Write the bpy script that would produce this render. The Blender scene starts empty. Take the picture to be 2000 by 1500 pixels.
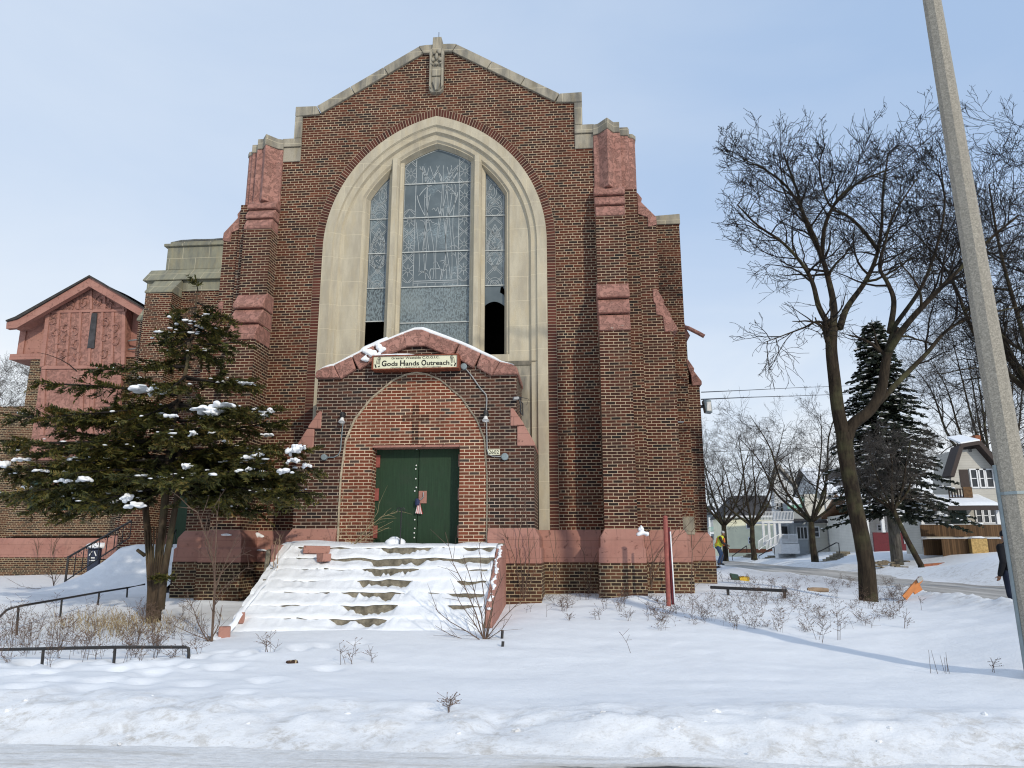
import bpy, bmesh, math, random
import numpy as np
from mathutils import Vector, Matrix
from mathutils.geometry import tessellate_polygon

# ------------------------------------------------------------------ camera, sky, sun, exposure
S = bpy.context.scene
COL = S.collection
FPX, PITCH, YAW = 1450.0, math.radians(12.596), math.radians(-4.953)
CAM = Vector((3.388, -16.776, 1.6))
cam_d = bpy.data.cameras.new('camera')
cam_d.sensor_width = 36.0
cam_d.lens = FPX / 2000.0 * 36.0
cam_d.clip_start = 0.1
cam_d.clip_end = 3000
cam = bpy.data.objects.new('camera', cam_d)
COL.objects.link(cam)
cam.location = CAM
cam.rotation_euler = (math.radians(90) + PITCH, 0, -YAW)
S.camera = cam
try:
    S.cycles.filter_width = 1.15
except Exception:
    pass
S.render.resolution_x, S.render.resolution_y = 1024, 768
S.view_settings.view_transform = 'Standard'
S.view_settings.look = 'None'
S.view_settings.exposure = 0.16
S.view_settings.gamma = 1.0

SUN_AZ, SUN_EL = math.radians(145), math.radians(24)      # azimuth from +Y towards +X
world = bpy.data.worlds.new('World')
S.world = world
world.use_nodes = True
wt = world.node_tree
for n in list(wt.nodes):
    wt.nodes.remove(n)
wo = wt.nodes.new('ShaderNodeOutputWorld')
bg = wt.nodes.new('ShaderNodeBackground')
sky = wt.nodes.new('ShaderNodeTexSky')
sky.sky_type = 'NISHITA'
sky.sun_disc = False
sky.sun_elevation = SUN_EL
sky.sun_rotation = SUN_AZ
sky.air_density = 1.0
sky.dust_density = 1.2
sky.ozone_density = 1.5
tc = wt.nodes.new('ShaderNodeTexCoord')
mp = wt.nodes.new('ShaderNodeMapping')
mp.inputs['Scale'].default_value = (1.0, 1.0, 2.6)
nz = wt.nodes.new('ShaderNodeTexNoise')
nz.inputs['Scale'].default_value = 2.1
nz.inputs['Detail'].default_value = 7
nz.inputs['Roughness'].default_value = 0.52
nz.inputs['Distortion'].default_value = 0.35
cr = wt.nodes.new('ShaderNodeMapRange')
cr.inputs['From Min'].default_value = 0.42
cr.inputs['From Max'].default_value = 0.66
sep = wt.nodes.new('ShaderNodeSeparateXYZ')
hr = wt.nodes.new('ShaderNodeMapRange')                   # more cloud low in the sky
hr.inputs['From Min'].default_value = 0.0
hr.inputs['From Max'].default_value = 0.34
hr.inputs['To Min'].default_value = 1.0
hr.inputs['To Max'].default_value = 0.14
ml = wt.nodes.new('ShaderNodeMath'); ml.operation = 'MULTIPLY'
ad = wt.nodes.new('ShaderNodeMath'); ad.operation = 'MULTIPLY_ADD'
ad.inputs[1].default_value = 0.85
ad.inputs[2].default_value = 0.0
ad.use_clamp = True
mx = wt.nodes.new('ShaderNodeMix'); mx.data_type = 'RGBA'
mx.inputs['B'].default_value = (7.9, 8.4, 8.9, 1)
thin = wt.nodes.new('ShaderNodeMix'); thin.data_type = 'RGBA'     # thin high haze over the whole sky
thin.inputs['Factor'].default_value = 0.74
thin.inputs['B'].default_value = (4.5, 6.1, 8.7, 1)
L = wt.links.new
L(tc.outputs['Generated'], mp.inputs['Vector'])
L(mp.outputs['Vector'], nz.inputs['Vector'])
L(nz.outputs['Fac'], cr.inputs['Value'])
L(tc.outputs['Generated'], sep.inputs[0])
L(sep.outputs['Z'], hr.inputs['Value'])
L(cr.outputs[0], ml.inputs[0])
L(hr.outputs[0], ml.inputs[1])
L(ml.outputs[0], ad.inputs[0])
wx = wt.nodes.new('ShaderNodeMapRange')                   # the veil is thicker towards the left
wx.inputs['From Min'].default_value = 0.35
wx.inputs['From Max'].default_value = -0.6
wx.inputs['To Min'].default_value = 0.0
wx.inputs['To Max'].default_value = 0.42
L(sep.outputs['X'], wx.inputs['Value'])
lo = wt.nodes.new('ShaderNodeMapRange')
lo.inputs['From Min'].default_value = 0.42
lo.inputs['From Max'].default_value = 0.03
lo.inputs['To Min'].default_value = 0.0
lo.inputs['To Max'].default_value = 0.75
L(sep.outputs['Z'], lo.inputs['Value'])
sm = wt.nodes.new('ShaderNodeMath'); sm.operation = 'ADD'
L(wx.outputs[0], sm.inputs[0]); L(lo.outputs[0], sm.inputs[1])
L(sm.outputs[0], ad.inputs[2])
L(ad.outputs[0], mx.inputs['Factor'])
L(sky.outputs[0], thin.inputs['A'])
L(thin.outputs['Result'], mx.inputs['A'])
L(mx.outputs['Result'], bg.inputs['Color'])
bg.inputs['Strength'].default_value = 0.1
L(bg.outputs[0], wo.inputs[0])

sun_d = bpy.data.lights.new('sun', 'SUN')
sun_d.energy = 2.2
sun_d.angle = math.radians(1.1)
sun_d.color = (1.0, 0.90, 0.74)
sun = bpy.data.objects.new('sun', sun_d)
COL.objects.link(sun)
sdir = Vector((math.sin(SUN_AZ) * math.cos(SUN_EL), math.cos(SUN_AZ) * math.cos(SUN_EL), math.sin(SUN_EL)))
sun.rotation_euler = sdir.to_track_quat('Z', 'Y').to_euler()
sun.location = (20, -30, 30)

# ------------------------------------------------------------------ measuring helper: a photo point at a known distance -> metres
_fw = Vector((math.sin(YAW) * math.cos(PITCH), math.cos(YAW) * math.cos(PITCH), math.sin(PITCH)))
_rt = Vector((math.cos(YAW), -math.sin(YAW), 0))
_up = _rt.cross(_fw)
def ray(px, py):
    return (px - 1000) / FPX * _rt + (750 - py) / FPX * _up + _fw
def at(px, py, Y):
    d = ray(px, py)
    return CAM + d * ((Y - CAM.y) / d.y)
def atz(px, py, Z):
    d = ray(px, py)
    return CAM + d * ((Z - CAM.z) / d.z)

# ------------------------------------------------------------------ node materials
MATS = {}
class NT:
    def __init__(s, name):
        s.m = bpy.data.materials.new(name)
        s.m.use_nodes = True
        s.t = s.m.node_tree
        s.b = s.t.nodes['Principled BSDF']
        MATS[name] = s.m
    def n(s, typ, **kw):
        nd = s.t.nodes.new('ShaderNode' + typ)
        for k, v in kw.items():
            if hasattr(nd, k) and not k[0].isupper():
                setattr(nd, k, v)
            else:
                nd.inputs[k.replace('_', ' ')].default_value = v
        return nd
    def l(s, a, b):
        s.t.links.new(a, b)
    def noise(s, vec, scale, detail=4, rough=0.55, dist=0.0):
        nd = s.n('TexNoise')
        nd.inputs['Scale'].default_value = scale
        nd.inputs['Detail'].default_value = detail
        nd.inputs['Roughness'].default_value = rough
        nd.inputs['Distortion'].default_value = dist
        if vec is not None:
            s.l(vec, nd.inputs['Vector'])
        return nd.outputs['Fac']
    def obj(s):
        return s.n('TexCoord').outputs['Object']
    def uv(s):
        return s.n('TexCoord').outputs['UV']
    def pos(s):
        return s.n('NewGeometry').outputs['Position']
    def ramp(s, fac, stops, interp='LINEAR'):
        nd = s.n('ValToRGB')
        e = nd.color_ramp.elements
        nd.color_ramp.interpolation = interp
        while len(e) < len(stops):
            e.new(0.5)
        for q, (p, c) in zip(e, stops):
            q.position = p
            q.color = (*c, 1) if len(c) == 3 else c
        s.l(fac, nd.inputs['Fac'])
        return nd.outputs['Color']
    def rng(s, v, a, b, c=0.0, d=1.0):
        nd = s.n('MapRange')
        for k, x in zip(('From Min', 'From Max', 'To Min', 'To Max'), (a, b, c, d)):
            nd.inputs[k].default_value = x
        s.l(v, nd.inputs['Value'])
        return nd.outputs[0]
    def mix(s, fac, a, b, mode='MIX'):
        nd = s.n('Mix', data_type='RGBA', blend_type=mode)
        for k, x in (('Factor', fac), ('A', a), ('B', b)):
            if hasattr(x, 'is_linked') or hasattr(x, 'links'):
                s.l(x, nd.inputs[k])
            elif k == 'Factor':
                nd.inputs[k].default_value = x
            else:
                nd.inputs[k].default_value = (*x, 1)
        return nd.outputs['Result']
    def math(s, op, a, b=0.0):
        nd = s.n('Math', operation=op)
        for i, x in enumerate((a, b)):
            if hasattr(x, 'links'):
                s.l(x, nd.inputs[i])
            else:
                nd.inputs[i].default_value = x
        return nd.outputs[0]
    def bump(s, h, strength=0.4, dist=0.01):
        nd = s.n('Bump')
        nd.inputs['Strength'].default_value = strength
        nd.inputs['Distance'].default_value = dist
        s.l(h, nd.inputs['Height'])
        s.l(nd.outputs[0], s.b.inputs['Normal'])
    def out(s, col, rough=0.8, spec=0.3, metal=0.0):
        if hasattr(col, 'links'):
            s.l(col, s.b.inputs['Base Color'])
        else:
            s.b.inputs['Base Color'].default_value = (*col, 1)
        if hasattr(rough, 'links'):
            s.l(rough, s.b.inputs['Roughness'])
        else:
            s.b.inputs['Roughness'].default_value = rough
        s.b.inputs['Specular IOR Level'].default_value = spec
        s.b.inputs['Metallic'].default_value = metal
        return s.m

def brick_mat(name, stops, mortar, joint=0.0063, bw=0.213, rh=0.0677, squash=0.5, off=(0.0, 0.0), soot=0.35, offset=0.5, patch=0.0):
    t = NT(name)
    uv = t.uv()
    mpn = t.n('Mapping')
    mpn.inputs['Location'].default_value = (off[0], off[1], 0)
    t.l(uv, mpn.inputs['Vector'])
    # a little hand-laid wobble
    wob = t.n('TexNoise'); wob.inputs['Scale'].default_value = 3.0; wob.inputs['Detail'].default_value = 2
    t.l(mpn.outputs[0], wob.inputs['Vector'])
    vs = t.n('VectorMath', operation='SCALE'); vs.inputs['Scale'].default_value = 0.012
    sub = t.n('VectorMath', operation='SUBTRACT'); sub.inputs[1].default_value = (0.5, 0.5, 0.5)
    t.l(wob.outputs['Color'], sub.inputs[0]); t.l(sub.outputs[0], vs.inputs[0])
    add = t.n('VectorMath', operation='ADD')
    t.l(mpn.outputs[0], add.inputs[0]); t.l(vs.outputs[0], add.inputs[1])
    b = t.n('TexBrick')
    b.offset = offset; b.offset_frequency = 2; b.squash = squash; b.squash_frequency = 6
    t.l(add.outputs[0], b.inputs['Vector'])
    for k, v in (('Scale', 1.0), ('Mortar Size', joint), ('Mortar Smooth', 0.12), ('Bias', 0.0), ('Brick Width', bw), ('Row Height', rh)):
        b.inputs[k].default_value = v
    b.inputs['Color1'].default_value = (0, 0, 0, 1)
    b.inputs['Color2'].default_value = (1, 1, 1, 1)
    b.inputs['Mortar'].default_value = (0.5, 0.5, 0.5, 1)
    col = t.ramp(b.outputs['Color'], stops)
    fine = t.noise(uv, 60, 3)
    col = t.mix(t.rng(fine, 0.3, 0.75, 0, 0.45), col, t.mix(1.0, col, (0.55, 0.5, 0.5), 'MULTIPLY'))
    big = t.noise(uv, 0.45, 4, 0.6)
    col = t.mix(t.rng(big, 0.42, 0.72, 0, soot), col, t.mix(1.0, col, (0.42, 0.40, 0.40), 'MULTIPLY'))
    stk = t.n('Mapping'); stk.inputs['Scale'].default_value = (1.5, 0.16, 1); t.l(uv, stk.inputs['Vector'])
    streak = t.rng(t.noise(stk.outputs[0], 1.2, 6, 0.65), 0.50, 0.70, 0, 0.5)
    mn = t.noise(uv, 1.3, 5)
    mcol = t.mix(t.rng(mn, 0.35, 0.7), mortar, tuple(c * 0.62 for c in mortar))
    col = t.mix(b.outputs['Fac'], col, mcol)
    col = t.mix(streak, col, t.mix(1.0, col, (0.50, 0.46, 0.44), 'MULTIPLY'))
    if patch:
        # pale lime bloom in streaks
        st = t.n('Mapping'); st.inputs['Scale'].default_value = (3.2, 0.8, 1); t.l(uv, st.inputs['Vector'])
        ef = t.rng(t.noise(st.outputs[0], 1.1, 6, 0.7), 0.66, 0.78, 0, patch)
        col = t.mix(ef, col, (0.42, 0.38, 0.34))
    inv = t.math('SUBTRACT', 1.0, b.outputs['Fac'])
    hgt = t.math('ADD', inv, t.math('MULTIPLY', fine, 0.35))
    t.bump(hgt, 0.55, 0.008)
    t.out(col, 0.85, 0.25)
    return t.m

BR = [(0.0, (0.022, 0.015, 0.014)), (0.10, (0.032, 0.017, 0.013)), (0.2, (0.050, 0.018, 0.011)), (0.5, (0.075, 0.022, 0.012)), (0.8, (0.096, 0.027, 0.014)), (1.0, (0.13, 0.039, 0.019))]
brick_mat('brick', BR, (0.52, 0.41, 0.28), patch=0.5)
brick_mat('brick_plain', [(0.0, (0.015, 0.011, 0.010)), (0.2, (0.042, 0.016, 0.011)), (0.6, (0.071, 0.022, 0.013)), (1.0, (0.102, 0.032, 0.018))], (0.53, 0.42, 0.29), squash=1.0, patch=0.5)
brick_mat('brick_sooty', [(0.0, (0.020, 0.015, 0.015)), (0.3, (0.042, 0.020, 0.015)), (0.7, (0.068, 0.025, 0.016)), (1.0, (0.095, 0.034, 0.021))], (0.48, 0.40, 0.31), squash=1.0, joint=0.0060, soot=0.55)
brick_mat('brick_infill', [(0.0, (0.055, 0.040, 0.034)), (0.07, (0.08, 0.042, 0.032)), (0.16, (0.13, 0.040, 0.022)), (0.6, (0.17, 0.047, 0.025)), (1.0, (0.215, 0.062, 0.034))], (0.68, 0.54, 0.385), joint=0.0078, squash=1.0, soot=0.25)
brick_mat('brick_ring', [(0.0, (0.045, 0.020, 0.016)), (0.4, (0.085, 0.027, 0.019)), (1.0, (0.12, 0.038, 0.025))], (0.50, 0.40, 0.28), bw=0.222, offset=0.0, squash=1.0, joint=0.0055, rh=0.0735)
brick_mat('brick_old', [(0.0, (0.024, 0.018, 0.015)), (0.25, (0.048, 0.026, 0.017)), (0.6, (0.090, 0.040, 0.022)), (1.0, (0.13, 0.056, 0.03))], (0.46, 0.375, 0.24), joint=0.0075, patch=0.3)

def pink_mat(name, chip, base=(0.395, 0.205, 0.163)):
    t = NT(name)
    o = t.uv()
    a = t.noise(o, 1.4, 5)
    c = t.mix(t.rng(a, 0.35, 0.7), base, tuple(x * y for x, y in zip(base, (0.8, 0.72, 0.72))))
    f = t.noise(o, 45, 3)
    c = t.mix(t.rng(f, 0.35, 0.75, 0, 0.35), c, (0.30, 0.158, 0.128))
    b = t.noise(o, 7.5, 8, 0.72, 0.6)
    m = t.rng(b, 0.60 - chip * 0.1, 0.635 - chip * 0.1)
    c = t.mix(t.math('MULTIPLY', m, 0.6), c, (0.19, 0.10, 0.08))
    if chip > 0.5:
        w = t.rng(t.noise(o, 6, 6, 0.7), 0.655, 0.685)
        c = t.mix(w, c, (0.48, 0.42, 0.36))
    jt = t.n('TexBrick'); jt.offset = 0.5
    t.l(o, jt.inputs['Vector'])
    for k, v in (('Scale', 1.0), ('Mortar Size', 0.006), ('Mortar Smooth', 0.2), ('Brick Width', 1.05), ('Row Height', 0.36)):
        jt.inputs[k].default_value = v
    jt.inputs['Color1'].default_value = (0, 0, 0, 1); jt.inputs['Color2'].default_value = (1, 1, 1, 1)
    c = t.mix(t.rng(jt.outputs['Color'], 0, 1, 0, 0.22), c, tuple(x * 0.7 for x in base))
    c = t.mix(t.math('MULTIPLY', jt.outputs['Fac'], 0.45), c, (0.10, 0.05, 0.04))
    ro = t.n('Mapping'); ro.inputs['Scale'].default_value = (5.0, 0.5, 1); t.l(o, ro.inputs['Vector'])
    run = t.rng(t.noise(ro.outputs[0], 1.4, 6, 0.7), 0.54, 0.72, 0, 0.35)
    c = t.mix(run, c, (0.14, 0.085, 0.07))
    t.bump(t.math('ADD', t.math('MULTIPLY', m, -1.0), t.math('MULTIPLY', f, 0.3)), 0.7, 0.02)
    return t.out(c, 0.75, 0.3)
pink_mat('pink_paint', 0.0)
pink_mat('pink_peeling', 1.0, (0.395, 0.208, 0.168))

def stone_mat(name, base, stain, amt, yel=(0.47, 0.36, 0.17)):
    t = NT(name)
    o = t.uv()
    st = t.n('Mapping'); st.inputs['Scale'].default_value = (2.2, 0.55, 1); t.l(o, st.inputs['Vector'])
    a = t.noise(st.outputs[0], 1.5, 7, 0.62)
    c = t.mix(t.rng(a, 0.40, 0.62, 0, amt), base, stain)
    y = t.noise(st.outputs[0], 2.7, 5, 0.6)
    c = t.mix(t.rng(y, 0.48, 0.66, 0, 0.35), c, yel)
    f = t.noise(o, 34, 4, 0.7)
    c = t.mix(t.rng(f, 0.4, 0.7, 0, 0.3), c, tuple(x * 0.72 for x in base))
    # block joints
    b = t.n('TexBrick'); b.offset = 0.5
    t.l(o, b.inputs['Vector'])
    for k, v in (('Scale', 1.0), ('Mortar Size', 0.006), ('Mortar Smooth', 0.3), ('Brick Width', 0.92), ('Row Height', 0.62)):
        b.inputs[k].default_value = v
    c = t.mix(t.math('MULTIPLY', b.outputs['Fac'], 0.75), c, (0.58, 0.52, 0.38))
    t.bump(t.math('SUBTRACT', f, t.math('MULTIPLY', b.outputs['Fac'], 0.5)), 0.35, 0.01)
    return t.out(c, 0.85, 0.25)
stone_mat('limestone', (0.47, 0.425, 0.325), (0.27, 0.24, 0.19), 0.6, (0.46, 0.38, 0.24))
stone_mat('limestone_grey', (0.345, 0.315, 0.25), (0.10, 0.10, 0.095), 0.85, (0.30, 0.25, 0.15))
stone_mat('parapet_stone', (0.255, 0.25, 0.185), (0.12, 0.125, 0.115), 0.75, (0.29, 0.245, 0.14))

def plain(name, col, rough=0.6, spec=0.4, metal=0.0, var=0.25, scale=8.0, bump=0.15):
    t = NT(name)
    o = t.obj()
    a = t.noise(o, scale, 5)
    f = t.noise(o, scale * 7, 3)
    c = t.mix(t.rng(a, 0.3, 0.7, 0, 1), tuple(x * (1 + var) for x in col), tuple(x * (1 - var) for x in col))
    c = t.mix(t.rng(f, 0.4, 0.7, 0, 0.35), c, tuple(x * (1 - var) for x in col))
    if bump:
        t.bump(f, bump, 0.01)
    return t.out(c, rough, spec, metal)
plain('concrete', (0.185, 0.165, 0.125), 0.9, 0.2, var=0.6, scale=9, bump=0.9)
plain('old_mortar', (0.36, 0.31, 0.23), 0.9, 0.2, var=0.4, scale=9, bump=0.4)
plain('lead_light', (0.34, 0.37, 0.38), 0.6, 0.3, var=0.2)
plain('saddle_bar', (0.42, 0.44, 0.43), 0.6, 0.3, var=0.2)
plain('iron_black', (0.012, 0.012, 0.014), 0.45, 0.5, var=0.3)
plain('pipe_black', (0.018, 0.017, 0.017), 0.5, 0.5, var=0.4)
plain('steel_grey', (0.32, 0.33, 0.33), 0.4, 0.5, 0.3, var=0.2)
plain('conduit_grey', (0.22, 0.27, 0.29), 0.45, 0.5, 0.2, var=0.15)
plain('lamp_glass', (0.72, 0.72, 0.70), 0.25, 0.5, var=0.1)
plain('bolt_white', (0.75, 0.76, 0.74), 0.4, 0.5, var=0.1)
plain('black_plastic', (0.013, 0.013, 0.014), 0.4, 0.5, var=0.2)
plain('sign_cream', (0.66, 0.66, 0.49), 0.5, 0.4, var=0.06, scale=3)
plain('sign_rust', (0.20, 0.055, 0.028), 0.7, 0.3, var=0.4, scale=12)
plain('ink', (0.012, 0.012, 0.012), 0.6, 0.3, var=0.1, bump=0)
plain('tar_roof', (0.05, 0.047, 0.045), 0.9, 0.2, var=0.3)
plain('interior_dark', (0.02, 0.018, 0.016), 0.95, 0.1, var=0.3)
plain('red_post_paint', (0.27, 0.075, 0.06), 0.55, 0.4, var=0.3, scale=14)
plain('bin_blue', (0.018, 0.024, 0.05), 0.45, 0.5, var=0.2)
plain('orange_paint', (0.52, 0.19, 0.055), 0.55, 0.4, var=0.2, scale=6)
plain('wood_weathered', (0.17, 0.14, 0.10), 0.8, 0.2, var=0.35, scale=10)
plain('wood_brown', (0.115, 0.066, 0.032), 0.75, 0.25, var=0.4, scale=6)
plain('trim_dark', (0.035, 0.024, 0.022), 0.6, 0.3, var=0.2)
plain('trim_white', (0.66, 0.68, 0.70), 0.5, 0.4, var=0.06)
plain('trim_grey', (0.33, 0.35, 0.37), 0.6, 0.3, var=0.1)
plain('window_dark', (0.022, 0.026, 0.031), 0.12, 0.6, var=0.2, bump=0)
plain('door_green_dark', (0.014, 0.045, 0.032), 0.4, 0.4, var=0.15)
plain('maroon', (0.11, 0.012, 0.02), 0.6, 0.3, var=0.2)
plain('awning_green', (0.22, 0.44, 0.36), 0.6, 0.3, var=0.15)
plain('red_brick_edge', (0.26, 0.10, 0.055), 0.85, 0.2, var=0.3)
plain('yellow_brick', (0.42, 0.29, 0.12), 0.85, 0.2, var=0.35, scale=9)
plain('shingle_dark', (0.06, 0.06, 0.065), 0.9, 0.2, var=0.35, scale=6, bump=0.5)
plain('shingle_brown', (0.22, 0.13, 0.08), 0.9, 0.2, var=0.3, scale=6, bump=0.5)
plain('skin', (0.20, 0.11, 0.075), 0.55, 0.4, var=0.1)
plain('cloth_black', (0.012, 0.013, 0.017), 0.9, 0.2, var=0.3)
plain('cloth_navy', (0.018, 0.024, 0.045), 0.9, 0.2, var=0.3)
plain('cloth_denim', (0.06, 0.10, 0.19), 0.9, 0.2, var=0.25)
plain('cloth_brown', (0.06, 0.045, 0.042), 0.9, 0.2, var=0.3)
plain('vest_yellow', (0.62, 0.66, 0.05), 0.7, 0.3, var=0.1)
plain('vest_orange', (0.72, 0.20, 0.05), 0.7, 0.3, var=0.1)
plain('hat_grey', (0.42, 0.43, 0.44), 0.6, 0.3, var=0.15)
plain('card_tan', (0.30, 0.22, 0.15), 0.85, 0.2, var=0.3)
plain('dry_stem', (0.16, 0.115, 0.075), 0.9, 0.15, var=0.35, bump=0)
plain('dry_grass', (0.30, 0.24, 0.14), 0.9, 0.15, var=0.3, bump=0)
plain('sapling_bark', (0.12, 0.082, 0.062), 0.85, 0.2, var=0.35, bump=0)
plain('flag_blue', (0.03, 0.04, 0.09), 0.8, 0.2, var=0.1)
plain('marking_yellow', (0.62, 0.42, 0.05), 0.6, 0.3, var=0.15)
plain('marking_green', (0.03, 0.07, 0.04), 0.6, 0.3, var=0.15)

def siding(name, col, pitch=0.13):
    t = NT(name)
    o = t.uv()
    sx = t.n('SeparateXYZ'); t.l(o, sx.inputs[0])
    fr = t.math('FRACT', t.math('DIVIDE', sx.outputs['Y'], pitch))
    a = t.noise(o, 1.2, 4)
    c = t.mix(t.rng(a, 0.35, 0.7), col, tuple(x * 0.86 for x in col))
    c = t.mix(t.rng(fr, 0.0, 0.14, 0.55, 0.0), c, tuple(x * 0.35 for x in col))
    return t.out(c, 0.6, 0.3)
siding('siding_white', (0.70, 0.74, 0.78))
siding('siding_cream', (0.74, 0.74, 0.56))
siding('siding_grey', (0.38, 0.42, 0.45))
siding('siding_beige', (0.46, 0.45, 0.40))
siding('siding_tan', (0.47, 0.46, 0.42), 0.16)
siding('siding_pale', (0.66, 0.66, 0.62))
siding('shingle_grey', (0.30, 0.28, 0.25), 0.2)

def planks(name, col, pitch=0.12, dark=0.2):
    t = NT(name)
    o = t.uv()
    sx = t.n('SeparateXYZ'); t.l(o, sx.inputs[0])
    q = t.math('DIVIDE', sx.outputs['X'], pitch)
    fr = t.math('FRACT', q)
    wn = t.n('TexWhiteNoise', noise_dimensions='1D'); t.l(t.math('FLOOR', q), wn.inputs['W'])
    c = t.mix(wn.outputs['Value'], tuple(x * 0.6 for x in col), tuple(x * 1.35 for x in col))
    c = t.mix(t.rng(fr, 0.05, 0.15, 1.0, 0.0), c, tuple(x * dark for x in col))
    return t.out(c, 0.8, 0.2)
planks('plank_brown', (0.095, 0.056, 0.029))

t = NT('plywood_green')
o = t.uv()
gm = t.n('Mapping'); gm.inputs['Scale'].default_value = (14, 0.9, 1); t.l(o, gm.inputs['Vector'])
g = t.noise(gm.outputs[0], 2.5, 6, 0.65, 0.4)
c = t.mix(t.rng(g, 0.35, 0.7), (0.012, 0.032, 0.015), (0.019, 0.050, 0.023))
c = t.mix(t.rng(t.noise(o, 2.2, 6, 0.7), 0.5, 0.75, 0, 0.55), c, (0.026, 0.038, 0.025))
sc = t.rng(t.noise(gm.outputs[0], 1.3, 8, 0.75), 0.68, 0.74)
c = t.mix(t.math('MULTIPLY', sc, 0.4), c, (0.06, 0.07, 0.042))
t.bump(g, 0.3, 0.004)
t.out(c, 0.62, 0.3)

t = NT('frosted_glass')
o = t.uv()
a = t.noise(o, 26, 6, 0.75)
b = t.noise(o, 1.0, 4, 0.6)
ice = t.math('MULTIPLY', t.rng(a, 0.44, 0.62), t.rng(b, 0.50, 0.66))
c = t.mix(t.rng(t.noise(o, 1.7, 3), 0.3, 0.7), (0.075, 0.098, 0.112), (0.115, 0.142, 0.156))
c = t.mix(t.math('MULTIPLY', ice, 0.75), c, (0.34, 0.43, 0.47))
t.out(c, t.rng(ice, 0, 1, 0.42, 0.75), 0.4)
t = NT('rough_plastic_glazing')
o = t.uv()
a = t.noise(o, 22, 5, 0.7)
gm = t.n('Mapping'); gm.inputs['Scale'].default_value = (1.6, 0.7, 1); t.l(o, gm.inputs['Vector'])
a = t.noise(gm.outputs[0], 19, 5, 0.65, 0.5)
b = t.noise(o, 0.9, 4, 0.6)
c = t.mix(t.rng(a, 0.46, 0.56), (0.17, 0.215, 0.235), (0.055, 0.068, 0.075))
c = t.mix(t.rng(b, 0.4, 0.65, 0, 0.45), c, (0.23, 0.27, 0.27))
t.bump(a, 0.4, 0.01)
t.out(c, 0.5, 0.4)

def snow_mat(name, dirt=0.0, col=(0.83, 0.86, 0.90), fine=1.0):
    t = NT(name)
    o = t.pos()
    f1 = t.noise(o, 3.5, 6, 0.6)
    f2 = t.noise(o, 38, 4, 0.65)
    c = t.mix(t.rng(f1, 0.35, 0.7), col, tuple(x * 0.95 for x in col))
    if dirt:
        sp = t.n('SeparateXYZ'); t.l(o, sp.inputs[0])
        road = t.math('MULTIPLY', t.rng(sp.outputs['Y'], -10.5, -8.9, 1.0, 0.0), t.rng(sp.outputs['Y'], -12.0, -10.3, 1.0, 1.0))
        side = t.math('MULTIPLY', t.rng(sp.outputs['X'], 9.9, 10.8), t.rng(sp.outputs['X'], 19.6, 20.6, 1.0, 0.0))
        zone = t.math('MAXIMUM', road, t.math('MULTIPLY', side, 0.7))
        dn = t.noise(o, 5.5, 9, 0.75, 0.4)
        ds = t.noise(o, 1.1, 4, 0.6)
        d = t.math('MULTIPLY', t.math('MULTIPLY', t.rng(dn, 0.47, 0.62), t.rng(ds, 0.38, 0.58)), zone)
        gr = t.math('MULTIPLY', t.rng(t.noise(o, 26, 6, 0.75), 0.56, 0.68), t.math('MULTIPLY', zone, 0.4))
        c = t.mix(gr, c, (0.30, 0.27, 0.23))
        c = t.mix(t.math('MULTIPLY', d, dirt), c, (0.33, 0.29, 0.235))
        c = t.mix(t.math('MULTIPLY', zone, 0.22), c, (0.60, 0.58, 0.54))
    t.bump(t.math('ADD', t.math('MULTIPLY', f1, 1.2), t.math('MULTIPLY', f2, 0.35 * fine)), 0.5, 0.03)
    t.b.inputs['Sheen Weight'].default_value = 0.0
    return t.out(c, 0.7, 0.25)
snow_mat('snow', 0.0)
snow_mat('snow_ground', 0.85)

t = NT('packed_snow_street')
o = t.pos()
stm = t.n('Mapping'); stm.inputs['Scale'].default_value = (0.28, 2.6, 1); t.l(o, stm.inputs['Vector'])
a = t.noise(stm.outputs[0], 1.25, 8, 0.68, 0.3)
f = t.noise(o, 16, 5, 0.7)
sp = t.n('SeparateXYZ'); t.l(o, sp.inputs[0])
sc_ = t.n('Mapping'); sc_.inputs['Scale'].default_value = (0.55, 6.0, 0.0); t.l(o, sc_.inputs['Vector'])
dv = t.n('VectorMath', operation='DISTANCE'); dv.inputs[1].default_value = (4.2 * 0.55, -10.72 * 6.0, 0); t.l(sc_.outputs[0], dv.inputs[0])
mid = t.rng(dv.outputs['Value'], 1.3, 0.3)
c = t.mix(t.rng(f, 0.35, 0.7), (0.80, 0.81, 0.82), (0.66, 0.66, 0.655))
c = t.mix(t.rng(t.noise(stm.outputs[0], 3.2, 8, 0.75, 0.6), 0.50, 0.66, 0, 0.55), c, (0.46, 0.42, 0.36))
bare = t.math('ADD', a, t.math('MULTIPLY', mid, 0.22))
c = t.mix(t.rng(bare, 0.57, 0.68, 0, 0.6), c, (0.42, 0.385, 0.33))
c = t.mix(t.rng(bare, 0.70, 0.74), c, (0.045, 0.043, 0.042))
t.bump(t.math('ADD', f, a), 0.6, 0.03)
t.out(c, 0.75, 0.3)
t = NT('packed_snow_side')
o = t.pos()
stm = t.n('Mapping'); stm.inputs['Scale'].default_value = (1.6, 0.10, 1); t.l(o, stm.inputs['Vector'])
a = t.noise(stm.outputs[0], 1.0, 7, 0.65, 0.2)
f = t.noise(o, 6, 5, 0.7)
c = t.mix(t.rng(a, 0.38, 0.62), (0.52, 0.50, 0.47), (0.24, 0.225, 0.205))
c = t.mix(t.rng(f, 0.45, 0.75, 0, 0.4), c, (0.62, 0.61, 0.60))
t.bump(f, 0.5, 0.03)
t.out(c, 0.8, 0.3)

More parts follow.
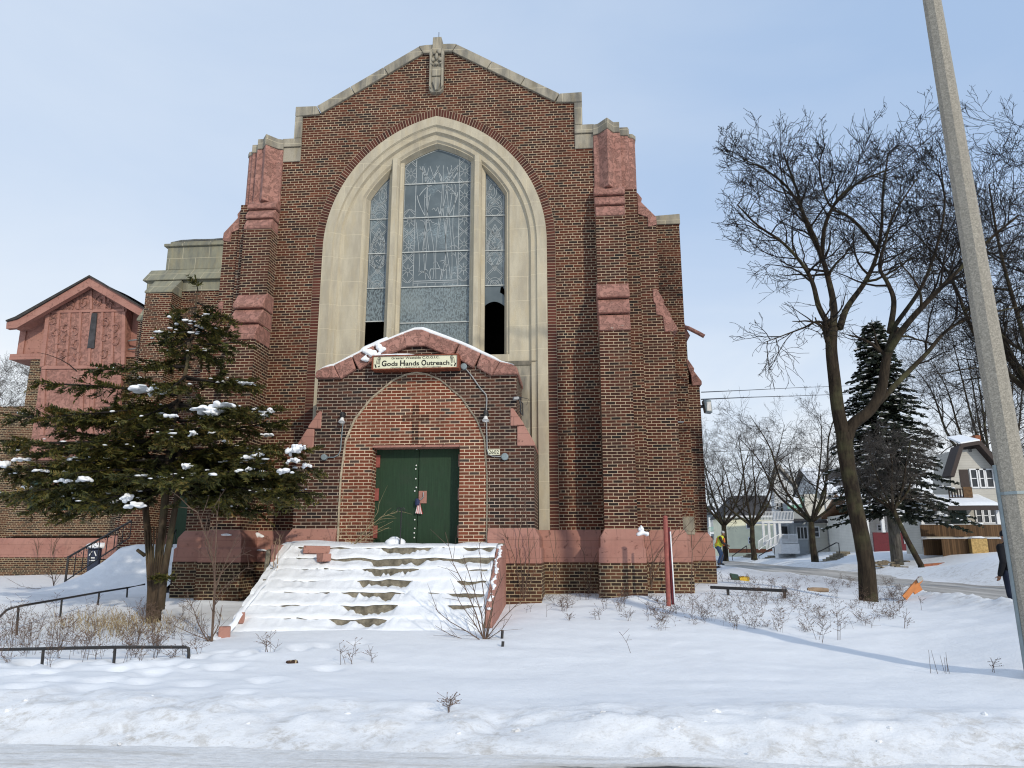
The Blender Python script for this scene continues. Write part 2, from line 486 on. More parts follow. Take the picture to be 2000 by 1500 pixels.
def bark(name, a, b, sc=9.0):
    t = NT(name)
    o = t.obj()
    m = t.n('Mapping'); m.inputs['Scale'].default_value = (1, 1, 0.22); t.l(o, m.inputs['Vector'])
    f = t.noise(m.outputs[0], sc, 7, 0.7, 0.4)
    c = t.mix(t.rng(f, 0.35, 0.65), a, b)
    c = t.mix(t.rng(t.noise(o, 1.8, 4), 0.5, 0.72, 0, 0.5), c, (0.10, 0.105, 0.05))
    t.bump(f, 0.9, 0.04)
    return t.out(c, 0.9, 0.15)
bark('bark_brown', (0.030, 0.022, 0.016), (0.115, 0.083, 0.055), 6)
bark('bark_locust', (0.013, 0.010, 0.008), (0.050, 0.038, 0.026))
bark('bark_grey', (0.05, 0.046, 0.042), (0.15, 0.14, 0.125))
plain('twig_dark', (0.020, 0.017, 0.015), 0.9, 0.15, var=0.3, bump=0)
plain('twig_grey', (0.075, 0.068, 0.062), 0.9, 0.15, var=0.3, bump=0)

def needles(name, stops):
    t = NT(name)
    g = t.n('NewGeometry')
    o = t.pos()
    cl = t.noise(o, 1.3, 3)
    v = t.math('ADD', t.math('MULTIPLY', g.outputs['Random Per Island'], 0.55), t.math('MULTIPLY', t.rng(cl, 0.3, 0.7), 0.45))
    c = t.ramp(v, stops)
    t.out(c, 0.6, 0.25)
    return t.m
needles('yew_needles', [(0.0, (0.018, 0.026, 0.008)), (0.3, (0.040, 0.048, 0.012)), (0.55, (0.078, 0.078, 0.018)), (0.78, (0.13, 0.098, 0.024)), (1.0, (0.18, 0.10, 0.030))])
needles('spruce_needles', [(0.0, (0.010, 0.015, 0.010)), (0.5, (0.022, 0.030, 0.019)), (1.0, (0.045, 0.052, 0.032))])

t = NT('pole_aggregate')
o = t.obj()
f = t.noise(o, 70, 3, 0.8)
v = t.n('TexVoronoi'); v.inputs['Scale'].default_value = 75; t.l(o, v.inputs['Vector'])
c = t.ramp(v.outputs['Color'], [(0.0, (0.19, 0.18, 0.155)), (0.5, (0.29, 0.27, 0.23)), (1.0, (0.41, 0.385, 0.33))])
c = t.mix(t.rng(f, 0.45, 0.7, 0, 0.5), c, (0.20, 0.185, 0.155))
t.bump(f, 0.4, 0.006)
t.out(c, 0.85, 0.25)

t = NT('flag_cloth')
o = t.uv()
sx = t.n('SeparateXYZ'); t.l(o, sx.inputs[0])
fr = t.math('FRACT', t.math('MULTIPLY', sx.outputs['X'], 4.0))
c = t.mix(t.math('GREATER_THAN', fr, 0.5), (0.75, 0.74, 0.72), (0.36, 0.03, 0.04))
t.out(c, 0.8, 0.2)
# ------------------------------------------------------------------ mesh builder
class MB:
    def __init__(s):
        s.v, s.f, s.uvs = [], [], {}
    def add(s, vs, fs):
        o = len(s.v)
        s.v += [tuple(p) for p in vs]
        s.f += [tuple(i + o for i in q) for q in fs]
        return o
    def box(s, x0, x1, y0, y1, z0, z1):
        s.add([(x, y, z) for x in (x0, x1) for y in (y0, y1) for z in (z0, z1)],
              [(0, 1, 3, 2), (4, 6, 7, 5), (0, 4, 5, 1), (2, 3, 7, 6), (0, 2, 6, 4), (1, 5, 7, 3)])
        return s
    def hexa(s, p):                       # 8 points: 4 bottom loop, 4 top loop
        s.add(p, [(3, 2, 1, 0), (4, 5, 6, 7), (0, 1, 5, 4), (1, 2, 6, 5), (2, 3, 7, 6), (3, 0, 4, 7)])
        return s
    def prism(s, poly, a, b, ax='y', holes=()):
        """extrude a 2D outline (with holes) between a and b along an axis: y -> (x,z), z -> (x,y), x -> (y,z)"""
        def m(p, t):
            return (p[0], t, p[1]) if ax == 'y' else ((p[0], p[1], t) if ax == 'z' else (t, p[0], p[1]))
        loops = [list(poly)] + [list(h) for h in holes]
        flat = [p for l in loops for p in l]
        tris = tessellate_polygon([[Vector((p[0], p[1], 0)) for p in l] for l in loops])
        o = s.add([m(p, a) for p in flat] + [m(p, b) for p in flat], [])
        n = len(flat)
        if len(loops) == 1 and len(poly) <= 4:
            s.f.append(tuple(o + i for i in range(n)))
            s.f.append(tuple(o + n + i for i in reversed(range(n))))
        else:
            for t in tris:
                s.f.append(tuple(o + i for i in t))
                s.f.append(tuple(o + n + i for i in reversed(t)))
        k = 0
        for l in loops:
            q = len(l)
            for i in range(q):
                j = (i + 1) % q
                s.f.append((o + k + i, o + k + j, o + n + k + j, o + n + k + i))
            k += q
        return s
    def sweep(s, rings, closed=True, cap=False):
        """rings: list of equally long point rings"""
        q = len(rings[0])
        o = s.add([p for r in rings for p in r], [])
        for k in range(len(rings) - 1):
            for i in range(q if closed else q - 1):
                j = (i + 1) % q
                s.f.append((o + k * q + i, o + k * q + j, o + (k + 1) * q + j, o + (k + 1) * q + i))
        if cap:
            s.f.append(tuple(o + i for i in reversed(range(q))))
            s.f.append(tuple(o + (len(rings) - 1) * q + i for i in range(q)))
        return s
    def tube(s, pts, r, n=6, cap=True, flat=1.0):
        pts = [Vector(p) for p in pts]
        if len(pts) < 2:
            return s
        rs = [r] * len(pts) if not hasattr(r, '__len__') else r
        ref = Vector((0.31, 0.87, 0.37))
        rings = []
        for i, p in enumerate(pts):
            t = (pts[min(i + 1, len(pts) - 1)] - pts[max(i - 1, 0)])
            if t.length < 1e-9:
                t = Vector((0, 0, 1))
            t.normalize()
            u = t.cross(ref)
            if u.length < 0.1:
                u = t.cross(Vector((1, 0, 0)))
            u.normalize()
            w = t.cross(u)
            rings.append([p + (u * math.cos(a) + w * math.sin(a) * flat) * rs[i] for a in [2 * math.pi * k / n for k in range(n)]])
        return s.sweep(rings, True, cap and n > 2)
    def ball(s, c, rx, ry=None, rz=None, n=10, m=7, rough=0.0, rnd=None, rot=None):
        ry = rx if ry is None else ry
        rz = rx if rz is None else rz
        c = Vector(c)
        rings = []
        for j in range(m + 1):
            th = math.pi * j / m
            ring = []
            for i in range(n):
                ph = 2 * math.pi * i / n
                q = 1.0 + (rnd.uniform(-rough, rough) if rnd and 0 < j < m else 0)
                d = Vector((rx * math.sin(th) * math.cos(ph) * q, ry * math.sin(th) * math.sin(ph) * q, -rz * math.cos(th) * q))
                if rot is not None:
                    d = rot @ d
                ring.append(c + d)
            rings.append(ring)
        return s.sweep(rings)
    def grid(s, fn, us, vs):
        o = s.add([fn(u, w) for w in vs for u in us], [])
        n = len(us)
        for j in range(len(vs) - 1):
            for i in range(n - 1):
                s.f.append((o + j * n + i, o + j * n + i + 1, o + (j + 1) * n + i + 1, o + (j + 1) * n + i))
        return s
    def build(s, name, mat, parent=None, smooth=False, recalc=True, bevel=0.0, uv='box', label=None):
        me = bpy.data.meshes.new(name)
        off = Vector((0, 0, 0))
        p = parent
        if parent is not None:
            off = Vector(ORG[parent.name])
        me.from_pydata([(a - off.x, b - off.y, c - off.z) for a, b, c in s.v], [], s.f)
        if recalc or bevel:
            bm = bmesh.new()
            bm.from_mesh(me)
            if bevel:
                bmesh.ops.remove_doubles(bm, verts=bm.verts, dist=1e-5)
            bmesh.ops.recalc_face_normals(bm, faces=bm.faces)
            if bevel:
                es = [e for e in bm.edges if len(e.link_faces) == 2 and e.calc_face_angle(0) > 0.5]
                bmesh.ops.bevel(bm, geom=es, offset=bevel, segments=1, affect='EDGES', clamp_overlap=True)
            bm.to_mesh(me)
            bm.free()
        me.update()
        if uv == 'box' and len(me.polygons):
            n = len(me.loops)
            co = np.empty(len(me.vertices) * 3); me.vertices.foreach_get('co', co)
            co = co.reshape(-1, 3) + np.array(off)
            li = np.empty(n, dtype=np.int32); me.loops.foreach_get('vertex_index', li)
            nr = np.empty(len(me.polygons) * 3); me.polygons.foreach_get('normal', nr); nr = np.abs(nr.reshape(-1, 3))
            lt = np.empty(len(me.polygons), dtype=np.int32); me.polygons.foreach_get('loop_total', lt)
            ax = np.repeat(np.argmax(nr * np.array([1.02, 1.0, 0.9]), axis=1), lt)
            c = co[li]
            uvx = np.where(ax == 0, c[:, 1] + 0.35, c[:, 0])
            uvy = np.where(ax == 2, c[:, 1], c[:, 2])
            lay = me.uv_layers.new(name='UVMap')
            lay.data.foreach_set('uv', np.stack([uvx, uvy], 1).ravel())
        elif isinstance(uv, (list, tuple)):
            lay = me.uv_layers.new(name='UVMap')
            for lp in me.loops:
                lay.data[lp.index].uv = uv[lp.vertex_index]
        if smooth:
            me.polygons.foreach_set('use_smooth', [True] * len(me.polygons))
        me.materials.append(MATS[mat])
        ob = bpy.data.objects.new(name, me)
        COL.objects.link(ob)
        if parent is not None:
            ob.parent = parent
            ORG[ob.name] = ORG[parent.name]
        else:
            ORG[ob.name] = (0, 0, 0)
        if label:
            ob['label'] = label
        return ob
ORG = {}
def thing(name, label, cat, loc, group=None):
    o = bpy.data.objects.new(name, None)
    COL.objects.link(o)
    o.empty_display_size = 0.3
    o.location = loc
    ORG[o.name] = tuple(loc)
    o['label'] = label
    o['category'] = cat
    if group:
        o['group'] = group
    return o
def tag(o, label=None, cat=None, group=None, kind=None):
    for k, v in (('label', label), ('category', cat), ('group', group), ('kind', kind)):
        if v:
            o[k] = v
    return o
def lone(mb, name, mat, label, cat, base, group=None, **kw):
    """a thing that is one mesh, its origin at its base"""
    o = bpy.data.objects.new('tmp', None)
    ORG['tmp_' + name] = tuple(base)
    class Q: pass
    mb2 = MB(); mb2.v = [(a - base[0], b - base[1], c - base[2]) for a, b, c in mb.v]; mb2.f = mb.f
    ob = mb2.build(name, mat, None, **kw)
    ob.location = base
    ORG[ob.name] = tuple(base)
    bpy.data.objects.remove(o)
    return tag(ob, label, cat, group)

# ------------------------------------------------------------------ value noise on arrays
def _h(ix, iy, sd):
    n = (ix.astype(np.int64) * 374761393 + iy.astype(np.int64) * 668265263 + sd * 974711) & 0x7fffffff
    n = ((n ^ (n >> 13)) * 1274126177) & 0x7fffffff
    return ((n ^ (n >> 16)) & 0xffff) / 65535.0
def vn(x, y, sc, sd=0):
    x = np.asarray(x, float) / sc; y = np.asarray(y, float) / sc
    ix, iy = np.floor(x), np.floor(y)
    fx, fy = x - ix, y - iy
    fx, fy = fx * fx * (3 - 2 * fx), fy * fy * (3 - 2 * fy)
    a, b, c, d = _h(ix, iy, sd), _h(ix + 1, iy, sd), _h(ix, iy + 1, sd), _h(ix + 1, iy + 1, sd)
    return (a * (1 - fx) + b * fx) * (1 - fy) + (c * (1 - fx) + d * fx) * fy - 0.5
def ss(x, a, b):
    t = np.clip((np.asarray(x, float) - a) / (b - a), 0, 1)
    return t * t * (3 - 2 * t)
FOOT = []
_r = random.Random(5)
for k in range(38):                                   # a trodden track from the street to the steps
    q = k / 37.0
    FOOT.append((-6.6 + 6.6 * q + _r.uniform(-0.12, 0.12), -9.2 + 3.6 * q ** 1.2 + (0.13 if k % 2 else -0.13), 0.15))
for k in range(26):
    q = k / 25.0
    FOOT.append((-9.0 + 5.2 * q, -8.6 + 1.0 * math.sin(q * 3) + (0.12 if k % 2 else -0.12), 0.16))
for k in range(70):
    FOOT.append((_r.uniform(-9, 0.5), _r.uniform(-9.3, -7.2), _r.uniform(0.1, 0.2)))
def gz(x, y, fine=True):
    x = np.asarray(x, float); y = np.asarray(y, float)
    z = np.interp(y, [-12.5, -10.7, -10.35, -9.9, -9.35, -8.7, -7.5, -6.5, -5, -3, -1.2, 0, 3, 10, 60, 900],
                  [-.06, -.06, .03, .15, .19, .16, .15, .18, .26, .42, .58, .62, .66, .76, .95, 1.2])
    z = z + 0.016 * np.clip(x, -8, 6) * ss(y, -6, -1) * (1 - ss(y, 6, 12))
    rz = 0.3 + 0.0035 * np.clip(y, -12, 200)
    sx = np.interp(x, [8.5, 9.6, 10.3, 10.8, 11.4, 11.7, 18.8, 19.1, 19.6, 20.3, 22.3, 23.6, 26.5, 40, 900],
                   [.22, .24, .34, .46, .12, -.07, -.07, .05, .42, .26, .24, .38, 1.05, 1.15, 1.2]) + rz
    b = ss(x, 7.5, 10.0) * ss(y, -9.6, -6.5)
    z = z * (1 - b) + sx * b
    z = z + 1.45 * np.exp(-((x - 23.2) / 3.0) ** 2 - ((y - 16.5) / 3.2) ** 2)       # heap pushed up by the plough across the side street
    if fine:
        far = 1 - ss(np.abs(x), 40, 80)
        z = z + (0.07 * vn(x, y, 2.6, 1) + 0.035 * vn(x, y, 0.9, 2)) * ss(y, -10.5, -9.6) * far
        bank = np.exp(-((y + 9.75) / 0.6) ** 2) + 0.9 * np.exp(-((x - 10.8) / 0.5) ** 2) * ss(y, -9, -7) + 0.8 * np.exp(-((x - 19.7) / 0.5) ** 2) * ss(y, -9, -7)
        bank = np.clip(bank, 0, 1)
        z = z + bank * (0.08 * vn(x, y, 0.9, 3) + 0.065 * vn(x, y, 0.33, 4) + 0.06 * np.abs(vn(x, y, 0.19, 5)) + 0.035 * vn(x, y, 0.12, 15))
        tr = ss(x, 2.0, -3.0) * ss(y, -10.2, -9.2) * (1 - ss(y, -6.8, -5.6))
        z = z + tr * (0.045 * np.abs(vn(x * 0.55 + y * 0.3, y, 0.6, 6)) + 0.035 * vn(x, y, 0.3, 7) + 0.02 * np.abs(vn(x, y, 0.14, 16)))
        z = z + 0.02 * vn(x * 0.5 + y * 0.35, y * 1.6, 0.5, 8) * ss(y, -9, -7.5) + 0.012 * vn(x, y, 0.3, 18) * ss(y, -9.5, -8.5)
        for fx, fy, fr in FOOT:
            d2 = ((x - fx) ** 2 + (y - fy) ** 2) / (fr * fr)
            near = d2 < 9
            if np.any(near):
                z = z + np.where(near, -0.05 * np.exp(-d2) + 0.014 * np.exp(-(np.sqrt(d2) - 1.5) ** 2 * 3), 0)
        # drifts against the church walls
        z = z + 0.10 * np.exp(-np.clip(y + 1.0, 0, 9) * 0) * np.exp(-((np.abs(x) - 4.4) / 0.9) ** 2 - ((y + 1.25) / 0.35) ** 2) * (0.4 + vn(x, y, 0.5, 9))
    return z
def gnd(x, y):
    return float(gz(np.array([x]), np.array([y]))[0])

def axis(a, b, step, far0, far1, n=26):
    inner = np.arange(a, b + 1e-6, step)
    lo = a - np.geomspace(step * 1.6, a - far0, n)[::-1]
    hi = b + np.geomspace(step * 1.6, far1 - b, n)
    return np.concatenate([lo, inner, hi])
def foot(px, py):
    """where the sight line through a photo point meets the snow"""
    d = ray(px, py)
    t_ = np.concatenate([np.linspace(4, 30, 700), np.linspace(30, 110, 500)])
    x, y, z = CAM.x + d.x * t_, CAM.y + d.y * t_, CAM.z + d.z * t_
    under = np.nonzero(z < gz(x, y, False))[0]
    i = int(under[0]) if len(under) else len(t_) - 1
    p = CAM + d * float(t_[i])
    return Vector((p.x, p.y, gnd(p.x, p.y)))
GX = axis(-14, 14, 0.08, -900, 900, 40)
GY = np.concatenate([[-60, -30, -14, -11.4], np.arange(-10.9, 1.2, 0.065), 1.2 + np.geomspace(0.1, 1500, 60)])
gxx, gyy = np.meshgrid(GX, GY)
gzz = gz(gxx, gyy)
me = bpy.data.meshes.new('ground')
nx, ny = len(GX), len(GY)
me.from_pydata(np.stack([gxx.ravel(), gyy.ravel(), gzz.ravel()], 1).tolist(), [],
               [(j * nx + i, j * nx + i + 1, (j + 1) * nx + i + 1, (j + 1) * nx + i) for j in range(ny - 1) for i in range(nx - 1)])
me.polygons.foreach_set('use_smooth', [True] * len(me.polygons))
me.materials.append(MATS['snow_ground'])
ground = bpy.data.objects.new('ground', me); COL.objects.link(ground); ground['kind'] = 'structure'

sx_ = np.concatenate([[-900, -100], np.arange(-14, 14.1, 0.25), [100, 900]])
sy_ = np.concatenate([[-60, -20], np.arange(-13, -10.0, 0.12)])
st = MB().grid(lambda u, w: (u, w, 0.012 + 0.03 * float(vn(u, w, 0.6, 12)) * (1 if w > -13 else 0)), list(sx_), list(sy_))
tag(st.build('street', 'packed_snow_street', None, smooth=True, recalc=False), kind='structure')
sd = MB().grid(lambda u, w: (u, w, 0.3 + 0.0035 * min(w, 200) - 0.02 + 0.02 * float(vn(u, w, 0.8, 13))), list(np.arange(11.3, 19.41, 0.3)), list(np.arange(-7.0, 60, 0.5)) + list(np.arange(60, 400, 8)))
tag(sd.build('side_street', 'packed_snow_side', None, smooth=True, recalc=False), kind='structure')

# ------------------------------------------------------------------ the church
church = thing('church', 'tall brick church with pointed arch window, pink painted trim and gabled porch', 'church', (0, 0, 0.6))
Z0, RO, CO = 8.9, 3.5947, 0.8197                     # arch springing, outer radius, centre offset
def arch(r, zb, half=None, n=22):
    """outline of a pointed arch of radius r, from the left foot over the apex to the right foot; half clips it to vertical jambs"""
    a = r - CO
    zs = Z0
    pts = []
    if half is not None and half < a:
        zs = Z0 + math.sqrt(r * r - (half + CO) ** 2)
        a = half
    th0 = math.atan2(zs - Z0, a + CO)
    th1 = math.acos(CO / r)
    right = [(r * math.cos(th0 + (th1 - th0) * k / n) - CO, Z0 + r * math.sin(th0 + (th1 - th0) * k / n)) for k in range(n + 1)]
    right[-1] = (0.0, right[-1][1])
    pts = [(-a, zb)] + [(-x, z) for x, z in right] + [(x, z) for x, z in reversed(right[:-1])] + [(a, zb)]
    return pts

# front wall with the arched opening
outer = [(-3.97, 0.3), (3.97, 0.3), (3.97, 11.62), (3.60, 11.62), (3.60, 12.70), (3.10, 12.62), (0.45, 14.22), (-0.45, 14.22), (-3.10, 12.62), (-3.60, 12.70), (-3.60, 11.62), (-3.97, 11.62)]
ring_out = arch(RO + 0.215, 2.03)
MB().prism(outer, 0.0, 0.55, 'y', [ring_out]).build('front_wall', 'brick', church)
# the ring of bricks round the arch, each brick drawn radially
rb = MB(); uvs = []
po, pi_ = arch(RO + 0.212, 2.03, n=40), arch(RO + 0.002, 2.03, n=40)
s_ = 0.0
for k in range(len(po)):
    if k:
        s_ += 0.5 * (math.dist(po[k], po[k - 1]) + math.dist(pi_[k], pi_[k - 1]))
    rb.v += [(po[k][0], -0.006, po[k][1]), (pi_[k][0], -0.006, pi_[k][1]), (po[k][0], 0.3, po[k][1]), (pi_[k][0], 0.3, pi_[k][1])]
    uvs += [(0.221, s_), (0.001, s_), (0.221, s_), (0.001, s_)]
    if k:
        o_ = 4 * (k - 1)
        rb.f += [(o_, o_ + 1, o_ + 5, o_ + 4), (o_ + 1, o_ + 3, o_ + 7, o_ + 5), (o_, o_ + 4, o_ + 6, o_ + 2)]
rb.build('brick_arch', 'brick_ring', church, recalc=True, uv=uvs)
# stone surround: outer band and mouldings
sb = MB()
prof = [(RO, -0.02), (RO - 0.235, -0.02), (RO - 0.26, 0.03), (RO - 0.30, 0.05), (RO - 0.385, 0.05), (RO - 0.42, 0.13), (RO - 0.46, 0.14)]
paths = [arch(r, 2.03, n=40) for r, y in prof]
rings = [[(paths[q][k][0], prof[q][1], paths[q][k][1]) for q in range(len(prof))] + [(paths[-1][k][0], 0.5, paths[-1][k][1]), (paths[0][k][0], 0.5, paths[0][k][1])] for k in range(len(paths[0]))]
sb.sweep(rings, True, True)
sur = sb.build('stone_surround', 'limestone', church)
# flat stone field with the window opening, then the chamfered frame down to the glass
field_out = arch(RO - 0.45, 2.03, n=24)
SILL = 6.12
hole = arch(3.03, SILL, 1.86, n=24)
MB().prism(field_out, 0.14, 0.36, 'y', [hole]).build('stone_field', 'limestone', church)
fr = MB()
fp = [(3.03, 1.86, 0.135), (2.985, 1.815, 0.19), (2.965, 1.79, 0.19), (2.93, 1.755, 0.30), (2.905, 1.72, 0.36)]
fpaths = [arch(r, SILL, h, n=30) for r, h, y in fp]
fr.sweep([[(fpaths[q][k][0], fp[q][2], fpaths[q][k][1]) for q in range(len(fp))] for k in range(len(fpaths[0]))], False)
fr.build('window_frame', 'limestone', church)
MB().prism([(0.02, SILL - 0.2), (0.14, SILL - 0.2), (0.36, SILL + 0.02), (0.36, SILL - 0.25), (0.10, SILL - 0.28)], -2.62, 2.62, 'x').build('window_sill', 'limestone_grey', church)
MB().box(-2.4, 2.4, 0.12, 0.14, 2.05, SILL - 0.3).build('stone_panel', 'limestone_grey', church)
# mullions
for sgn in (-1, 1):
    mu = MB()
    top = 11.32
    x0, x1 = sgn * 0.86, sgn * 1.235
    xa, xb = min(x0, x1), max(x0, x1)
    pl = [(xa, 0.40), (xa, 0.30), (xa + 0.085, 0.24), (xa + 0.085, 0.16), (xa + 0.13, 0.07), (xb - 0.13, 0.07), (xb - 0.085, 0.16), (xb - 0.085, 0.24), (xb, 0.30), (xb, 0.40)]
    mu.prism(pl, SILL - 0.05, top, 'z')
    mu.build('mullion', 'limestone', church)
# glazing: three lancets
GYP = 0.37
def zc(x):                                            # top of the glass at x
    r = 2.905
    return Z0 + math.sqrt(max(r * r - (abs(x) + CO) ** 2, 0.01))
def lancet(xa, xb, n=14):
    top = [(xb + (xa - xb) * k / n, zc(xb + (xa - xb) * k / n)) for k in range(n + 1)]
    return [(xa, SILL), (xb, SILL)] + top
BARC = [at(857, y, GYP).z for y in (358.5, 424.5, 491.5, 560, 630)]
BARL = [at(740, y, GYP).z for y in (429, 496, 563.5, 628)]
BARR = [at(965, y, GYP).z for y in (421.6, 490, 558)]
def clip_top(poly, z0, z1):
    out = []
    for i in range(len(poly)):
        a, b = poly[i], poly[(i + 1) % len(poly)]
        def inside(p): return z0 <= p[1] <= z1
        out_a = a
        segs = [0.0, 1.0]
        for zz in (z0, z1):
            if (a[1] - zz) * (b[1] - zz) < 0:
                segs.append((zz - a[1]) / (b[1] - a[1]))
        for t_ in sorted(set(segs))[:-1] if True else []:
            p = (a[0] + (b[0] - a[0]) * t_, a[1] + (b[1] - a[1]) * t_)
            if z0 - 1e-6 <= p[1] <= z1 + 1e-6:
                out.append(p)
    return out
def ribbon(mb, pts, w=0.0095, y=GYP - 0.006):
    for a, b in zip(pts[:-1], pts[1:]):
        d = math.dist(a, b)
        if d < 1e-5:
            continue
        nx_, nz_ = -(b[1] - a[1]) / d * w / 2, (b[0] - a[0]) / d * w / 2
        o = mb.add([(a[0] + nx_, y, a[1] + nz_), (a[0] - nx_, y, a[1] - nz_), (b[0] - nx_, y, b[1] - nz_), (b[0] + nx_, y, b[1] + nz_)], [(0, 1, 2, 3)])
def circ(cx, cz, r, n=12, rz=None):
    rz = rz or r
    return [(cx + r * math.cos(2 * math.pi * k / n), cz + rz * math.sin(2 * math.pi * k / n)) for k in range(n + 1)]
rl = random.Random(11)
def keep(mb, pts, xa, xb, zlo, w=0.013):
    """a lead line kept inside the lancet"""
    run = []
    for p in pts:
        if xa <= p[0] <= xb and zlo <= p[1] <= zc(p[0]) - 0.02:
            run.append(p)
        else:
            if len(run) > 1:
                ribbon(mb, run, w)
            run = []
    if len(run) > 1:
        ribbon(mb, run, w)
def lin(a, b, n=12):
    return [(a[0] + (b[0] - a[0]) * k / n, a[1] + (b[1] - a[1]) * k / n) for k in range(n + 1)]

# centre lancet
xa, xb = -0.87, 0.87
wc = thing_c = MB().prism([p for p in clip_top(lancet(xa, xb), BARC[3], 20)], GYP, GYP + 0.012).build('window', 'frosted_glass', church)
MB().prism([(xa, SILL), (xb, SILL), (xb, BARC[3]), (xa, BARC[3])], GYP, GYP + 0.012).build('lower_glazing', 'rough_plastic_glazing', wc)
ld = MB()
zlo = BARC[3] + 0.03
for sgn in (-1, 1):
    xi, xo = sgn * 0.56, sgn * 0.845
    xm = (xi + xo) / 2
    keep(ld, lin((xi, zlo), (xi, 12), 60), xa, xb, zlo, 0.018)
    keep(ld, lin((xo, zlo), (xo, 12), 60), xa, xb, zlo, 0.012)
    for k in range(5):
        zc_ = zlo + 0.42 + 0.66 * k
        if sgn < 0 and k in (3,):
            continue
        keep(ld, circ(xm, zc_, 0.052), xa, xb, zlo)
        for dx, dz in ((0, 1), (0, -1)):
            keep(ld, lin((xm, zc_ + 0.05 * dz), (xm, zc_ + 0.16 * dz)), xa, xb, zlo)
        for dx in (-1, 1):
            keep(ld, lin((xm + dx * 0.05, zc_), (xm + dx * 0.14, zc_)), xa, xb, zlo)
            for dz in (-1, 1):
                keep(ld, lin((xm + dx * 0.035, zc_ + 0.035 * dz), (xm + dx * 0.14, zc_ + 0.15 * dz)), xa, xb, zlo)
                keep(ld, lin((xm + dx * 0.14, zc_ + 0.16 * dz), (xm, zc_ + 0.33 * dz)), xa, xb, zlo)
                keep(ld, lin((xm + dx * 0.14, zc_ + 0.24 * dz), (xm + dx * 0.03, zc_ + 0.33 * dz)), xa, xb, zlo)
# flowing lines in the middle of the light
head = [(-0.09, BARC[0] + 0.02)] + [(-0.09 + 0.18 * k / 8, BARC[0] + 0.18 + 0.13 * math.sin(math.pi * k / 8)) for k in range(9)] + [(0.09, BARC[0] + 0.02)]
keep(ld, head, xa, xb, zlo, 0.02)
for k in range(13):
    q = -1 + 2 * k / 12
    amp, ph = rl.uniform(0.03, 0.09), rl.uniform(0, 6)
    a0 = rl.uniform(0.05, 0.22) * (1 if q >= 0 else -1) + q * 0.16
    pts = []
    for j in range(41):
        u = j / 40
        z = BARC[0] - 0.03 - u * (BARC[0] - zlo - 0.2)
        pts.append((a0 * (1 - u) + q * 0.46 * u ** 0.6 + amp * math.sin(ph + 5.5 * u), z))
    m0, m1 = rl.choice(((0, 41), (0, 24), (10, 41), (16, 38), (4, 30)))
    keep(ld, pts[m0:m1], -0.55, 0.55, zlo)
for k in range(24):
    z = rl.uniform(zlo + 0.25, BARC[0] - 0.05)
    x = rl.uniform(-0.5, 0.45)
    keep(ld, [(x + 0.05 * j, z + rl.uniform(-0.1, 0.1) * j * 0.4 + 0.02 * math.sin(j)) for j in range(rl.randint(3, 6))], -0.55, 0.55, zlo)
for k in range(12):
    x = -0.55 + 1.1 * rl.random()
    keep(ld, lin((x, BARC[0] + 0.02), (x + rl.uniform(-0.35, 0.35), BARC[0] + 0.5), 20), -0.55, 0.55, BARC[0])
for sgn in (-1, 1):
    for k in range(3):
        keep(ld, lin((sgn * (0.12 + 0.1 * k), BARC[0] + 0.03), (sgn * (0.48 - 0.12 * k), BARC[0] + 0.45), 14), -0.55, 0.55, zlo)
    keep(ld, [(sgn * (0.15 + 0.32 * (j / 12)), BARC[0] - 0.05 - 0.28 * (j / 12) ** 2) for j in range(13)], -0.55, 0.55, zlo, 0.018)
    keep(ld, [(sgn * (0.52 - 0.30 * (j / 14)), BARC[1] + 0.62 - 0.72 * (j / 14) ** 0.7) for j in range(15)], -0.55, 0.55, zlo, 0.018)
ribbon(ld, [(-0.56, zlo + 0.13), (0.56, zlo + 0.13)], 0.022)
ribbon(ld, [(-0.56, zlo + 0.08), (0.56, zlo + 0.08)], 0.016)
for k in range(5):
    ribbon(ld, [(-0.45 + 0.22 * k, zlo), (-0.43 + 0.22 * k, zlo + 0.08)], 0.012)
pot = [(-0.12, zlo + 0.15), (-0.15, zlo + 0.34), (-0.13, zlo + 0.44), (0.13, zlo + 0.44), (0.15, zlo + 0.34), (0.12, zlo + 0.15)]
ribbon(ld, pot, 0.018)
rim = [(x, z - 0.02) for x, z in lancet(xa + 0.015, xb - 0.015)[2:]]
ribbon(ld, rim, 0.016)
ld.build('leading', 'lead_light', wc, recalc=False)
for z in BARC:
    MB().box(xa, xb, GYP - 0.03, GYP - 0.004, z - 0.013, z + 0.013).build('saddle_bar', 'saddle_bar', wc)
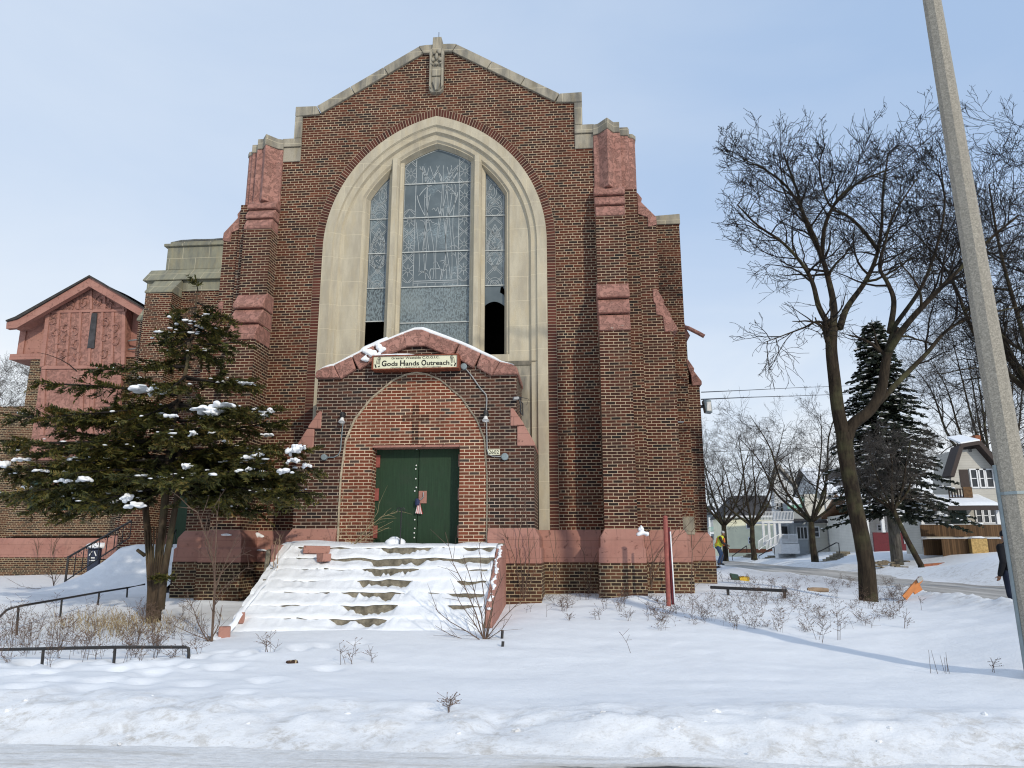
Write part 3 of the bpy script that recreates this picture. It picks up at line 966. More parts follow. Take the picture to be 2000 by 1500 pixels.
# side lancets
for sgn in (-1, 1):
    xa, xb = (-1.725, -1.225) if sgn < 0 else (1.225, 1.725)
    bars = BARL if sgn < 0 else BARR
    zb = BARL[2] if sgn < 0 else BARR[2]
    ws = MB().prism([p for p in clip_top(lancet(xa, xb), zb, 20)], GYP, GYP + 0.012).build('window', 'frosted_glass', church)
    if sgn < 0:
        MB().prism([(xa, BARL[3]), (xb, BARL[3]), (xb, zb), (xa, zb)], GYP, GYP + 0.012).build('lower_glazing', 'rough_plastic_glazing', ws)
    else:
        zt, zm = at(965, 589, GYP).z, at(943, 600, GYP).z       # what is left of the broken pane
        rag = [(xa, zm - 0.06)] + [(xa + 0.5 * k / 12, zm - 0.06 + (zt - zm + 0.06) * math.sin(math.pi * (0.12 + 0.8 * k / 12)) ** 0.8) for k in range(13)]
        MB().prism(rag + [(xb, zb - 0.33), (xb - 0.03, zb - 0.24), (xb - 0.12, zb - 0.18), (xb - 0.10, zb - 0.04), (xb - 0.05, zb - 0.03), (xb, zb - 0.13), (xb, zb), (xa, zb)], GYP, GYP + 0.012).build('broken_pane', 'frosted_glass', ws)
    ls = MB()
    cx_ = (xa + xb) / 2
    zl = zb + 0.02
    for x in (xa + 0.035, xb - 0.035):
        keep(ls, lin((x, zl), (x, 11.6), 60), xa, xb, zl, 0.012)
    for k in range(-1, 9):
        z = zl + 0.22 + 0.44 * k
        for d in (-1, 1):
            for o_ in (0, 0.05):
                keep(ls, lin((cx_ - d * 0.21, z + o_), (cx_ + d * 0.21, z + 0.42 + o_), 30), xa, xb, zl, 0.011)
        keep(ls, lin((xa + 0.03, z), (xa + 0.09, z)), xa, xb, zl, 0.011)
        keep(ls, lin((xb - 0.09, z), (xb - 0.03, z)), xa, xb, zl, 0.011)
    zo = zl + 0.98
    for f in (1.0, 0.86):
        for d in (-1, 1):
            keep(ls, [(cx_ + d * 0.19 * f * math.sin(math.pi * j / 20), zo - 0.62 * f + 1.24 * f * j / 20) for j in range(21)], xa, xb, zl, 0.015)
    for k in range(16):
        x, z = cx_ + rl.uniform(-0.1, 0.1), zo + rl.uniform(-0.4, 0.4)
        keep(ls, [(x, z), (x + rl.uniform(-0.06, 0.06), z + rl.uniform(-0.1, 0.1)), (x + rl.uniform(-0.1, 0.1), z + rl.uniform(-0.14, 0.14))], xa, xb, zl, 0.012)
    for z0_ in (zl, zl + 1.9, zl + 2.1):
        for f in (0.17, 0.11):
            keep(ls, [(cx_ + f * math.cos(math.pi * j / 12), z0_ + f * 1.1 * math.sin(math.pi * j / 12)) for j in range(13)], xa, xb, zl, 0.012)
    keep(ls, circ(cx_ - sgn * 0.06, zl + 2.5, 0.1, 14, 0.2), xa, xb, zl, 0.012)
    keep(ls, circ(cx_ - sgn * 0.06, zl + 2.5, 0.05, 14, 0.12), xa, xb, zl, 0.012)
    ls.build('leading', 'lead_light', ws, recalc=False)
    for z in bars:
        MB().box(xa, xb, GYP - 0.03, GYP - 0.004, z - 0.012, z + 0.012).build('saddle_bar', 'saddle_bar', ws)

# gable copings
gc = MB()
def slab(p, q, th, y0=-0.07, y1=0.62):                # coping stone along p-q, th below the line
    d = math.dist(p, q)
    n_ = ((q[1] - p[1]) / d * th, -(q[0] - p[0]) / d * th)
    if n_[1] > 0:
        n_ = (-n_[0], -n_[1])
    return [p, q, (q[0] + n_[0], q[1] + n_[1]), (p[0] + n_[0], p[1] + n_[1])]
for sgn in (-1, 1):
    pts = [(0.5, 14.42), (1.42, 13.865), (2.28, 13.345), (3.14, 12.83)]
    for a, b in zip(pts[:-1], pts[1:]):
        e = 0.006
        a2 = (sgn * (a[0] + e), a[1] - e * 0.6); b2 = (sgn * (b[0] - e), b[1] + e * 0.6)
        q = slab(a2, b2, 0.24)
        gc.prism(q, -0.07, 0.62)
    q = [(3.145, 12.83), (3.70, 12.84), (3.70, 12.57), (3.50, 12.57), (3.05, 12.60)]
    gc.prism([(sgn * x, z) for x, z in q], -0.072, 0.62)
    gc.prism([(sgn * x, z) for x, z in [(3.505, 12.564), (3.70, 12.564), (3.70, 11.945), (3.505, 11.945)]], -0.06, 0.62)
    gc.prism([(sgn * x, z) for x, z in [(3.50, 11.93), (3.98, 11.93), (3.98, 11.70), (3.50, 11.70)]], -0.075, 0.62)
    gc.prism([(sgn * x, z) for x, z in [(3.50, 11.694), (3.98, 11.694), (3.98, 11.30), (3.50, 11.30)]], -0.03, 0.62)
gc.prism([(-0.5, 14.42), (-0.3, 14.44), (0.3, 14.44), (0.5, 14.42), (0.37, 14.20), (-0.37, 14.20)], -0.09, 0.62)
gc.build('gable_coping', 'limestone_grey', church, bevel=0.012)
# carved stone under the apex
fi = MB()
fi.prism([(-0.19, 13.10), (-0.12, 13.02), (0.10, 13.02), (0.17, 13.10), (0.18, 14.2), (-0.18, 14.2)], -0.13, 0.0)
fi.prism([(-0.13, 14.19), (0.13, 14.19), (0.11, 14.60), (-0.11, 14.60)], -0.16, 0.2)
for sgn in (-1, 1):
    fi.prism([(sgn * 0.13, 13.10), (sgn * 0.18, 13.16), (sgn * 0.18, 14.20), (sgn * 0.12, 14.26)], -0.19, -0.125)
    fi.ball((sgn * 0.07, -0.17, 14.16), 0.065, 0.06, 0.085, 8, 6)
    fi.ball((sgn * 0.15, -0.16, 14.10), 0.05, 0.05, 0.09, 8, 6)
    fi.ball((sgn * 0.1, -0.17, 13.92), 0.06, 0.05, 0.06, 8, 6)
    fi.ball((sgn * 0.12, -0.17, 13.80), 0.05, 0.05, 0.035, 8, 6)
fi.ball((0, -0.17, 14.02), 0.045, 0.06, 0.10, 8, 6)
fi.ball((0, -0.17, 13.80), 0.06, 0.05, 0.045, 8, 6)
fi.prism([(-0.10, 13.30), (-0.02, 13.04), (0.05, 13.04), (0.11, 13.25), (0.10, 13.36), (0.0, 13.42)], -0.19, -0.125)
fi.prism([(-0.12, 13.70), (0.12, 13.70), (0.115, 13.46), (-0.11, 13.46)], -0.165, -0.125)
fi.build('carved_finial', 'limestone_grey', church, bevel=0.008)
MB().tube([(0.02, -0.05, 14.58), (0.02, -0.05, 14.82)], 0.009, 6).build('lightning_rod', 'iron_black', church)

# pink base course: a sloped chamfer, a lower step, brick below
def base_band(mb_p, mb_b, x0, x1, y, zb=0.2, sides=(1, 1), yb=0.6):
    """front face at y; flared outward like the photo's weathered plinth"""
    e0, e1, e2 = 0.0, 0.10, 0.14
    prof_ = [(e0, 2.03), (e1, 1.86), (e1, 1.66), (e2, 1.62), (e2, 1.335)]
    rr = []
    for e, z in prof_:
        rr.append([(x0 - e * sides[0], y - e, z), (x1 + e * sides[1], y - e, z), (x1 + e * sides[1], yb, z), (x0 - e * sides[0], yb, z)])
    mb_p.sweep(rr[::-1], True, True)
    e = 0.145
    mb_b.box(x0 - e * sides[0], x1 + e * sides[1], y - e, yb, zb, 1.334)
bp, bb = MB(), MB()
base_band(bp, bb, -3.9, 3.9, -0.02, sides=(0, 0), yb=0.5)
bp.build('base_course', 'pink_paint', church, bevel=0.006)
bb.build('foundation', 'brick_old', church)

# buttresses at both corners
for sgn in (-1, 1):
    def X(a, b):
        return (sgn * a, sgn * b) if sgn > 0 else (-b, -a)
    def P(poly):
        return [(sgn * x, y) for x, y in poly]
    fb = MB()
    x0, x1 = X(3.955, 4.64)
    fb.box(x0, x1, -0.85, 0.3, 2.0, 6.42)
    fb.box(x0, x1, -0.42, 0.3, 6.42, 9.36)
    fbo = fb.build('front_buttress', 'brick_plain', church)
    xa, xb = X(3.94, 4.655)
    # three sloping stones in each weathering
    for row in (((-0.90, 6.34, -0.70, 6.76), (-0.79, 6.78, -0.53, 7.18), (-0.64, 7.20, -0.38, 7.64)), ((-0.47, 9.28, -0.34, 9.58), (-0.40, 9.60, -0.25, 9.87), (-0.33, 9.89, -0.14, 10.18))):
        for q_, (ya, za, yb_, zb_) in enumerate(row):
            w_ = 0.012 * (q_ - 1)
            MB().prism([(ya + 0.03, za), (ya, za + 0.025), (ya + 0.01, za + 0.10), (yb_, zb_), (0.0, zb_), (0.0, za)], xa - w_, xb + w_, 'x').build('weathering_stone', 'pink_peeling', fbo, bevel=0.022)
    # faceted pier above
    plan = [(3.955, 0.4), (3.955, -0.06), (4.08, -0.10), (4.29, -0.36), (4.45, -0.14), (4.61, -0.14), (4.63, 0.02), (4.80, 0.02), (4.84, 0.12), (4.93, 0.14), (5.0, 0.24), (5.0, 0.6), (3.955, 0.6)]
    plan = P(plan)
    if sgn < 0:
        plan = plan[::-1]
    pier = MB().prism(plan, 10.12, 11.62, 'z')
    for ptx, pty in ((4.29, -0.30),):
        pier.hexa([(sgn * 3.96, -0.14, 9.95), (sgn * 4.62, -0.14, 9.95), (sgn * 4.62, 0.3, 9.95), (sgn * 3.96, 0.3, 9.95), (sgn * 4.02, -0.1, 10.22), (sgn * 4.58, -0.1, 10.22), (sgn * 4.58, 0.3, 10.22), (sgn * 4.02, 0.3, 10.22)])
    pr_ = pier.build('pier', 'pink_peeling', church, bevel=0.012)
    pc = MB()
    pc.prism(P([(3.95, 0.45), (3.95, -0.09), (4.07, -0.13), (4.29, -0.39), (4.46, -0.165), (4.60, -0.165), (4.60, 0.45)]), 11.62, 11.90, 'z')
    pc.prism(P([(4.603, 0.45), (4.603, -0.01), (4.81, -0.01), (4.85, 0.10), (4.85, 0.45)]), 11.62, 11.84, 'z')
    pc.prism(P([(4.853, 0.45), (4.853, 0.105), (4.94, 0.12), (5.02, 0.23), (5.02, 0.6), (4.87, 0.6)]), 11.61, 11.72, 'z')
    pc.build('pier_coping', 'limestone_grey', pr_, bevel=0.01)
    # corner strip and side buttress with stepped weatherings
    cs = MB()
    a, b = X(4.64, 4.97)
    cs.box(a, b, -0.02, 2.7, 2.0, 10.15)
    cs.build('corner_wall', 'brick_plain', church)
    sbm = MB()
    a, b = X(4.97, 5.30)
    sbm.box(a, b, 0.10, 1.0, 2.0, 9.25)
    a, b = X(5.30, 5.70)
    sbm.box(a, b, 0.10, 1.0, 2.0, 6.75)
    a, b = X(5.302, 5.41)
    sbm.box(a, b, 0.102, 1.0, 6.752, 9.25)
    sbm.prism(P([(5.30, 6.752), (5.70, 6.752), (5.42, 7.40), (5.30, 7.40)]), 0.104, 1.0)
    sbm.prism(P([(4.975, 9.252), (5.38, 9.252), (5.0, 9.9), (4.975, 9.9)]), 0.104, 1.0)
    sbo = sbm.build('side_buttress', 'brick_plain', church)
    sc_ = MB()
    sc_.prism(P([(4.985, 10.1), (5.0, 10.1), (5.10, 9.95), (5.08, 9.85), (5.42, 9.45), (5.43, 9.25), (5.22, 9.2), (5.22, 9.45), (4.99, 9.55)]), 0.075, 1.02)
    sc_.build('weathering_cap', 'pink_peeling', sbo, bevel=0.012)
    sc_ = MB()
    sc_.prism(P([(5.26, 7.62), (5.36, 7.62), (5.52, 7.32), (5.50, 7.26), (5.66, 6.98), (5.64, 6.94), (5.80, 6.66), (5.79, 6.58), (5.50, 6.55), (5.47, 6.95), (5.32, 6.98), (5.31, 7.26), (5.27, 7.30)]), 0.078, 1.02)
    sc_.build('weathering_cap', 'pink_peeling', sbo, bevel=0.012)
    bp, bb = MB(), MB()
    a, b = X(3.955, 4.64)
    base_band(bp, bb, a, b, -0.85, yb=0.3)
    bp.build('base_course', 'pink_paint', fbo, bevel=0.006)
    bb.build('plinth', 'brick_old', fbo)
    bp, bb = MB(), MB()
    a, b = X(4.5, 5.72)
    base_band(bp, bb, a, b, 0.10, yb=1.3, sides=(1, 1))
    bp.build('base_course', 'pink_paint', sbo, bevel=0.006)
    bb.build('plinth', 'brick_old', sbo)
# aisle end wall at the right, and the buttress behind it
aw = MB().box(4.97, 6.36, 2.70, 26, 0.3, 10.42).build('aisle_wall', 'brick', church)
MB().prism([(4.99, 11.1), (5.3, 10.74), (5.55, 10.68), (6.38, 10.72), (6.38, 10.424), (4.99, 10.424)], 2.66, 3.3).build('aisle_coping', 'limestone_grey', aw, bevel=0.01)
bp, bb = MB(), MB()
base_band(bp, bb, 5.2, 6.66, 2.70, sides=(0, 1), yb=26)
bp.build('base_course', 'pink_paint', aw, bevel=0.006)
bb.build('plinth', 'brick_old', aw)
ab = MB().box(6.36, 6.52, 3.5, 4.3, 1.3, 7.6)
ab.box(6.52, 6.80, 3.5, 4.3, 1.3, 6.05)
abo = ab.build('side_buttress', 'brick_plain', church)
ac = MB().prism([(6.30, 8.0), (6.37, 8.0), (6.50, 7.75), (6.48, 7.7), (6.62, 7.42), (6.36, 7.35)], 3.46, 4.34)
ac.build('weathering_cap', 'pink_peeling', abo, bevel=0.012)
ac = MB()
ac.prism([(6.44, 6.75), (6.52, 6.75), (6.68, 6.48), (6.66, 6.42), (6.86, 6.12), (6.86, 6.02), (6.60, 6.0), (6.58, 6.3)], 3.46, 4.34)
ac.build('weathering_cap', 'pink_peeling', abo, bevel=0.012)
MB().box(6.37, 6.92, 3.48, 4.32, 0.3, 1.95).build('plinth', 'brick_old', abo)
rp = at(1338, 636, 3.4)
dp = MB().tube([(6.33, 3.4, rp.z), (6.56, 3.35, rp.z - 0.09), (6.84, 3.35, rp.z - 0.25), (6.98, 3.35, rp.z - 0.34)], 0.058, 8).build('rainwater_spout', 'pink_peeling', church)
MB().box(5.9, 6.34, 2.655, 2.695, 1.98, 2.42).build('cornerstone', 'limestone_grey', church)
MB().tube([(5.72, 2.66, 4.86), (6.2, 2.66, 4.86)], 0.02, 6).build('wall_bracket', 'steel_grey', church)
# body of the church behind the front: closes the dark inside
MB().box(-4.97, -4.6, 0.3, 26, 0.3, 10.1).build('aisle_wall', 'brick_plain', church)
MB().box(-4.97, 6.3, 25.6, 26, 0.3, 11.4).build('rear_wall', 'brick_plain', church)
MB().prism([(-3.9, 9.9), (3.9, 9.9), (3.9, 10.9), (0, 13.5), (-3.9, 10.9)], 0.56, 26).build('roof', 'tar_roof', church)
MB().box(-4.97, -3.91, 0.7, 25.6, 9.8, 10.0).build('aisle_roof', 'tar_roof', church)
MB().box(3.91, 6.3, 2.75, 25.6, 9.8, 10.0).build('aisle_roof', 'tar_roof', church)
MB().box(-4.6, 4.97, 0.6, 25.6, 0.3, 0.5).build('floor', 'interior_dark', church)
MB().box(-3.97, 3.97, 3.2, 3.4, 0.3, 11.2).build('inner_wall', 'interior_dark', church)

# stone-capped block to the left, set back
lb = MB().box(-10.62, -4.97, 5.35, 24, 0.3, 9.88)
lbo = lb.build('stair_block', 'brick', church)
z1, z2, z3, z4 = 9.88, 10.95, 11.45, at(380, 475, 5.35).z
pb = MB()
pb.box(-10.64, -4.97, 5.32, 12, z1, at(400, 547, 5.35).z)
zc0 = at(400, 547, 5.3).z
pb.prism([(5.18, zc0), (5.18, zc0 + 0.04), (5.60, zc0 + 0.52), (12, zc0 + 0.52), (12, zc0)], -10.72, -4.97, 'x')
pb.box(-10.22, -4.97, 5.60, 12, zc0 + 0.52, z4)
pb.box(-10.32, -4.97, 5.52, 12, z4, z4 + 0.10)
pb.box(-10.16, -4.97, 5.62, 12, z4 + 0.10, z4 + 0.2)
pb.build('parapet', 'parapet_stone', lbo, bevel=0.015)
ss_ = MB(); rs = random.Random(3)
ss_.grid(lambda u, w: (u, w, z4 + 0.20 + 0.07 * max(0.1, min(1, (u + 10.12) * 3)) + 0.03 * float(vn(u, w, 0.3, 3))), list(np.arange(-10.12, -5.0, 0.1)), [5.63, 5.66, 5.9, 8])
ss_.build('parapet_snow', 'snow', lbo, smooth=True)
bk = MB().box(-10.28, -9.40, 4.75, 5.35, 0.3, 9.64).build('side_buttress', 'brick', church)
ck = MB()
ck.prism([(4.70, 9.642), (4.70, 9.70), (5.20, 10.22), (5.31, 10.22), (5.31, 9.642)], -10.30, -9.38, 'x')
ck.build('weathering_cap', 'parapet_stone', bk, bevel=0.012)
b2 = MB().box(-11.15, -10.62, 5.9, 7.0, 0.3, 9.1).build('side_buttress', 'brick_plain', church)
MB().prism([(-11.2, 9.1), (-11.2, 9.16), (-10.85, 9.75), (-10.63, 9.75), (-10.63, 9.1)], 5.85, 7.05).build('weathering_cap', 'parapet_stone', b2, bevel=0.012)
bp, bb = MB(), MB()
base_band(bp, bb, -10.9, -4.97, 5.35, sides=(1, 0), yb=20)
bp.build('base_course', 'pink_paint', lbo)
bb.build('plinth', 'brick_old', lbo)
# side door with its green boards
q0, q1 = at(338, 1050, 5.2), at(376, 1050, 5.2)
MB().box(q0.x - 0.05, q1.x + 0.3, 5.12, 5.2, 1.62, 4.2).build('boarded_door', 'plywood_green', lbo)
# pink cap of the left aisle buttress seen between tower and yew
MB().prism([(-5.72, 7.1), (-5.35, 7.1), (-5.30, 7.75), (-5.0, 8.3), (-5.0, 6.6), (-5.6, 6.6)], 1.6, 2.4).build('weathering_cap', 'pink_peeling', church)
# ------------------------------------------------------------------ porch
def lumpy(mb, name, parent, vox=0.022):
    o = mb.build(name, 'snow', parent, smooth=True)
    m = o.modifiers.new('merge', 'REMESH'); m.mode = 'VOXEL'; m.voxel_size = vox; m.use_smooth_shade = True
    s = o.modifiers.new('soft', 'SMOOTH'); s.iterations = 2; s.factor = 0.5
    return o
YP = -1.5
pw = [(-2.52, 0.3), (2.52, 0.3), (2.52, 3.74), (2.16, 3.74), (2.16, 5.24), (1.62, 5.30), (0.30, 5.92), (-0.30, 5.92), (-1.62, 5.30), (-2.16, 5.24), (-2.16, 3.74), (-2.52, 3.74)]
inf = [(-1.55, 1.0), (1.55, 1.0), (1.565, 2.4), (1.56, 3.11), (1.50, 3.87), (1.325, 4.30), (0.995, 4.77), (0.53, 5.165), (0.24, 5.29), (0.0, 5.335), (-0.24, 5.29), (-0.50, 5.18), (-0.98, 4.78), (-1.32, 4.33), (-1.495, 3.88), (-1.56, 3.11), (-1.565, 2.4)]
porch = MB().prism(pw, YP, -0.03, 'y', [inf]).build('porch', 'brick_sooty', church)
DX0, DX1, DZ = -0.905, 0.965, 3.765
MB().prism([(-1.54, 1.0), (DX0, 1.0), (DX0, DZ), (DX1, DZ), (DX1, 1.0), (1.54, 1.0)] + [(x * 0.99, z - 0.012) for x, z in inf[2:]], YP + 0.035, YP + 0.46).build('infill_wall', 'brick_infill', porch)
rim = MB()
ro = [(1.552, 1.7)] + [(x * 1.0, z) for x, z in inf[2:]] + [(-1.552, 1.7)]
ri = [(1.528, 1.7)] + [(x * 0.982, z - 0.028 * (z > 3.5)) for x, z in inf[2:]] + [(-1.528, 1.7)]
for k in range(len(ro) - 1):
    rim.hexa([(ro[k][0], YP - 0.012, ro[k][1]), (ro[k + 1][0], YP - 0.012, ro[k + 1][1]), (ri[k + 1][0], YP + 0.01, ri[k + 1][1]), (ri[k][0], YP + 0.01, ri[k][1]),
              (ro[k][0], YP + 0.05, ro[k][1]), (ro[k + 1][0], YP + 0.05, ro[k + 1][1]), (ri[k + 1][0], YP + 0.05, ri[k + 1][1]), (ri[k][0], YP + 0.05, ri[k][1])])
rim.build('arch_joint', 'old_mortar', porch)
# brick cross picked out in the infill
cx = MB()
cx.box(-0.055, 0.075, YP + 0.02, YP + 0.06, 3.79, 4.62)
cx.box(-0.27, -0.06, YP + 0.021, YP + 0.06, 4.27, 4.40)
cx.box(0.08, 0.30, YP + 0.021, YP + 0.06, 4.27, 4.40)
cx.build('brick_cross', 'brick_plain', porch)
MB().box(DX0 - 0.005, DX1 + 0.005, YP + 0.05, YP + 0.45, DZ - 0.05, DZ - 0.004).build('door_lintel', 'pink_paint', porch)
pc = MB()
cpts = [(0.22, 6.135, 0), (0.98, 5.87, 0), (1.72, 5.50, 0)]
for sgn in (-1, 1):
    for (a, b) in (((0.30, 6.17), (0.93, 5.925)), ((0.94, 5.92), (1.40, 5.69)), ((1.41, 5.685), (1.80, 5.50))):
        q = [(a[0], a[1]), (b[0], b[1]), (b[0] - 0.16, b[1] - 0.31), (a[0] - 0.10, a[1] - 0.29)]
        pc.prism([(sgn * x, z) for x, z in q], YP - 0.10, -0.03)
    q = [(1.81, 5.495), (2.06, 5.44), (2.18, 5.37), (2.20, 5.22), (1.66, 5.215)]
    pc.prism([(sgn * x, z) for x, z in q], YP - 0.102, -0.03)
pc.prism([(-0.29, 6.175), (-0.05, 6.25), (0.11, 6.25), (0.29, 6.175), (0.24, 5.885), (-0.24, 5.885)], YP - 0.11, -0.03)
pco = pc.build('porch_coping', 'pink_peeling', porch, bevel=0.02)
# snow lying on the porch coping
sn = MB()
def copz(x):
    return float(np.interp(abs(x - 0.02), [0, 0.10, 0.30, 0.94, 1.41, 1.80, 2.06, 2.2], [6.255, 6.25, 6.17, 5.92, 5.69, 5.50, 5.44, 5.36]))
xs = np.arange(-2.12, 2.13, 0.04)
def snow_cop(u, w):
    ed = min(1.0, (u + 2.12) * 5, (2.12 - u) * 2.2)
    th = (0.085 + 0.03 * float(vn(u, w, 0.3, 21))) * max(ed, 0.03)
    if -0.65 > u > -1.2:
        th += 0.05
    y = YP - 0.11 - 0.02 * float(vn(u, 0, 0.2, 22)) + w * 1.3
    if w == 0:
        return (u, y + 0.05, copz(u) - 0.01)
    if w == 0.02:
        return (u, y - 0.02, copz(u) + th * 0.45)
    return (u, y + (0.06 if w < 0.1 else 0), copz(u) + th * (1 + 0.3 * w))
sn.grid(snow_cop, list(xs), [0, 0.02, 0.06, 0.3, 0.6, 1.1])
sn.build('coping_snow', 'snow', porch, smooth=True)
rs = random.Random(8)
scl = MB()
for k in range(22):                                      # the clump slumping over the edge
    scl.ball((-1.1 + 0.05 * (k % 9) + rs.uniform(-0.06, 0.06), YP - 0.13, 5.76 - 0.045 * (k % 5) + 0.02 * (k % 9) + rs.uniform(-0.02, 0.03)), rs.uniform(0.04, 0.085), 0.06, rs.uniform(0.03, 0.055), 8, 6, 0.2, rs)
lumpy(scl, 'snow_clump', porch, 0.018)
# sloping weatherings on the porch shoulders, plinth
for sgn in (-1, 1):
    wb = MB()
    wb.prism([(sgn * x, z) for x, z in [(2.03, 4.50), (2.09, 4.50), (2.31, 4.18), (2.31, 4.135), (2.03, 4.125)]], YP - 0.035, -0.03)
    wb.prism([(sgn * x, z) for x, z in [(2.17, 4.12), (2.335, 4.12), (2.54, 3.76), (2.54, 3.70), (2.17, 3.70)]], YP - 0.036, -0.03)
    wb.build('weathering_cap', 'pink_paint', porch, bevel=0.015)
for a, b in ((-2.52, -1.57), (1.57, 2.52)):
    bp, bb = MB(), MB()
    base_band(bp, bb, a, b, YP - 0.005, yb=-0.03, sides=(1, 0) if a < 0 else (0, 1))
    bp.build('base_course', 'pink_paint', porch, bevel=0.006)
    bb.build('plinth', 'brick_old', porch)
# double door of boarded plywood
YD = YP + 0.40
pl = []
ds = MB().box(-0.9, 0.02, YD, YD + 0.05, 1.68, DZ - 0.052).build('door', 'plywood_green', porch)
ds2 = MB().box(0.035, 0.96, YD - 0.012, YD + 0.05, 1.68, DZ - 0.052).build('door', 'plywood_green', porch)
for ob_, x0, x1, s in ((ds, DX0, -0.82, -1), (ds2, 0.885, DX1, 1)):
    for z in (3.46, 2.75, 1.97):
        MB().box(x0, x1, YD - 0.035, YD - 0.002, z - 0.13, z + 0.13).build('hinge_plate', 'red_post_paint' if s < 0 else 'pink_paint', ob_)
bl = MB()
for px_, py_ in ((814, 877), (813, 909), (812, 916), (812, 935), (813, 952), (810, 959), (810, 1015), (810, 1032), (809, 1041), (809, 1050), (846, 870), (870, 870)):
    p = at(px_, py_, YD - 0.02)
    bl.ball((p.x, YD - 0.018, p.z), 0.017, 0.012, 0.017, 8, 5)
bl.build('bolt', 'bolt_white', ds2)
b2_ = MB()
for px_, py_ in ((731, 911), (731, 946), (728, 988), (726, 1045)):
    p = at(px_, py_, YD)
    b2_.ball((p.x, YD - 0.004, p.z), 0.015, 0.012, 0.015, 8, 5)
b2_.build('bolt', 'bolt_white', ds)
p = at(826, 971, YD)
lk = MB().box(p.x - 0.085, p.x + 0.085, YD - 0.03, YD - 0.012, p.z - 0.13, p.z + 0.13).build('lock_plate', 'pink_paint', ds2)
MB().tube([(p.x + 0.02, YD - 0.05, p.z + 0.1), (p.x + 0.03, YD - 0.07, p.z), (p.x - 0.05, YD - 0.05, p.z - 0.06)], 0.012, 6).build('hasp', 'steel_grey', ds2)

# flag tied to the door hasp
fp_ = at(818, 975, YD - 0.08)
fl = thing('flag', 'small striped flag tied to the lock of the green door', 'flag', (fp_.x, YD - 0.08, fp_.z - 0.25))
uvs = []
m = MB()
us = [k / 10 for k in range(11)]; vs_ = [k / 8 for k in range(9)]
def flagp(u, w):
    wd = 0.045 + 0.11 * w
    return (fp_.x + 0.005 + (u - 0.45) * wd, YD - 0.075 - 0.015 * math.sin(u * 9 + w), fp_.z - 0.06 - 0.23 * w - 0.02 * u)
m.grid(flagp, us, vs_)
uvs = [(u, w) for w in vs_ for u in us]
m.build('stripes', 'flag_cloth', fl, recalc=False, uv=uvs, smooth=True)
MB().ball((fp_.x - 0.035, YD - 0.085, fp_.z - 0.06), 0.055, 0.03, 0.075, 8, 6, 0.2, random.Random(2)).build('canton', 'flag_blue', fl)

# entrance sign
sg = thing('entrance_sign', 'cream board sign reading Gods Hands Outreach in a rusty frame', 'sign', (0.01, -1.72, 5.34))
YS = -1.80
SX0, SX1, SZ0, SZ1 = at(729.5, 709, YS).x, at(893, 709, YS).x, at(810, 719, YS).z, at(810, 695, YS).z
MB().box(SX0, SX1, YS, YS + 0.06, SZ0, SZ1).build('board', 'sign_cream', sg)
f_ = MB()
f_.box(SX0 - 0.03, SX0 - 0.001, YS - 0.03, YP - 0.05, SZ0 - 0.02, SZ1 + 0.02)
f_.box(SX1 + 0.001, SX1 + 0.035, YS - 0.03, YP - 0.05, SZ0 - 0.02, SZ1 + 0.02)
f_.box(SX0 - 0.0005, SX1 + 0.0005, YS - 0.028, YP - 0.05, SZ1 + 0.001, SZ1 + 0.022)
f_.box(SX0 - 0.0005, SX1 + 0.0005, YS - 0.028, YP - 0.05, SZ0 - 0.022, SZ0 - 0.001)
f_.build('frame', 'sign_rust', sg)
def text(body, x, z, h, w, mat, parent, y, name='lettering', bold=0.0, extr=0.003):
    cu = bpy.data.curves.new('tmp_text', 'FONT')
    cu.body = body
    cu.align_x = 'CENTER'
    cu.size = 1.0
    cu.offset = bold
    cu.extrude = 0.0
    ob = bpy.data.objects.new('tmp_text', cu)
    COL.objects.link(ob)
    bpy.context.view_layer.update()
    me = bpy.data.meshes.new_from_object(ob.evaluated_get(bpy.context.evaluated_depsgraph_get()))
    bpy.data.objects.remove(ob)
    bpy.data.curves.remove(cu)
    xs_ = [v.co.x for v in me.vertices]; ys_ = [v.co.y for v in me.vertices]
    sx_k = w / (max(xs_) - min(xs_)); sz_k = h / 0.72
    cx__ = (max(xs_) + min(xs_)) / 2
    mb = MB()
    mb.v = [(x + (v.co.x - cx__) * sx_k, y, z + v.co.y * sz_k) for v in me.vertices]
    mb.f = [tuple(p.vertices) for p in me.polygons]
    bpy.data.meshes.remove(me)
    return mb
SW, SH = SX1 - SX0, SZ1 - SZ0
lt = MB()
def join(a, b):
    a.add(b.v, b.f)
YT = YS - 0.004
join(lt, text('Greater Westside C.O.G.I.C.', SX0 + SW * 0.502, SZ0 + SH * 0.76, SH * 0.19, SW * 0.575, 'ink', sg, YT, bold=0.012))
xx = SX0 + SW * 0.10
for word, w0 in (('Gods', 0.195), ('Hands', 0.23), ('Outreach', 0.335)):
    cap, rest = word[0], word[1:]
    cw = SW * 0.058
    join(lt, text(cap, xx + cw / 2, SZ0 + SH * 0.215, SH * 0.45, cw, 'ink', sg, YT, bold=0.03))
    rw = SW * w0 - cw - SW * 0.008
    join(lt, text(rest, xx + cw + SW * 0.006 + rw / 2, SZ0 + SH * 0.225, SH * 0.36, rw, 'ink', sg, YT, bold=0.022))
    xx += SW * (w0 + 0.025)
join(lt, text('MICHAEL L. PRESCOTT JR. YOUTH CENTER', SX0 + SW * 0.51, SZ0 + SH * 0.03, SH * 0.09, SW * 0.60, 'ink', sg, YT, bold=0.0))
lt.build('lettering', 'ink', sg, recalc=False)
hd = MB()
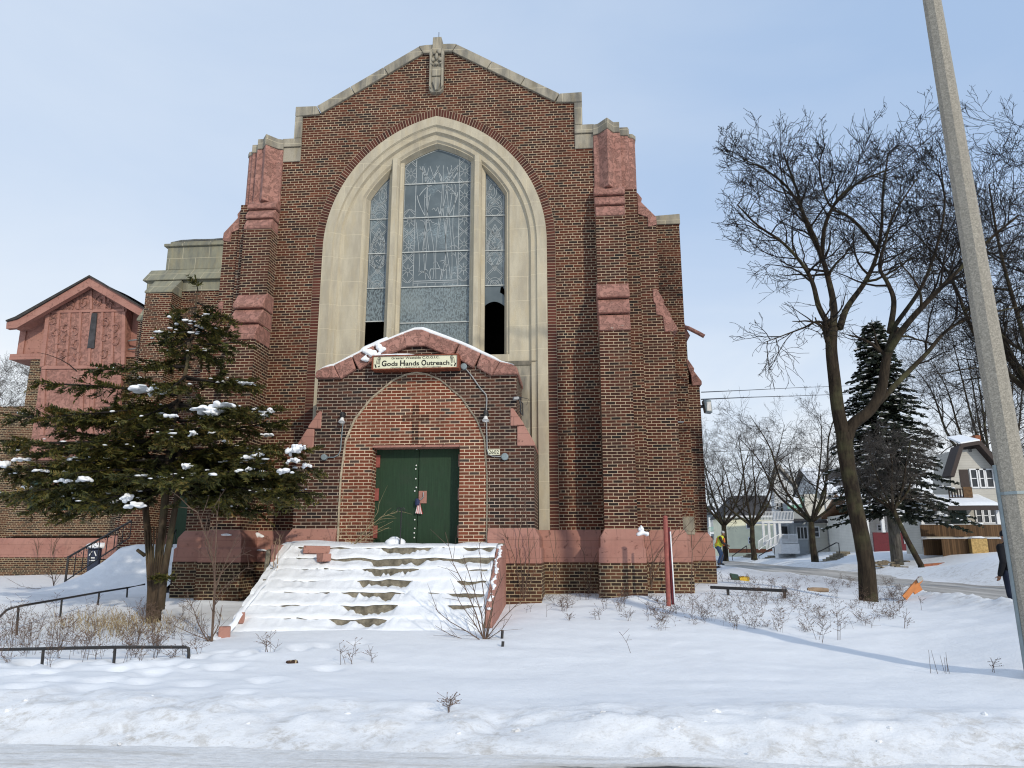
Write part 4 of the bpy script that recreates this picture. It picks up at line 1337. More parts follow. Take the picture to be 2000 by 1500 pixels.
for sgn, cx_ in ((1, SX0 + SW * 0.052), (-1, SX1 - SW * 0.05)):
    def H(pts):
        return [(cx_ + sgn * x * SW * 0.04, SZ0 + z * SH) for x, z in pts]
    for pts in ([(-0.5, 0.35), (-0.25, 0.75), (0.25, 0.95), (0.7, 0.93), (0.75, 0.8), (0.45, 0.35)], [(-0.1, 0.4), (0.2, 0.75), (0.6, 0.9)], [(0.2, 0.38), (0.45, 0.7), (0.7, 0.86)], [(0.1, 0.82), (0.5, 0.72)]):
        ribbon(hd, H(pts), 0.009, YT)
    for pts in ([(-1.0, 0.38), (-0.6, 0.35), (-0.25, 0.12), (-0.65, 0.08)], [(0.05, 0.22), (0.25, 0.12), (0.65, 0.16), (0.7, 0.36), (0.55, 0.24), (0.25, 0.22)]):
        q = H(pts)
        o_ = hd.add([(x, YT, z) for x, z in q], [tuple(range(len(q)))])
hd.build('praying_hands', 'ink', sg, recalc=False)
ssn = MB().grid(lambda u, w: (u, YS - 0.02 + w * 0.2, SZ1 + 0.022 + 0.035 * math.sin(math.pi * min(1, max(0, (u - SX0) / 0.95))) * (1 + float(vn(u, w, 0.1, 4))) * (0.2 if w == 0 else 1)), list(np.arange(SX0 + 0.02, SX0 + 0.95, 0.05)), [0, 0.05, 0.6, 1.0])
ssn.build('snow_strip', 'snow', sg, smooth=True)

# lamps, conduits and small fixings on the porch front
def pp(px, py, y=YP - 0.03):
    q = at(px, py, y)
    return (q.x, y, q.z)
def lamp_head(t, px, py):
    x, y, z = pp(px, py, YP - 0.14)
    MB().tube([(x, YP - 0.03, z + 0.06), (x, y, z + 0.06)], 0.035, 8).build('bracket', 'black_plastic', t)
    MB().tube([(x, y, z + 0.12), (x, y, z + 0.07), (x, y - 0.01, z + 0.0)], [0.045, 0.06, 0.045], 10).build('housing', 'black_plastic', t)
    MB().tube([(x, y - 0.01, z), (x, y - 0.03, z - 0.05), (x, y - 0.045, z - 0.10), (x, y - 0.05, z - 0.105)], [0.03, 0.045, 0.075, 0.03], 12).build('bulb', 'lamp_glass', t)
def disc(t, px, py, r=0.065, name='junction_box'):
    x, y, z = pp(px, py, YP - 0.05)
    MB().tube([(x, YP + 0.01, z), (x, y - 0.03, z), (x, y - 0.04, z)], [r, r, r * 0.8], 12).build(name, 'conduit_grey', t)
b_ = pp(633, 893)
l1 = thing('flood_lamp', 'black flood lamp left of the brick arch with conduit bending left to a round box', 'lamp', (pp(664, 893)[0], YP, pp(664, 893)[2]), 'flood lamps on the porch front')
lamp_head(l1, 669, 816)
MB().tube([pp(670, 826), pp(667, 855), pp(665, 880), pp(660, 889), pp(652, 893), pp(634, 893)], 0.011, 6).build('conduit', 'conduit_grey', l1)
disc(l1, 633, 893)
l2 = thing('flood_lamp', 'black flood lamp right of the brick arch on long conduit below the sign', 'lamp', (pp(950, 893)[0], YP, pp(950, 893)[2]), 'flood lamps on the porch front')
lamp_head(l2, 949, 813)
MB().tube([pp(908, 718), pp(922, 735), pp(938, 758), pp(949, 770), pp(951, 778), pp(950, 800), pp(950.5, 840), pp(951.5, 878), pp(955, 888), pp(962, 891), pp(984, 892)], 0.0125, 6).build('conduit', 'steel_grey', l2)
disc(l2, 906, 716, 0.07)
disc(l2, 986, 892, 0.075)
x, y, z = pp(964.5, 883)
hn = thing('house_number', 'white house number plate reading 2602 beside the conduit', 'number plate', (x, YP - 0.01, z - 0.05))
MB().box(x - 0.125, x + 0.125, YP - 0.03, YP - 0.005, z - 0.055, z + 0.055).build('plate', 'sign_cream', hn)
text('2602', x, z - 0.035, 0.075, 0.215, 'ink', hn, YP - 0.034, bold=0.01).build('digits', 'ink', hn, recalc=False)
x, y, z = pp(1010, 780)
cd = thing('security_camera', 'small camera with hanging black cables at the right edge of the porch', 'camera', (2.18, YP - 0.02, z - 0.3))
MB().tube([(x - 0.07, YP - 0.12, z), (x + 0.03, YP - 0.06, z + 0.02)], 0.035, 8).build('body', 'steel_grey', cd)
MB().tube([(x + 0.02, YP - 0.06, z + 0.02), (x + 0.07, YP - 0.02, z + 0.01)], 0.04, 8).build('bracket', 'black_plastic', cd)
MB().tube([(x + 0.05, YP - 0.04, z - 0.02), (x + 0.12, YP - 0.04, z - 0.1), (x + 0.12, YP - 0.04, z - 0.35)], 0.014, 5).tube([(x + 0.04, YP - 0.05, z), (x + 0.08, YP - 0.06, z - 0.14), (x + 0.07, YP - 0.05, z - 0.26), (x + 0.1, YP - 0.04, z - 0.33)], 0.018, 5).tube([(x + 0.02, YP - 0.04, z + 0.06), (x + 0.24, YP - 0.04, z - 0.0), (x + 0.2, YP - 0.04, z - 0.13)], 0.006, 4).build('cable', 'black_plastic', cd)
# lamp on the right flank
q = at(1380, 794, 4.0)
fl2 = thing('wall_floodlight', 'grey box floodlight on the right side wall below the overhead wires', 'lamp', (6.9, 4.0, q.z - 0.2))
MB().hexa([(q.x - 0.06, 3.85, q.z - 0.17), (q.x + 0.13, 3.85, q.z - 0.20), (q.x + 0.13, 4.15, q.z - 0.20), (q.x - 0.06, 4.15, q.z - 0.17), (q.x - 0.11, 3.85, q.z + 0.18), (q.x + 0.11, 3.85, q.z + 0.16), (q.x + 0.11, 4.15, q.z + 0.16), (q.x - 0.11, 4.15, q.z + 0.18)]).build('housing', 'conduit_grey', fl2, bevel=0.02)
MB().box(q.x - 0.02, q.x + 0.1, 3.835, 3.852, q.z - 0.15, q.z + 0.1).build('lens', 'lamp_glass', fl2)
MB().tube([(6.79, 4.0, q.z), (q.x - 0.05, 4.0, q.z)], 0.045, 6).build('arm', 'black_plastic', fl2)

# ------------------------------------------------------------------ entrance steps
N, RISE, RUN = 8, 0.193, 0.30
ZL, YL = 1.66, -2.35
SX_L = lambda k: -1.95 - 0.03 * k
steps = thing('entrance_steps', 'broad snow-covered concrete steps up to the green double door', 'steps', (0, -4.5, 0.15))
MB().box(-2.55, 1.95, YL, YP - 0.01, 0.1, ZL).build('landing', 'concrete', steps, bevel=0.015)
for k in range(1, N):
    MB().box(-2.35 + 0.0 * k, 1.84, YL - RUN * k, YL - RUN * (k - 1) - 0.002, 0.0, ZL - RISE * k).build('step', 'concrete', steps, bevel=0.014)
# snow on the steps: one drift per tread, thinner where feet have scraped it
def drop(x, k):
    """how far below the nose of step k the snow in front of it lies"""
    c0, c1 = (-0.62 + 0.05 * math.sin(k * 2.1), 0.42 - 0.085 * k + 0.06 * math.sin(k * 1.3))
    c0, c1 = -0.38 - 0.045 * k, 0.62 - 0.055 * k + 0.05 * math.sin(k * 3)
    e = float(ss(x, c0 - 0.10, c0 + 0.12) * (1 - ss(x, c1 - 0.12, c1 + 0.10)))
    d = 0.004 + (0.016 + 0.03 * float(vn(x, k * 1.9, 0.8, 47))) * float(ss(x, 0.6, -0.2) * (1 - ss(-x, 1.9, 2.2))) + 0.03 * float(vn(x, k * 3.7, 0.5, 31)) + 0.045 * float(vn(x, k * 5.1, 0.17, 32)) + 0.03 * float(vn(x, k * 8.9, 0.08, 43))
    if k <= 1:
        e *= 0.8
    d += e * (0.10 + 0.12 * float(vn(x, k * 2.3, 0.25, 33)) + 0.12 * float(vn(x, k * 7.3, 0.11, 36)) + 0.07 * float(vn(x, k * 5.7, 0.045, 48)))
    er = float(ss(x, 1.1, 1.3) * (1 - ss(x, 1.72, 1.8))) * (1 if 1 <= k <= 6 else 0.1)
    d += er * 0.065
    el = float(ss(x, -2.2, -2.0) * (1 - ss(x, -1.5 + 0.1 * math.sin(k), -1.3 + 0.2 * math.sin(k * 2)))) * (1 if k in (1, 2) else 0.15)
    d += el * 0.045
    return d
xs = [float(v) for v in np.arange(-2.42, 1.86, 0.02)]
snm = MB()
for k in range(0, N + 1):
    y0 = YP - 0.0 if k == 0 else YL - RUN * (k - 1)
    y1 = YL - RUN * k
    zn = ZL - RISE * k
    zt = ZL - RISE * (k - 1)
    ts = [0.0, 0.2, 0.4, 0.6, 0.8, 0.93, 1.0]
    if k == N:
        y1 = y0 - 0.75
        zn = gnd(0, y1) - 0.06
    def fn(x, t):
        cover = 0.032 + 0.03 * float(vn(x, k * 4.4, 0.4, 34)) + 0.02 * float(vn(x, k * 4.4, 0.12, 35))
        nose = zn + max(0.006, cover) - (0.03 if t == 1.0 else 0)
        if k == 0:
            zz = ZL + 0.07 + 0.05 * float(vn(x, t * 2, 0.4, 37)) - 0.03 * t
            if x < -1.0:
                zz += 0.05 * ss(x, -1.0, -1.8)
            zz = zz * (1 - t ** 3) + nose * t ** 3
            y = y0 + (y1 - y0) * t
        else:
            zb = zt - drop(x, k - 1 if False else k)
            lump = (0.035 * float(vn(x, k * 2 + t * 1.3, 0.28, 38)) + 0.03 * float(vn(x, k * 2 + t * 0.4, 0.11, 44))) * math.sin(math.pi * t)
            zz = zb + (nose - zb) * t + lump
            y = y0 + (y1 - y0) * t
        # left edge sags towards the ground
        if x < -2.1:
            zz -= (abs(x) - 2.1) * 0.12 * (k > 1)
        jit = 0.012 * float(vn(x, k * 9.1, 0.2, 39)) if 0 < t else 0
        return (x, y + jit - (0.012 if t == 1.0 else 0), zz)
    snm.grid(fn, xs, ts)
    # lip down over the nose
    if 0 <= k < N:
        def lip(x, t):
            a = fn(x, 1.0)
            hang = max(0.0, 0.012 + 0.03 * float(vn(x, k * 6.6, 0.22, 40)))
            dd = drop(x, k + 1)
            hang = hang if dd > 0.02 else dd + 0.03
            return (x, a[1] - 0.004 * t, a[2] - t * (0.012 + max(0.0, hang)))
        snm.grid(lip, xs, [0.0, 1.0])
snm.build('snow_cover', 'snow', steps, smooth=True, recalc=False)
# snow flank spilling down on the left side of the flight
fk = MB()
ysf = [float(v) for v in np.arange(-5.4, -1.9, 0.04)]
def flank(t, y):
    zr = float(np.interp(y, [-5.4, YL - RUN * N - 0.1, YL, -1.9], [gnd(-2.2, -5.4) + 0.01, 0.2, ZL + 0.02, ZL + 0.05]))
    xe = float(np.interp(y, [-5.4, -4.9, -4.3, -3.2, -2.6, -1.9], [-2.30, -2.36, -2.42, -2.46, -2.46, -2.44]))
    x = -2.18 + (xe + 2.18) * t
    g = gnd(xe, y) - 0.02
    z = zr + 0.045 * (1 - t) * (0.3 + min(1, t * 8)) + (g - zr) * (t ** 1.7) + 0.05 * math.sin(math.pi * t) * (1 + 2 * float(vn(x, y, 0.35, 41)))
    j_ = 0.16 * float(vn(y, t * 0.5, 0.35, 42)) + 0.08 * float(vn(y, t * 0.5, 0.13, 45))
    return (x + j_ * (0.3 + 0.7 * t), y, max(z + 0.08 * float(vn(y, t, 0.22, 46)), g - 0.03))
fk.grid(flank, [0, 0.15, 0.3, 0.45, 0.6, 0.75, 0.88, 1.0], ysf)
fk.build('side_drift', 'snow', steps, smooth=True)
# cheek walls
MB().prism([(-1.62, 1.55), (-1.62, 0.3), (-4.1, 0.2), (-4.1, 0.42), (-3.95, 0.75), (-2.35, 1.66), (-1.9, 1.70)], 1.845, 1.96, 'x').build('cheek_wall', 'pink_paint', steps, bevel=0.008)
rs = random.Random(12)
cs_ = MB()
for k in range(22):
    y = -2.0 - 0.095 * k
    cs_.ball((1.90 + rs.uniform(-0.03, 0.03), y, float(np.interp(y, [-4.1, -3.95, -2.35, -1.9], [0.42, 0.75, 1.66, 1.70])) - 0.005), 0.05, 0.07, rs.uniform(0.01, 0.04), 8, 6, 0.2, rs)
lumpy(cs_, 'cheek_snow', steps)
MB().box(-2.44, -2.36, -2.75, -2.0, 1.0, 1.70).build('cheek_wall', 'pink_paint', steps, bevel=0.02)
MB().hexa([(-2.56, -2.76, 1.0), (-2.45, -2.76, 1.0), (-2.45, -2.3, 1.0), (-2.56, -2.3, 1.0), (-2.53, -2.76, 1.60), (-2.45, -2.76, 1.62), (-2.45, -2.3, 1.6), (-2.53, -2.3, 1.6)]).build('broken_edge', 'concrete', steps, bevel=0.02)

# broken masonry lying about
def block(name, label, px, py, Y, w, h, d, rot, mat, group=None, lift=0.0, tilt=0.0):
    q = at(px, py, Y)
    mb = MB()
    R_ = Matrix.Rotation(rot, 3, 'Z') @ Matrix.Rotation(tilt, 3, 'Y')
    pts = []
    rr_ = random.Random(int(px))
    for z in (0, h):
        for x, y in ((-w / 2, -d / 2), (w / 2, -d / 2), (w / 2, d / 2), (-w / 2, d / 2)):
            v = R_ @ Vector((x + rr_.uniform(-0.015, 0.015), y + rr_.uniform(-0.015, 0.015), z + rr_.uniform(-0.01, 0.01)))
            pts.append((q.x + v.x, Y + v.y, q.z + v.z + lift))
    mb.hexa(pts)
    return lone(mb, name, mat, label, 'masonry block', (q.x, Y, q.z + lift), group, bevel=0.012)
GB = 'broken coping blocks beside the steps'
block('coping_block', 'long pink coping block lying at the head of the steps, left end', 618, 1086, -2.50, 0.50, 0.14, 0.26, 0.3, 'pink_paint', GB, lift=0.05)
block('coping_block', 'short pink coping block tipped over just below the long one', 632, 1102, -2.82, 0.2, 0.15, 0.2, -0.6, 'pink_paint', GB, lift=0.05)
block('coping_block', 'upright pink block stub sticking out of the snow at the foot of the drift', 438, 1257, -4.95, 0.17, 0.26, 0.17, 0.35, 'pink_paint', GB)
block('coping_block', 'narrow pink and buff block stub halfway down the left drift', 471, 1217, -4.25, 0.10, 0.18, 0.16, 0.3, 'pink_paint', GB)
block('loose_brick', 'buff brick rubble wedged under the long pink block', 592, 1092, -2.55, 0.2, 0.09, 0.12, 0.5, 'concrete', 'loose bricks in the snow')
q = foot(570, 1298)
block('loose_brick', 'dark red brick half buried in the snow in front of the steps', 570, 1299, q.y, 0.13, 0.06, 0.09, 0.6, 'brick_old', 'loose bricks in the snow')
block('loose_brick', 'small brown brick chip beside the half buried brick', 559, 1307, q.y - 0.05, 0.07, 0.05, 0.06, 0.2, 'brick_old', 'loose bricks in the snow')
q = at(979, 1075, -1.9)
block('stone_lump', 'small buff stone sitting on the right cheek wall of the steps', 979, 1074, -1.85, 0.13, 0.13, 0.13, 0.3, 'concrete')

# iron post with scroll hooks in front of the door, snow heap at its foot
q = at(781, 1060, -2.2)
px_ = q.x
ip = thing('iron_post', 'thin black iron post with scrolled hooks standing before the green door', 'post', (px_, -2.2, ZL))
zt_ = at(781, 992, -2.2).z
MB().tube([(px_, -2.2, ZL), (px_ + 0.012, -2.2, zt_)], 0.014, 6).build('shaft', 'iron_black', ip)
h_ = MB()
for s in (-1, 1):
    h_.tube([(px_ + 0.01, -2.2, zt_ - 0.02), (px_ + s * 0.05, -2.2, zt_ + 0.005), (px_ + s * 0.075, -2.2, zt_ - 0.03), (px_ + s * 0.06, -2.2, zt_ - 0.075), (px_ + s * 0.04, -2.2, zt_ - 0.06)], 0.010, 5)
h_.build('scroll', 'iron_black', ip)
hp = at(772, 1062, -2.0)
hm = MB(); rs = random.Random(4)
for k in range(7):
    hm.ball((hp.x + rs.uniform(-0.1, 0.1), -2.0 + rs.uniform(-0.1, 0.1), ZL + 0.04 + rs.uniform(0, 0.09)), 0.13, 0.12, 0.09, 10, 7, 0.1, rs)
o_ = lone(hm, 'snow_heap', 'snow', 'small snow heap piled on bricks in front of the green door', 'snow heap', (hp.x, -2.0, ZL), smooth=True)

# snow lodged on ledges of the church
rs = random.Random(9)
for px_, py_, Y, w, h in ((1256, 1037, -0.95, 0.13, 0.16), (1252, 1028, -0.9, 0.06, 0.16), (503, 1043, -0.1, 0.17, 0.14), (507, 1073, -0.2, 0.16, 0.06), (438, 1043, -1.0, 0.16, 0.06)):
    q = at(px_, py_, Y)
    lg = MB()
    for k in range(9):
        u_ = rs.uniform(-1, 1)
        lg.ball((q.x + u_ * w * 0.8, Y + 0.04, q.z - h * 0.45 + rs.uniform(0, 0.6) * h * (1 - abs(u_))), w * 0.35, 0.07, h * 0.28, 8, 6, 0.2, rs)
    lumpy(lg, 'ledge_snow', church, 0.02)

# ------------------------------------------------------------------ parish building at the far left
YA = 9.7
A = lambda px, py, dy=0.0: at(px, py, YA + dy)
an = thing('parish_hall', 'low brick hall with pink carved gable behind the yew', 'hall', (A(150, 1110).x, YA, 0.7))
xl, xr = A(17, 1000).x, -11.2
zb = 0.3
zbrick = A(30, 703).z
MB().box(xl, xr, YA, YA + 9, 2.1, zbrick).build('wall', 'brick_old', an)
bp, bb = MB(), MB()
base_band(bp, bb, xl - 6, xr, YA, sides=(0, 0), yb=YA + 6)
bp.build('base_course', 'pink_paint', an)
bb.build('plinth', 'brick_old', an)
MB().box(xl - 6, xl - 0.003, YA + 0.4, YA + 8, 2.0, A(10, 790).z).build('low_wing', 'brick_old', an)
gl, gr = A(92, 640, -0.35).x, A(243, 640, -0.35).x
ridge = A(178, 552, -0.35)
zee = A(92, 602, -0.35).z
MB().box(A(20, 700).x, xr, YA - 0.05, YA + 1, zbrick + 0.002, A(30, 692).z).build('string_course', 'pink_paint', an)
MB().box(A(34, 650).x, xr, YA + 0.12, YA + 1, A(30, 692).z, A(34, 612).z).build('attic_wall', 'pink_paint', an)
for xa_, xb_ in ((A(38, 650).x, A(48, 650).x), (A(80, 650).x, A(92, 650).x)):
    MB().box(xa_, xb_, YA + 0.06, YA + 0.12, A(30, 692).z, A(60, 618).z).build('attic_post', 'pink_paint', an)
# projecting carved gable bay
gb = MB().prism([(gl, A(100, 900).z), (gr, A(240, 900).z), (gr, zee), (ridge.x, ridge.z - 0.15), (gl, zee)], YA - 0.35, YA + 0.5).build('gable_bay', 'pink_peeling', an)
tr = MB()
Yb = YA - 0.38
def G2(px, py):
    q = at(px, py, Yb)
    return (q.x, q.z)
W0, W1 = G2(98, 606), G2(243, 606)
for a, b, w in (((98, 609), (243, 606), 0.10), ((98, 602), (178, 560), 0.07), ((178, 560), (243, 600), 0.07), ((82, 718), (240, 716), 0.12), ((94, 612), (82, 716), 0.16), ((242, 609), (240, 716), 0.14)):
    p, q2 = G2(*a), G2(*b)
    d = math.dist(p, q2); n_ = (-(q2[1] - p[1]) / d * w / 2, (q2[0] - p[0]) / d * w / 2)
    tr.prism([(p[0] + n_[0], p[1] + n_[1]), (p[0] - n_[0], p[1] - n_[1]), (q2[0] - n_[0], q2[1] - n_[1]), (q2[0] + n_[0], q2[1] + n_[1])], Yb - 0.02, YA - 0.3)
for k in range(1, 7):
    u = k / 7
    a = (94 + 148 * u, 610); b = (84 + 156 * u, 716)
    p, q2 = G2(*a), G2(*b)
    tr.prism([(p[0] - 0.05, p[1]), (q2[0] - 0.05, q2[1]), (q2[0] + 0.05, q2[1]), (p[0] + 0.05, p[1])], Yb - 0.012, YA - 0.3)
for px_ in (152, 178, 204):
    p = G2(px_, 604); q2 = G2(px_, 560 + abs(px_ - 178) * 0.52 + 4)
    tr.prism([(p[0] - 0.045, p[1]), (p[0] + 0.045, p[1]), (q2[0] + 0.045, q2[1]), (q2[0] - 0.045, q2[1])], Yb - 0.013, YA - 0.3)
for px_ in (90, 165, 178, 186, 238):
    p, q2 = G2(px_ - 4, 722), G2(px_ - 8, 850)
    tr.prism([(p[0] - 0.07, p[1]), (q2[0] - 0.07, q2[1]), (q2[0] + 0.07, q2[1]), (p[0] + 0.07, p[1])], Yb - 0.014, YA - 0.3)
tr.build('moulding', 'pink_paint', gb)
rs = random.Random(21)
for px_, py_ in ((164, 590), (191, 588), (137, 598), (212, 597), (104, 625), (108, 650), (128, 640), (128, 660), (147, 645), (148, 672), (205, 630), (205, 660), (224, 640), (226, 665), (110, 680), (125, 690), (202, 690), (150, 695)):
    p = G2(px_, py_)
    orn = MB()
    for k in range(5):
        a = rs.uniform(0, 6.3)
        orn.tube([(p[0] + 0.17 * math.cos(a + j * 0.6) * (1 - j * 0.12), Yb - 0.005, p[1] + 0.2 * math.sin(a + j * 0.6) * (1 - j * 0.12)) for j in range(5)], 0.022, 5)
    orn.build('carving', 'pink_peeling', gb)
p0, p1, p2, p3 = G2(180, 612), G2(190, 612), G2(184, 680), G2(171, 680)
MB().prism([p3, p2, p1, p0], Yb - 0.03, YA - 0.3).build('louvre', 'shingle_dark', gb)
# roof with deep pink verge
rfv = MB()
e0, e1 = A(15, 628, -0.7), A(33, 622, -0.7)
rg = A(178, 540, -0.7)
re = A(300, 612, -0.7)
vth = 0.34
def verge(y0, y1, dz, th):
    poly = [(e0.x, e0.z + dz), (e1.x, e1.z + dz + 0.02), (rg.x, rg.z + dz), (re.x, re.z + dz), (re.x, re.z + dz - th), (rg.x, rg.z + dz - th * 1.1), (e1.x + 0.1, e1.z + dz - th), (e0.x + 0.02, e0.z + dz - th * 0.75)]
    return MB().prism(poly, y0, y1)
rv = verge(YA - 0.75, YA - 0.55, -0.05, vth).build('verge_board', 'pink_paint', an)
verge(YA - 0.82, YA + 7, 0.02, 0.07).build('roof', 'tar_roof', an)
verge(YA - 0.549, YA + 0.1, -0.12, 0.08).build('soffit', 'pink_paint', an)
MB().grid(lambda u, w: (u, w, rg.z + (re.z - rg.z) * (u - rg.x) / (re.x - rg.x) + 0.03 + 0.09 * float(ss(u, rg.x + 0.8, rg.x + 1.8)) + 0.02 * float(vn(u, w, 0.4, 5))), [rg.x + 0.6 + 0.15 * k for k in range(22)], [YA - 0.8, YA - 0.74, YA, YA + 4]).build('roof_snow', 'snow', an, smooth=True)
wn_ = []
for pa, pb_ in (((53, 925), (75, 997)), ((108, 925), (143, 997)), ((165, 925), (200, 995))):
    a, b = A(pa[0], pb_[1]), A(pb_[0], pb_[1])
    t_ = A(pa[0], pa[1])
    w_ = MB().box(a.x, b.x, YA - 0.012, YA + 0.1, a.z, t_.z).build('window_board', 'door_green_dark', an)
    MB().box(a.x - 0.05, b.x + 0.05, YA - 0.04, YA + 0.1, a.z - 0.14, a.z - 0.003).build('sill', 'brick_infill', w_)
for py_ in (664, 681):
    q = at(262, py_, YA - 0.2)
    MB().tube([(q.x - 0.3, YA - 0.1, q.z), (q.x + 0.5, YA - 0.35, q.z)], 0.03, 6).build('tie_rod', 'steel_grey', an)

# side steps, railing, bin
YR = 4.15
bA, bB = at(127, 1140, YR), at(252, 1062, YR)
sst = thing('side_steps', 'snow-buried side steps climbing to the boarded green door', 'steps', (-10.0, 3.6, 0.6))
MB().prism([(-11.1, 0.3), (-8.3, 0.3), (-8.3, 1.62), (-9.7, 1.45), (-11.1, 0.45)], 3.95, YR - 0.03).build('flight', 'concrete', sst)
MB().box(-9.5, -7.6, YR - 0.028, 5.34, 0.3, 1.60).build('landing', 'concrete', sst)
def sdr(u, w):
    top = float(np.interp(u, [-11.4, -11.15, -10.5, -9.75, -9.3, -7.0], [0.58, 0.62, 1.02, 1.66, 1.74, 1.78]))
    g = gnd(u, w) - 0.05
    f = float(np.interp(w, [1.3, 2.0, 3.0, 4.1], [0, 0.14, 0.52, 1.0]))
    if w > YR - 0.05:
        f *= 1 - float(ss(-u, 9.55, 9.75))
    return (u, w, g + max(0.0, top - g) * f + 0.05 * float(vn(u, w, 0.6, 51)) + 0.02 * float(vn(u, w, 0.2, 52)))
MB().grid(sdr, [-11.5 + 0.1 * k for k in range(45)], [1.2 + 0.1 * k for k in range(42)]).build('snow_cover', 'snow', sst, smooth=True)
rl_ = thing('iron_railing', 'black iron railing with scrolled balusters beside the snowy side steps', 'railing', tuple(bA), 'iron railings of the side steps')
def along(t_):
    return bA.lerp(bB, t_)
z0r, z1r = bA.z + 0.04, at(252, 1052, YR).z
h0, h1 = at(130, 1088, YR).z, at(256, 1017, YR).z
MB().tube([(along(t_).x, YR, h0 + (h1 - h0) * t_) for t_ in (0, 0.3, 0.6, 1)], 0.03, 6).build('handrail', 'iron_black', rl_)
MB().tube([(along(t_).x, YR, z0r + 0.03 + (z1r - z0r) * t_) for t_ in (0, 0.5, 1)], 0.018, 5).build('bottom_rail', 'iron_black', rl_)
MB().tube([(bA.x, YR, z0r - 0.25), (bA.x, YR, h0 + 0.03)], 0.032, 6).build('newel', 'iron_black', rl_)
for k in range(1, 9):
    t_ = k / 8.0
    p = along(t_)
    MB().tube([(p.x, YR, z0r + (z1r - z0r) * t_), (p.x, YR, h0 + (h1 - h0) * t_)], 0.014, 5).build('baluster', 'iron_black', rl_)
for k in range(8):
    t_ = (k + 0.5) / 8.0
    p = along(t_); zz = h0 + (h1 - h0) * t_ - 0.1
    MB().tube([(p.x + 0.06 * math.cos(a), YR, zz + 0.06 * math.sin(a)) for a in (0, 1, 2, 3, 4, 5)], 0.011, 4).build('scroll', 'iron_black', rl_)
rl2 = thing('iron_railing', 'short black iron railing between the yew trunk and the brick corner', 'railing', (-8.7, 1.2, 0.8), 'iron railings of the side steps')
qa, qb = at(322, 1105, 2.2), at(344, 1035, 4.8)
MB().tube([(qa.x, 2.2, at(322, 1062, 2.2).z), (qb.x, 4.8, qb.z)], 0.028, 6).build('handrail', 'iron_black', rl2)
MB().tube([(qa.x, 2.2, at(325, 1118, 2.2).z), (qb.x, 4.8, at(346, 1092, 4.8).z)], 0.018, 5).build('bottom_rail', 'iron_black', rl2)
for k in range(4):
    t_ = k / 3.0
    x, y = qa.x + (qb.x - qa.x) * t_, 2.2 + 2.6 * t_
    za, zb_ = at(325, 1118, 2.2).z * (1 - t_) + at(346, 1092, 4.8).z * t_, at(322, 1062, 2.2).z * (1 - t_) + qb.z * t_
    MB().tube([(x, y, za - 0.15), (x, y, zb_)], 0.014, 5).build('baluster', 'iron_black', rl2)
q0, q1 = at(166, 1110, 6.2), at(195, 1073, 6.2)
bn = thing('waste_bin', 'dark blue waste bin with white mark and snowy lid behind the railing', 'bin', ((q0.x + q1.x) / 2, 6.4, gnd(-12, 6.2)))
zg_ = gnd(-12, 6.2)
MB().hexa([(q0.x + 0.05, 6.25, zg_), (q1.x - 0.05, 6.25, zg_), (q1.x - 0.05, 6.75, zg_), (q0.x + 0.05, 6.75, zg_), (q0.x, 6.2, q1.z), (q1.x, 6.2, q1.z), (q1.x, 6.8, q1.z), (q0.x, 6.8, q1.z)]).build('body', 'bin_blue', bn, bevel=0.02)
MB().box(q0.x - 0.03, q1.x + 0.03, 6.15, 6.85, q1.z + 0.002, q1.z + 0.06).build('lid', 'bin_blue', bn, bevel=0.015)
lidsn = MB(); rs = random.Random(6)
for k in range(8):
    lidsn.ball((q0.x + (q1.x - q0.x) * (0.1 + 0.8 * k / 7), 6.45, q1.z + 0.09), 0.16, 0.34, 0.09 + rs.uniform(0, 0.04), 8, 6, 0.1, rs)
lidsn.build('lid_snow', 'snow', bn, smooth=True)
mk = MB()
mx_, mz_ = (q0.x + q1.x) / 2, (q0.z + q1.z) / 2 + 0.12
for k in range(3):
    a = math.pi / 2 + k * 2 * math.pi / 3
    p, q2 = (mx_ + 0.12 * math.cos(a + 0.3), mz_ + 0.12 * math.sin(a + 0.3)), (mx_ + 0.12 * math.cos(a + 1.75), mz_ + 0.12 * math.sin(a + 1.75))
    ribbon(mk, [p, q2], 0.035, 6.19)
ribbon(mk, [(mx_ - 0.1, mz_ - 0.17), (mx_ + 0.12, mz_ - 0.17)], 0.03, 6.19)
mk.build('recycling_mark', 'bolt_white', bn, recalc=False)

# pipe rails in the front left
def rail(label, pts_px, posts_px, Yf, elbow=None, grp='black pipe rails in the snow'):
    first = posts_px[0]
    t = None
    ps = []
    for (px0, py0, px1, py1) in posts_px:          # foot, head
        z = 0.3
        f = foot(px0, py0)
        hd_ = at(px1, py1, f.y)
        ps.append((f, hd_))
    t = thing('pipe_rail', label, 'railing', tuple(ps[0][0]), grp)
    for f, hd_ in ps:
        MB().tube([(f.x, f.y, f.z - 0.15), (hd_.x, f.y, hd_.z)], 0.019, 7).build('post', 'pipe_black', t)
    pl_ = []
    for px, py in pts_px:
        # depth follows the posts
        xs_ = [p[2] for p in posts_px]
        Y = float(np.interp(px, xs_, [f.y for f, _ in ps]))
        q = at(px, py, Y)
        pl_.append((q.x, Y, q.z))
    MB().tube(pl_, 0.021, 7).build('handrail', 'pipe_black', t)
    return t
rail('rising black pipe rail curving down at its left end, behind the dry weeds', [(-12, 1218), (0, 1204), (12, 1192), (24, 1187), (38, 1184), (120, 1170), (193, 1157), (248, 1148), (283, 1141)], [(34, 1238, 36, 1185), (118, 1206, 121, 1170), (191, 1181, 194, 1157), (248, 1169, 249, 1148)], 0)
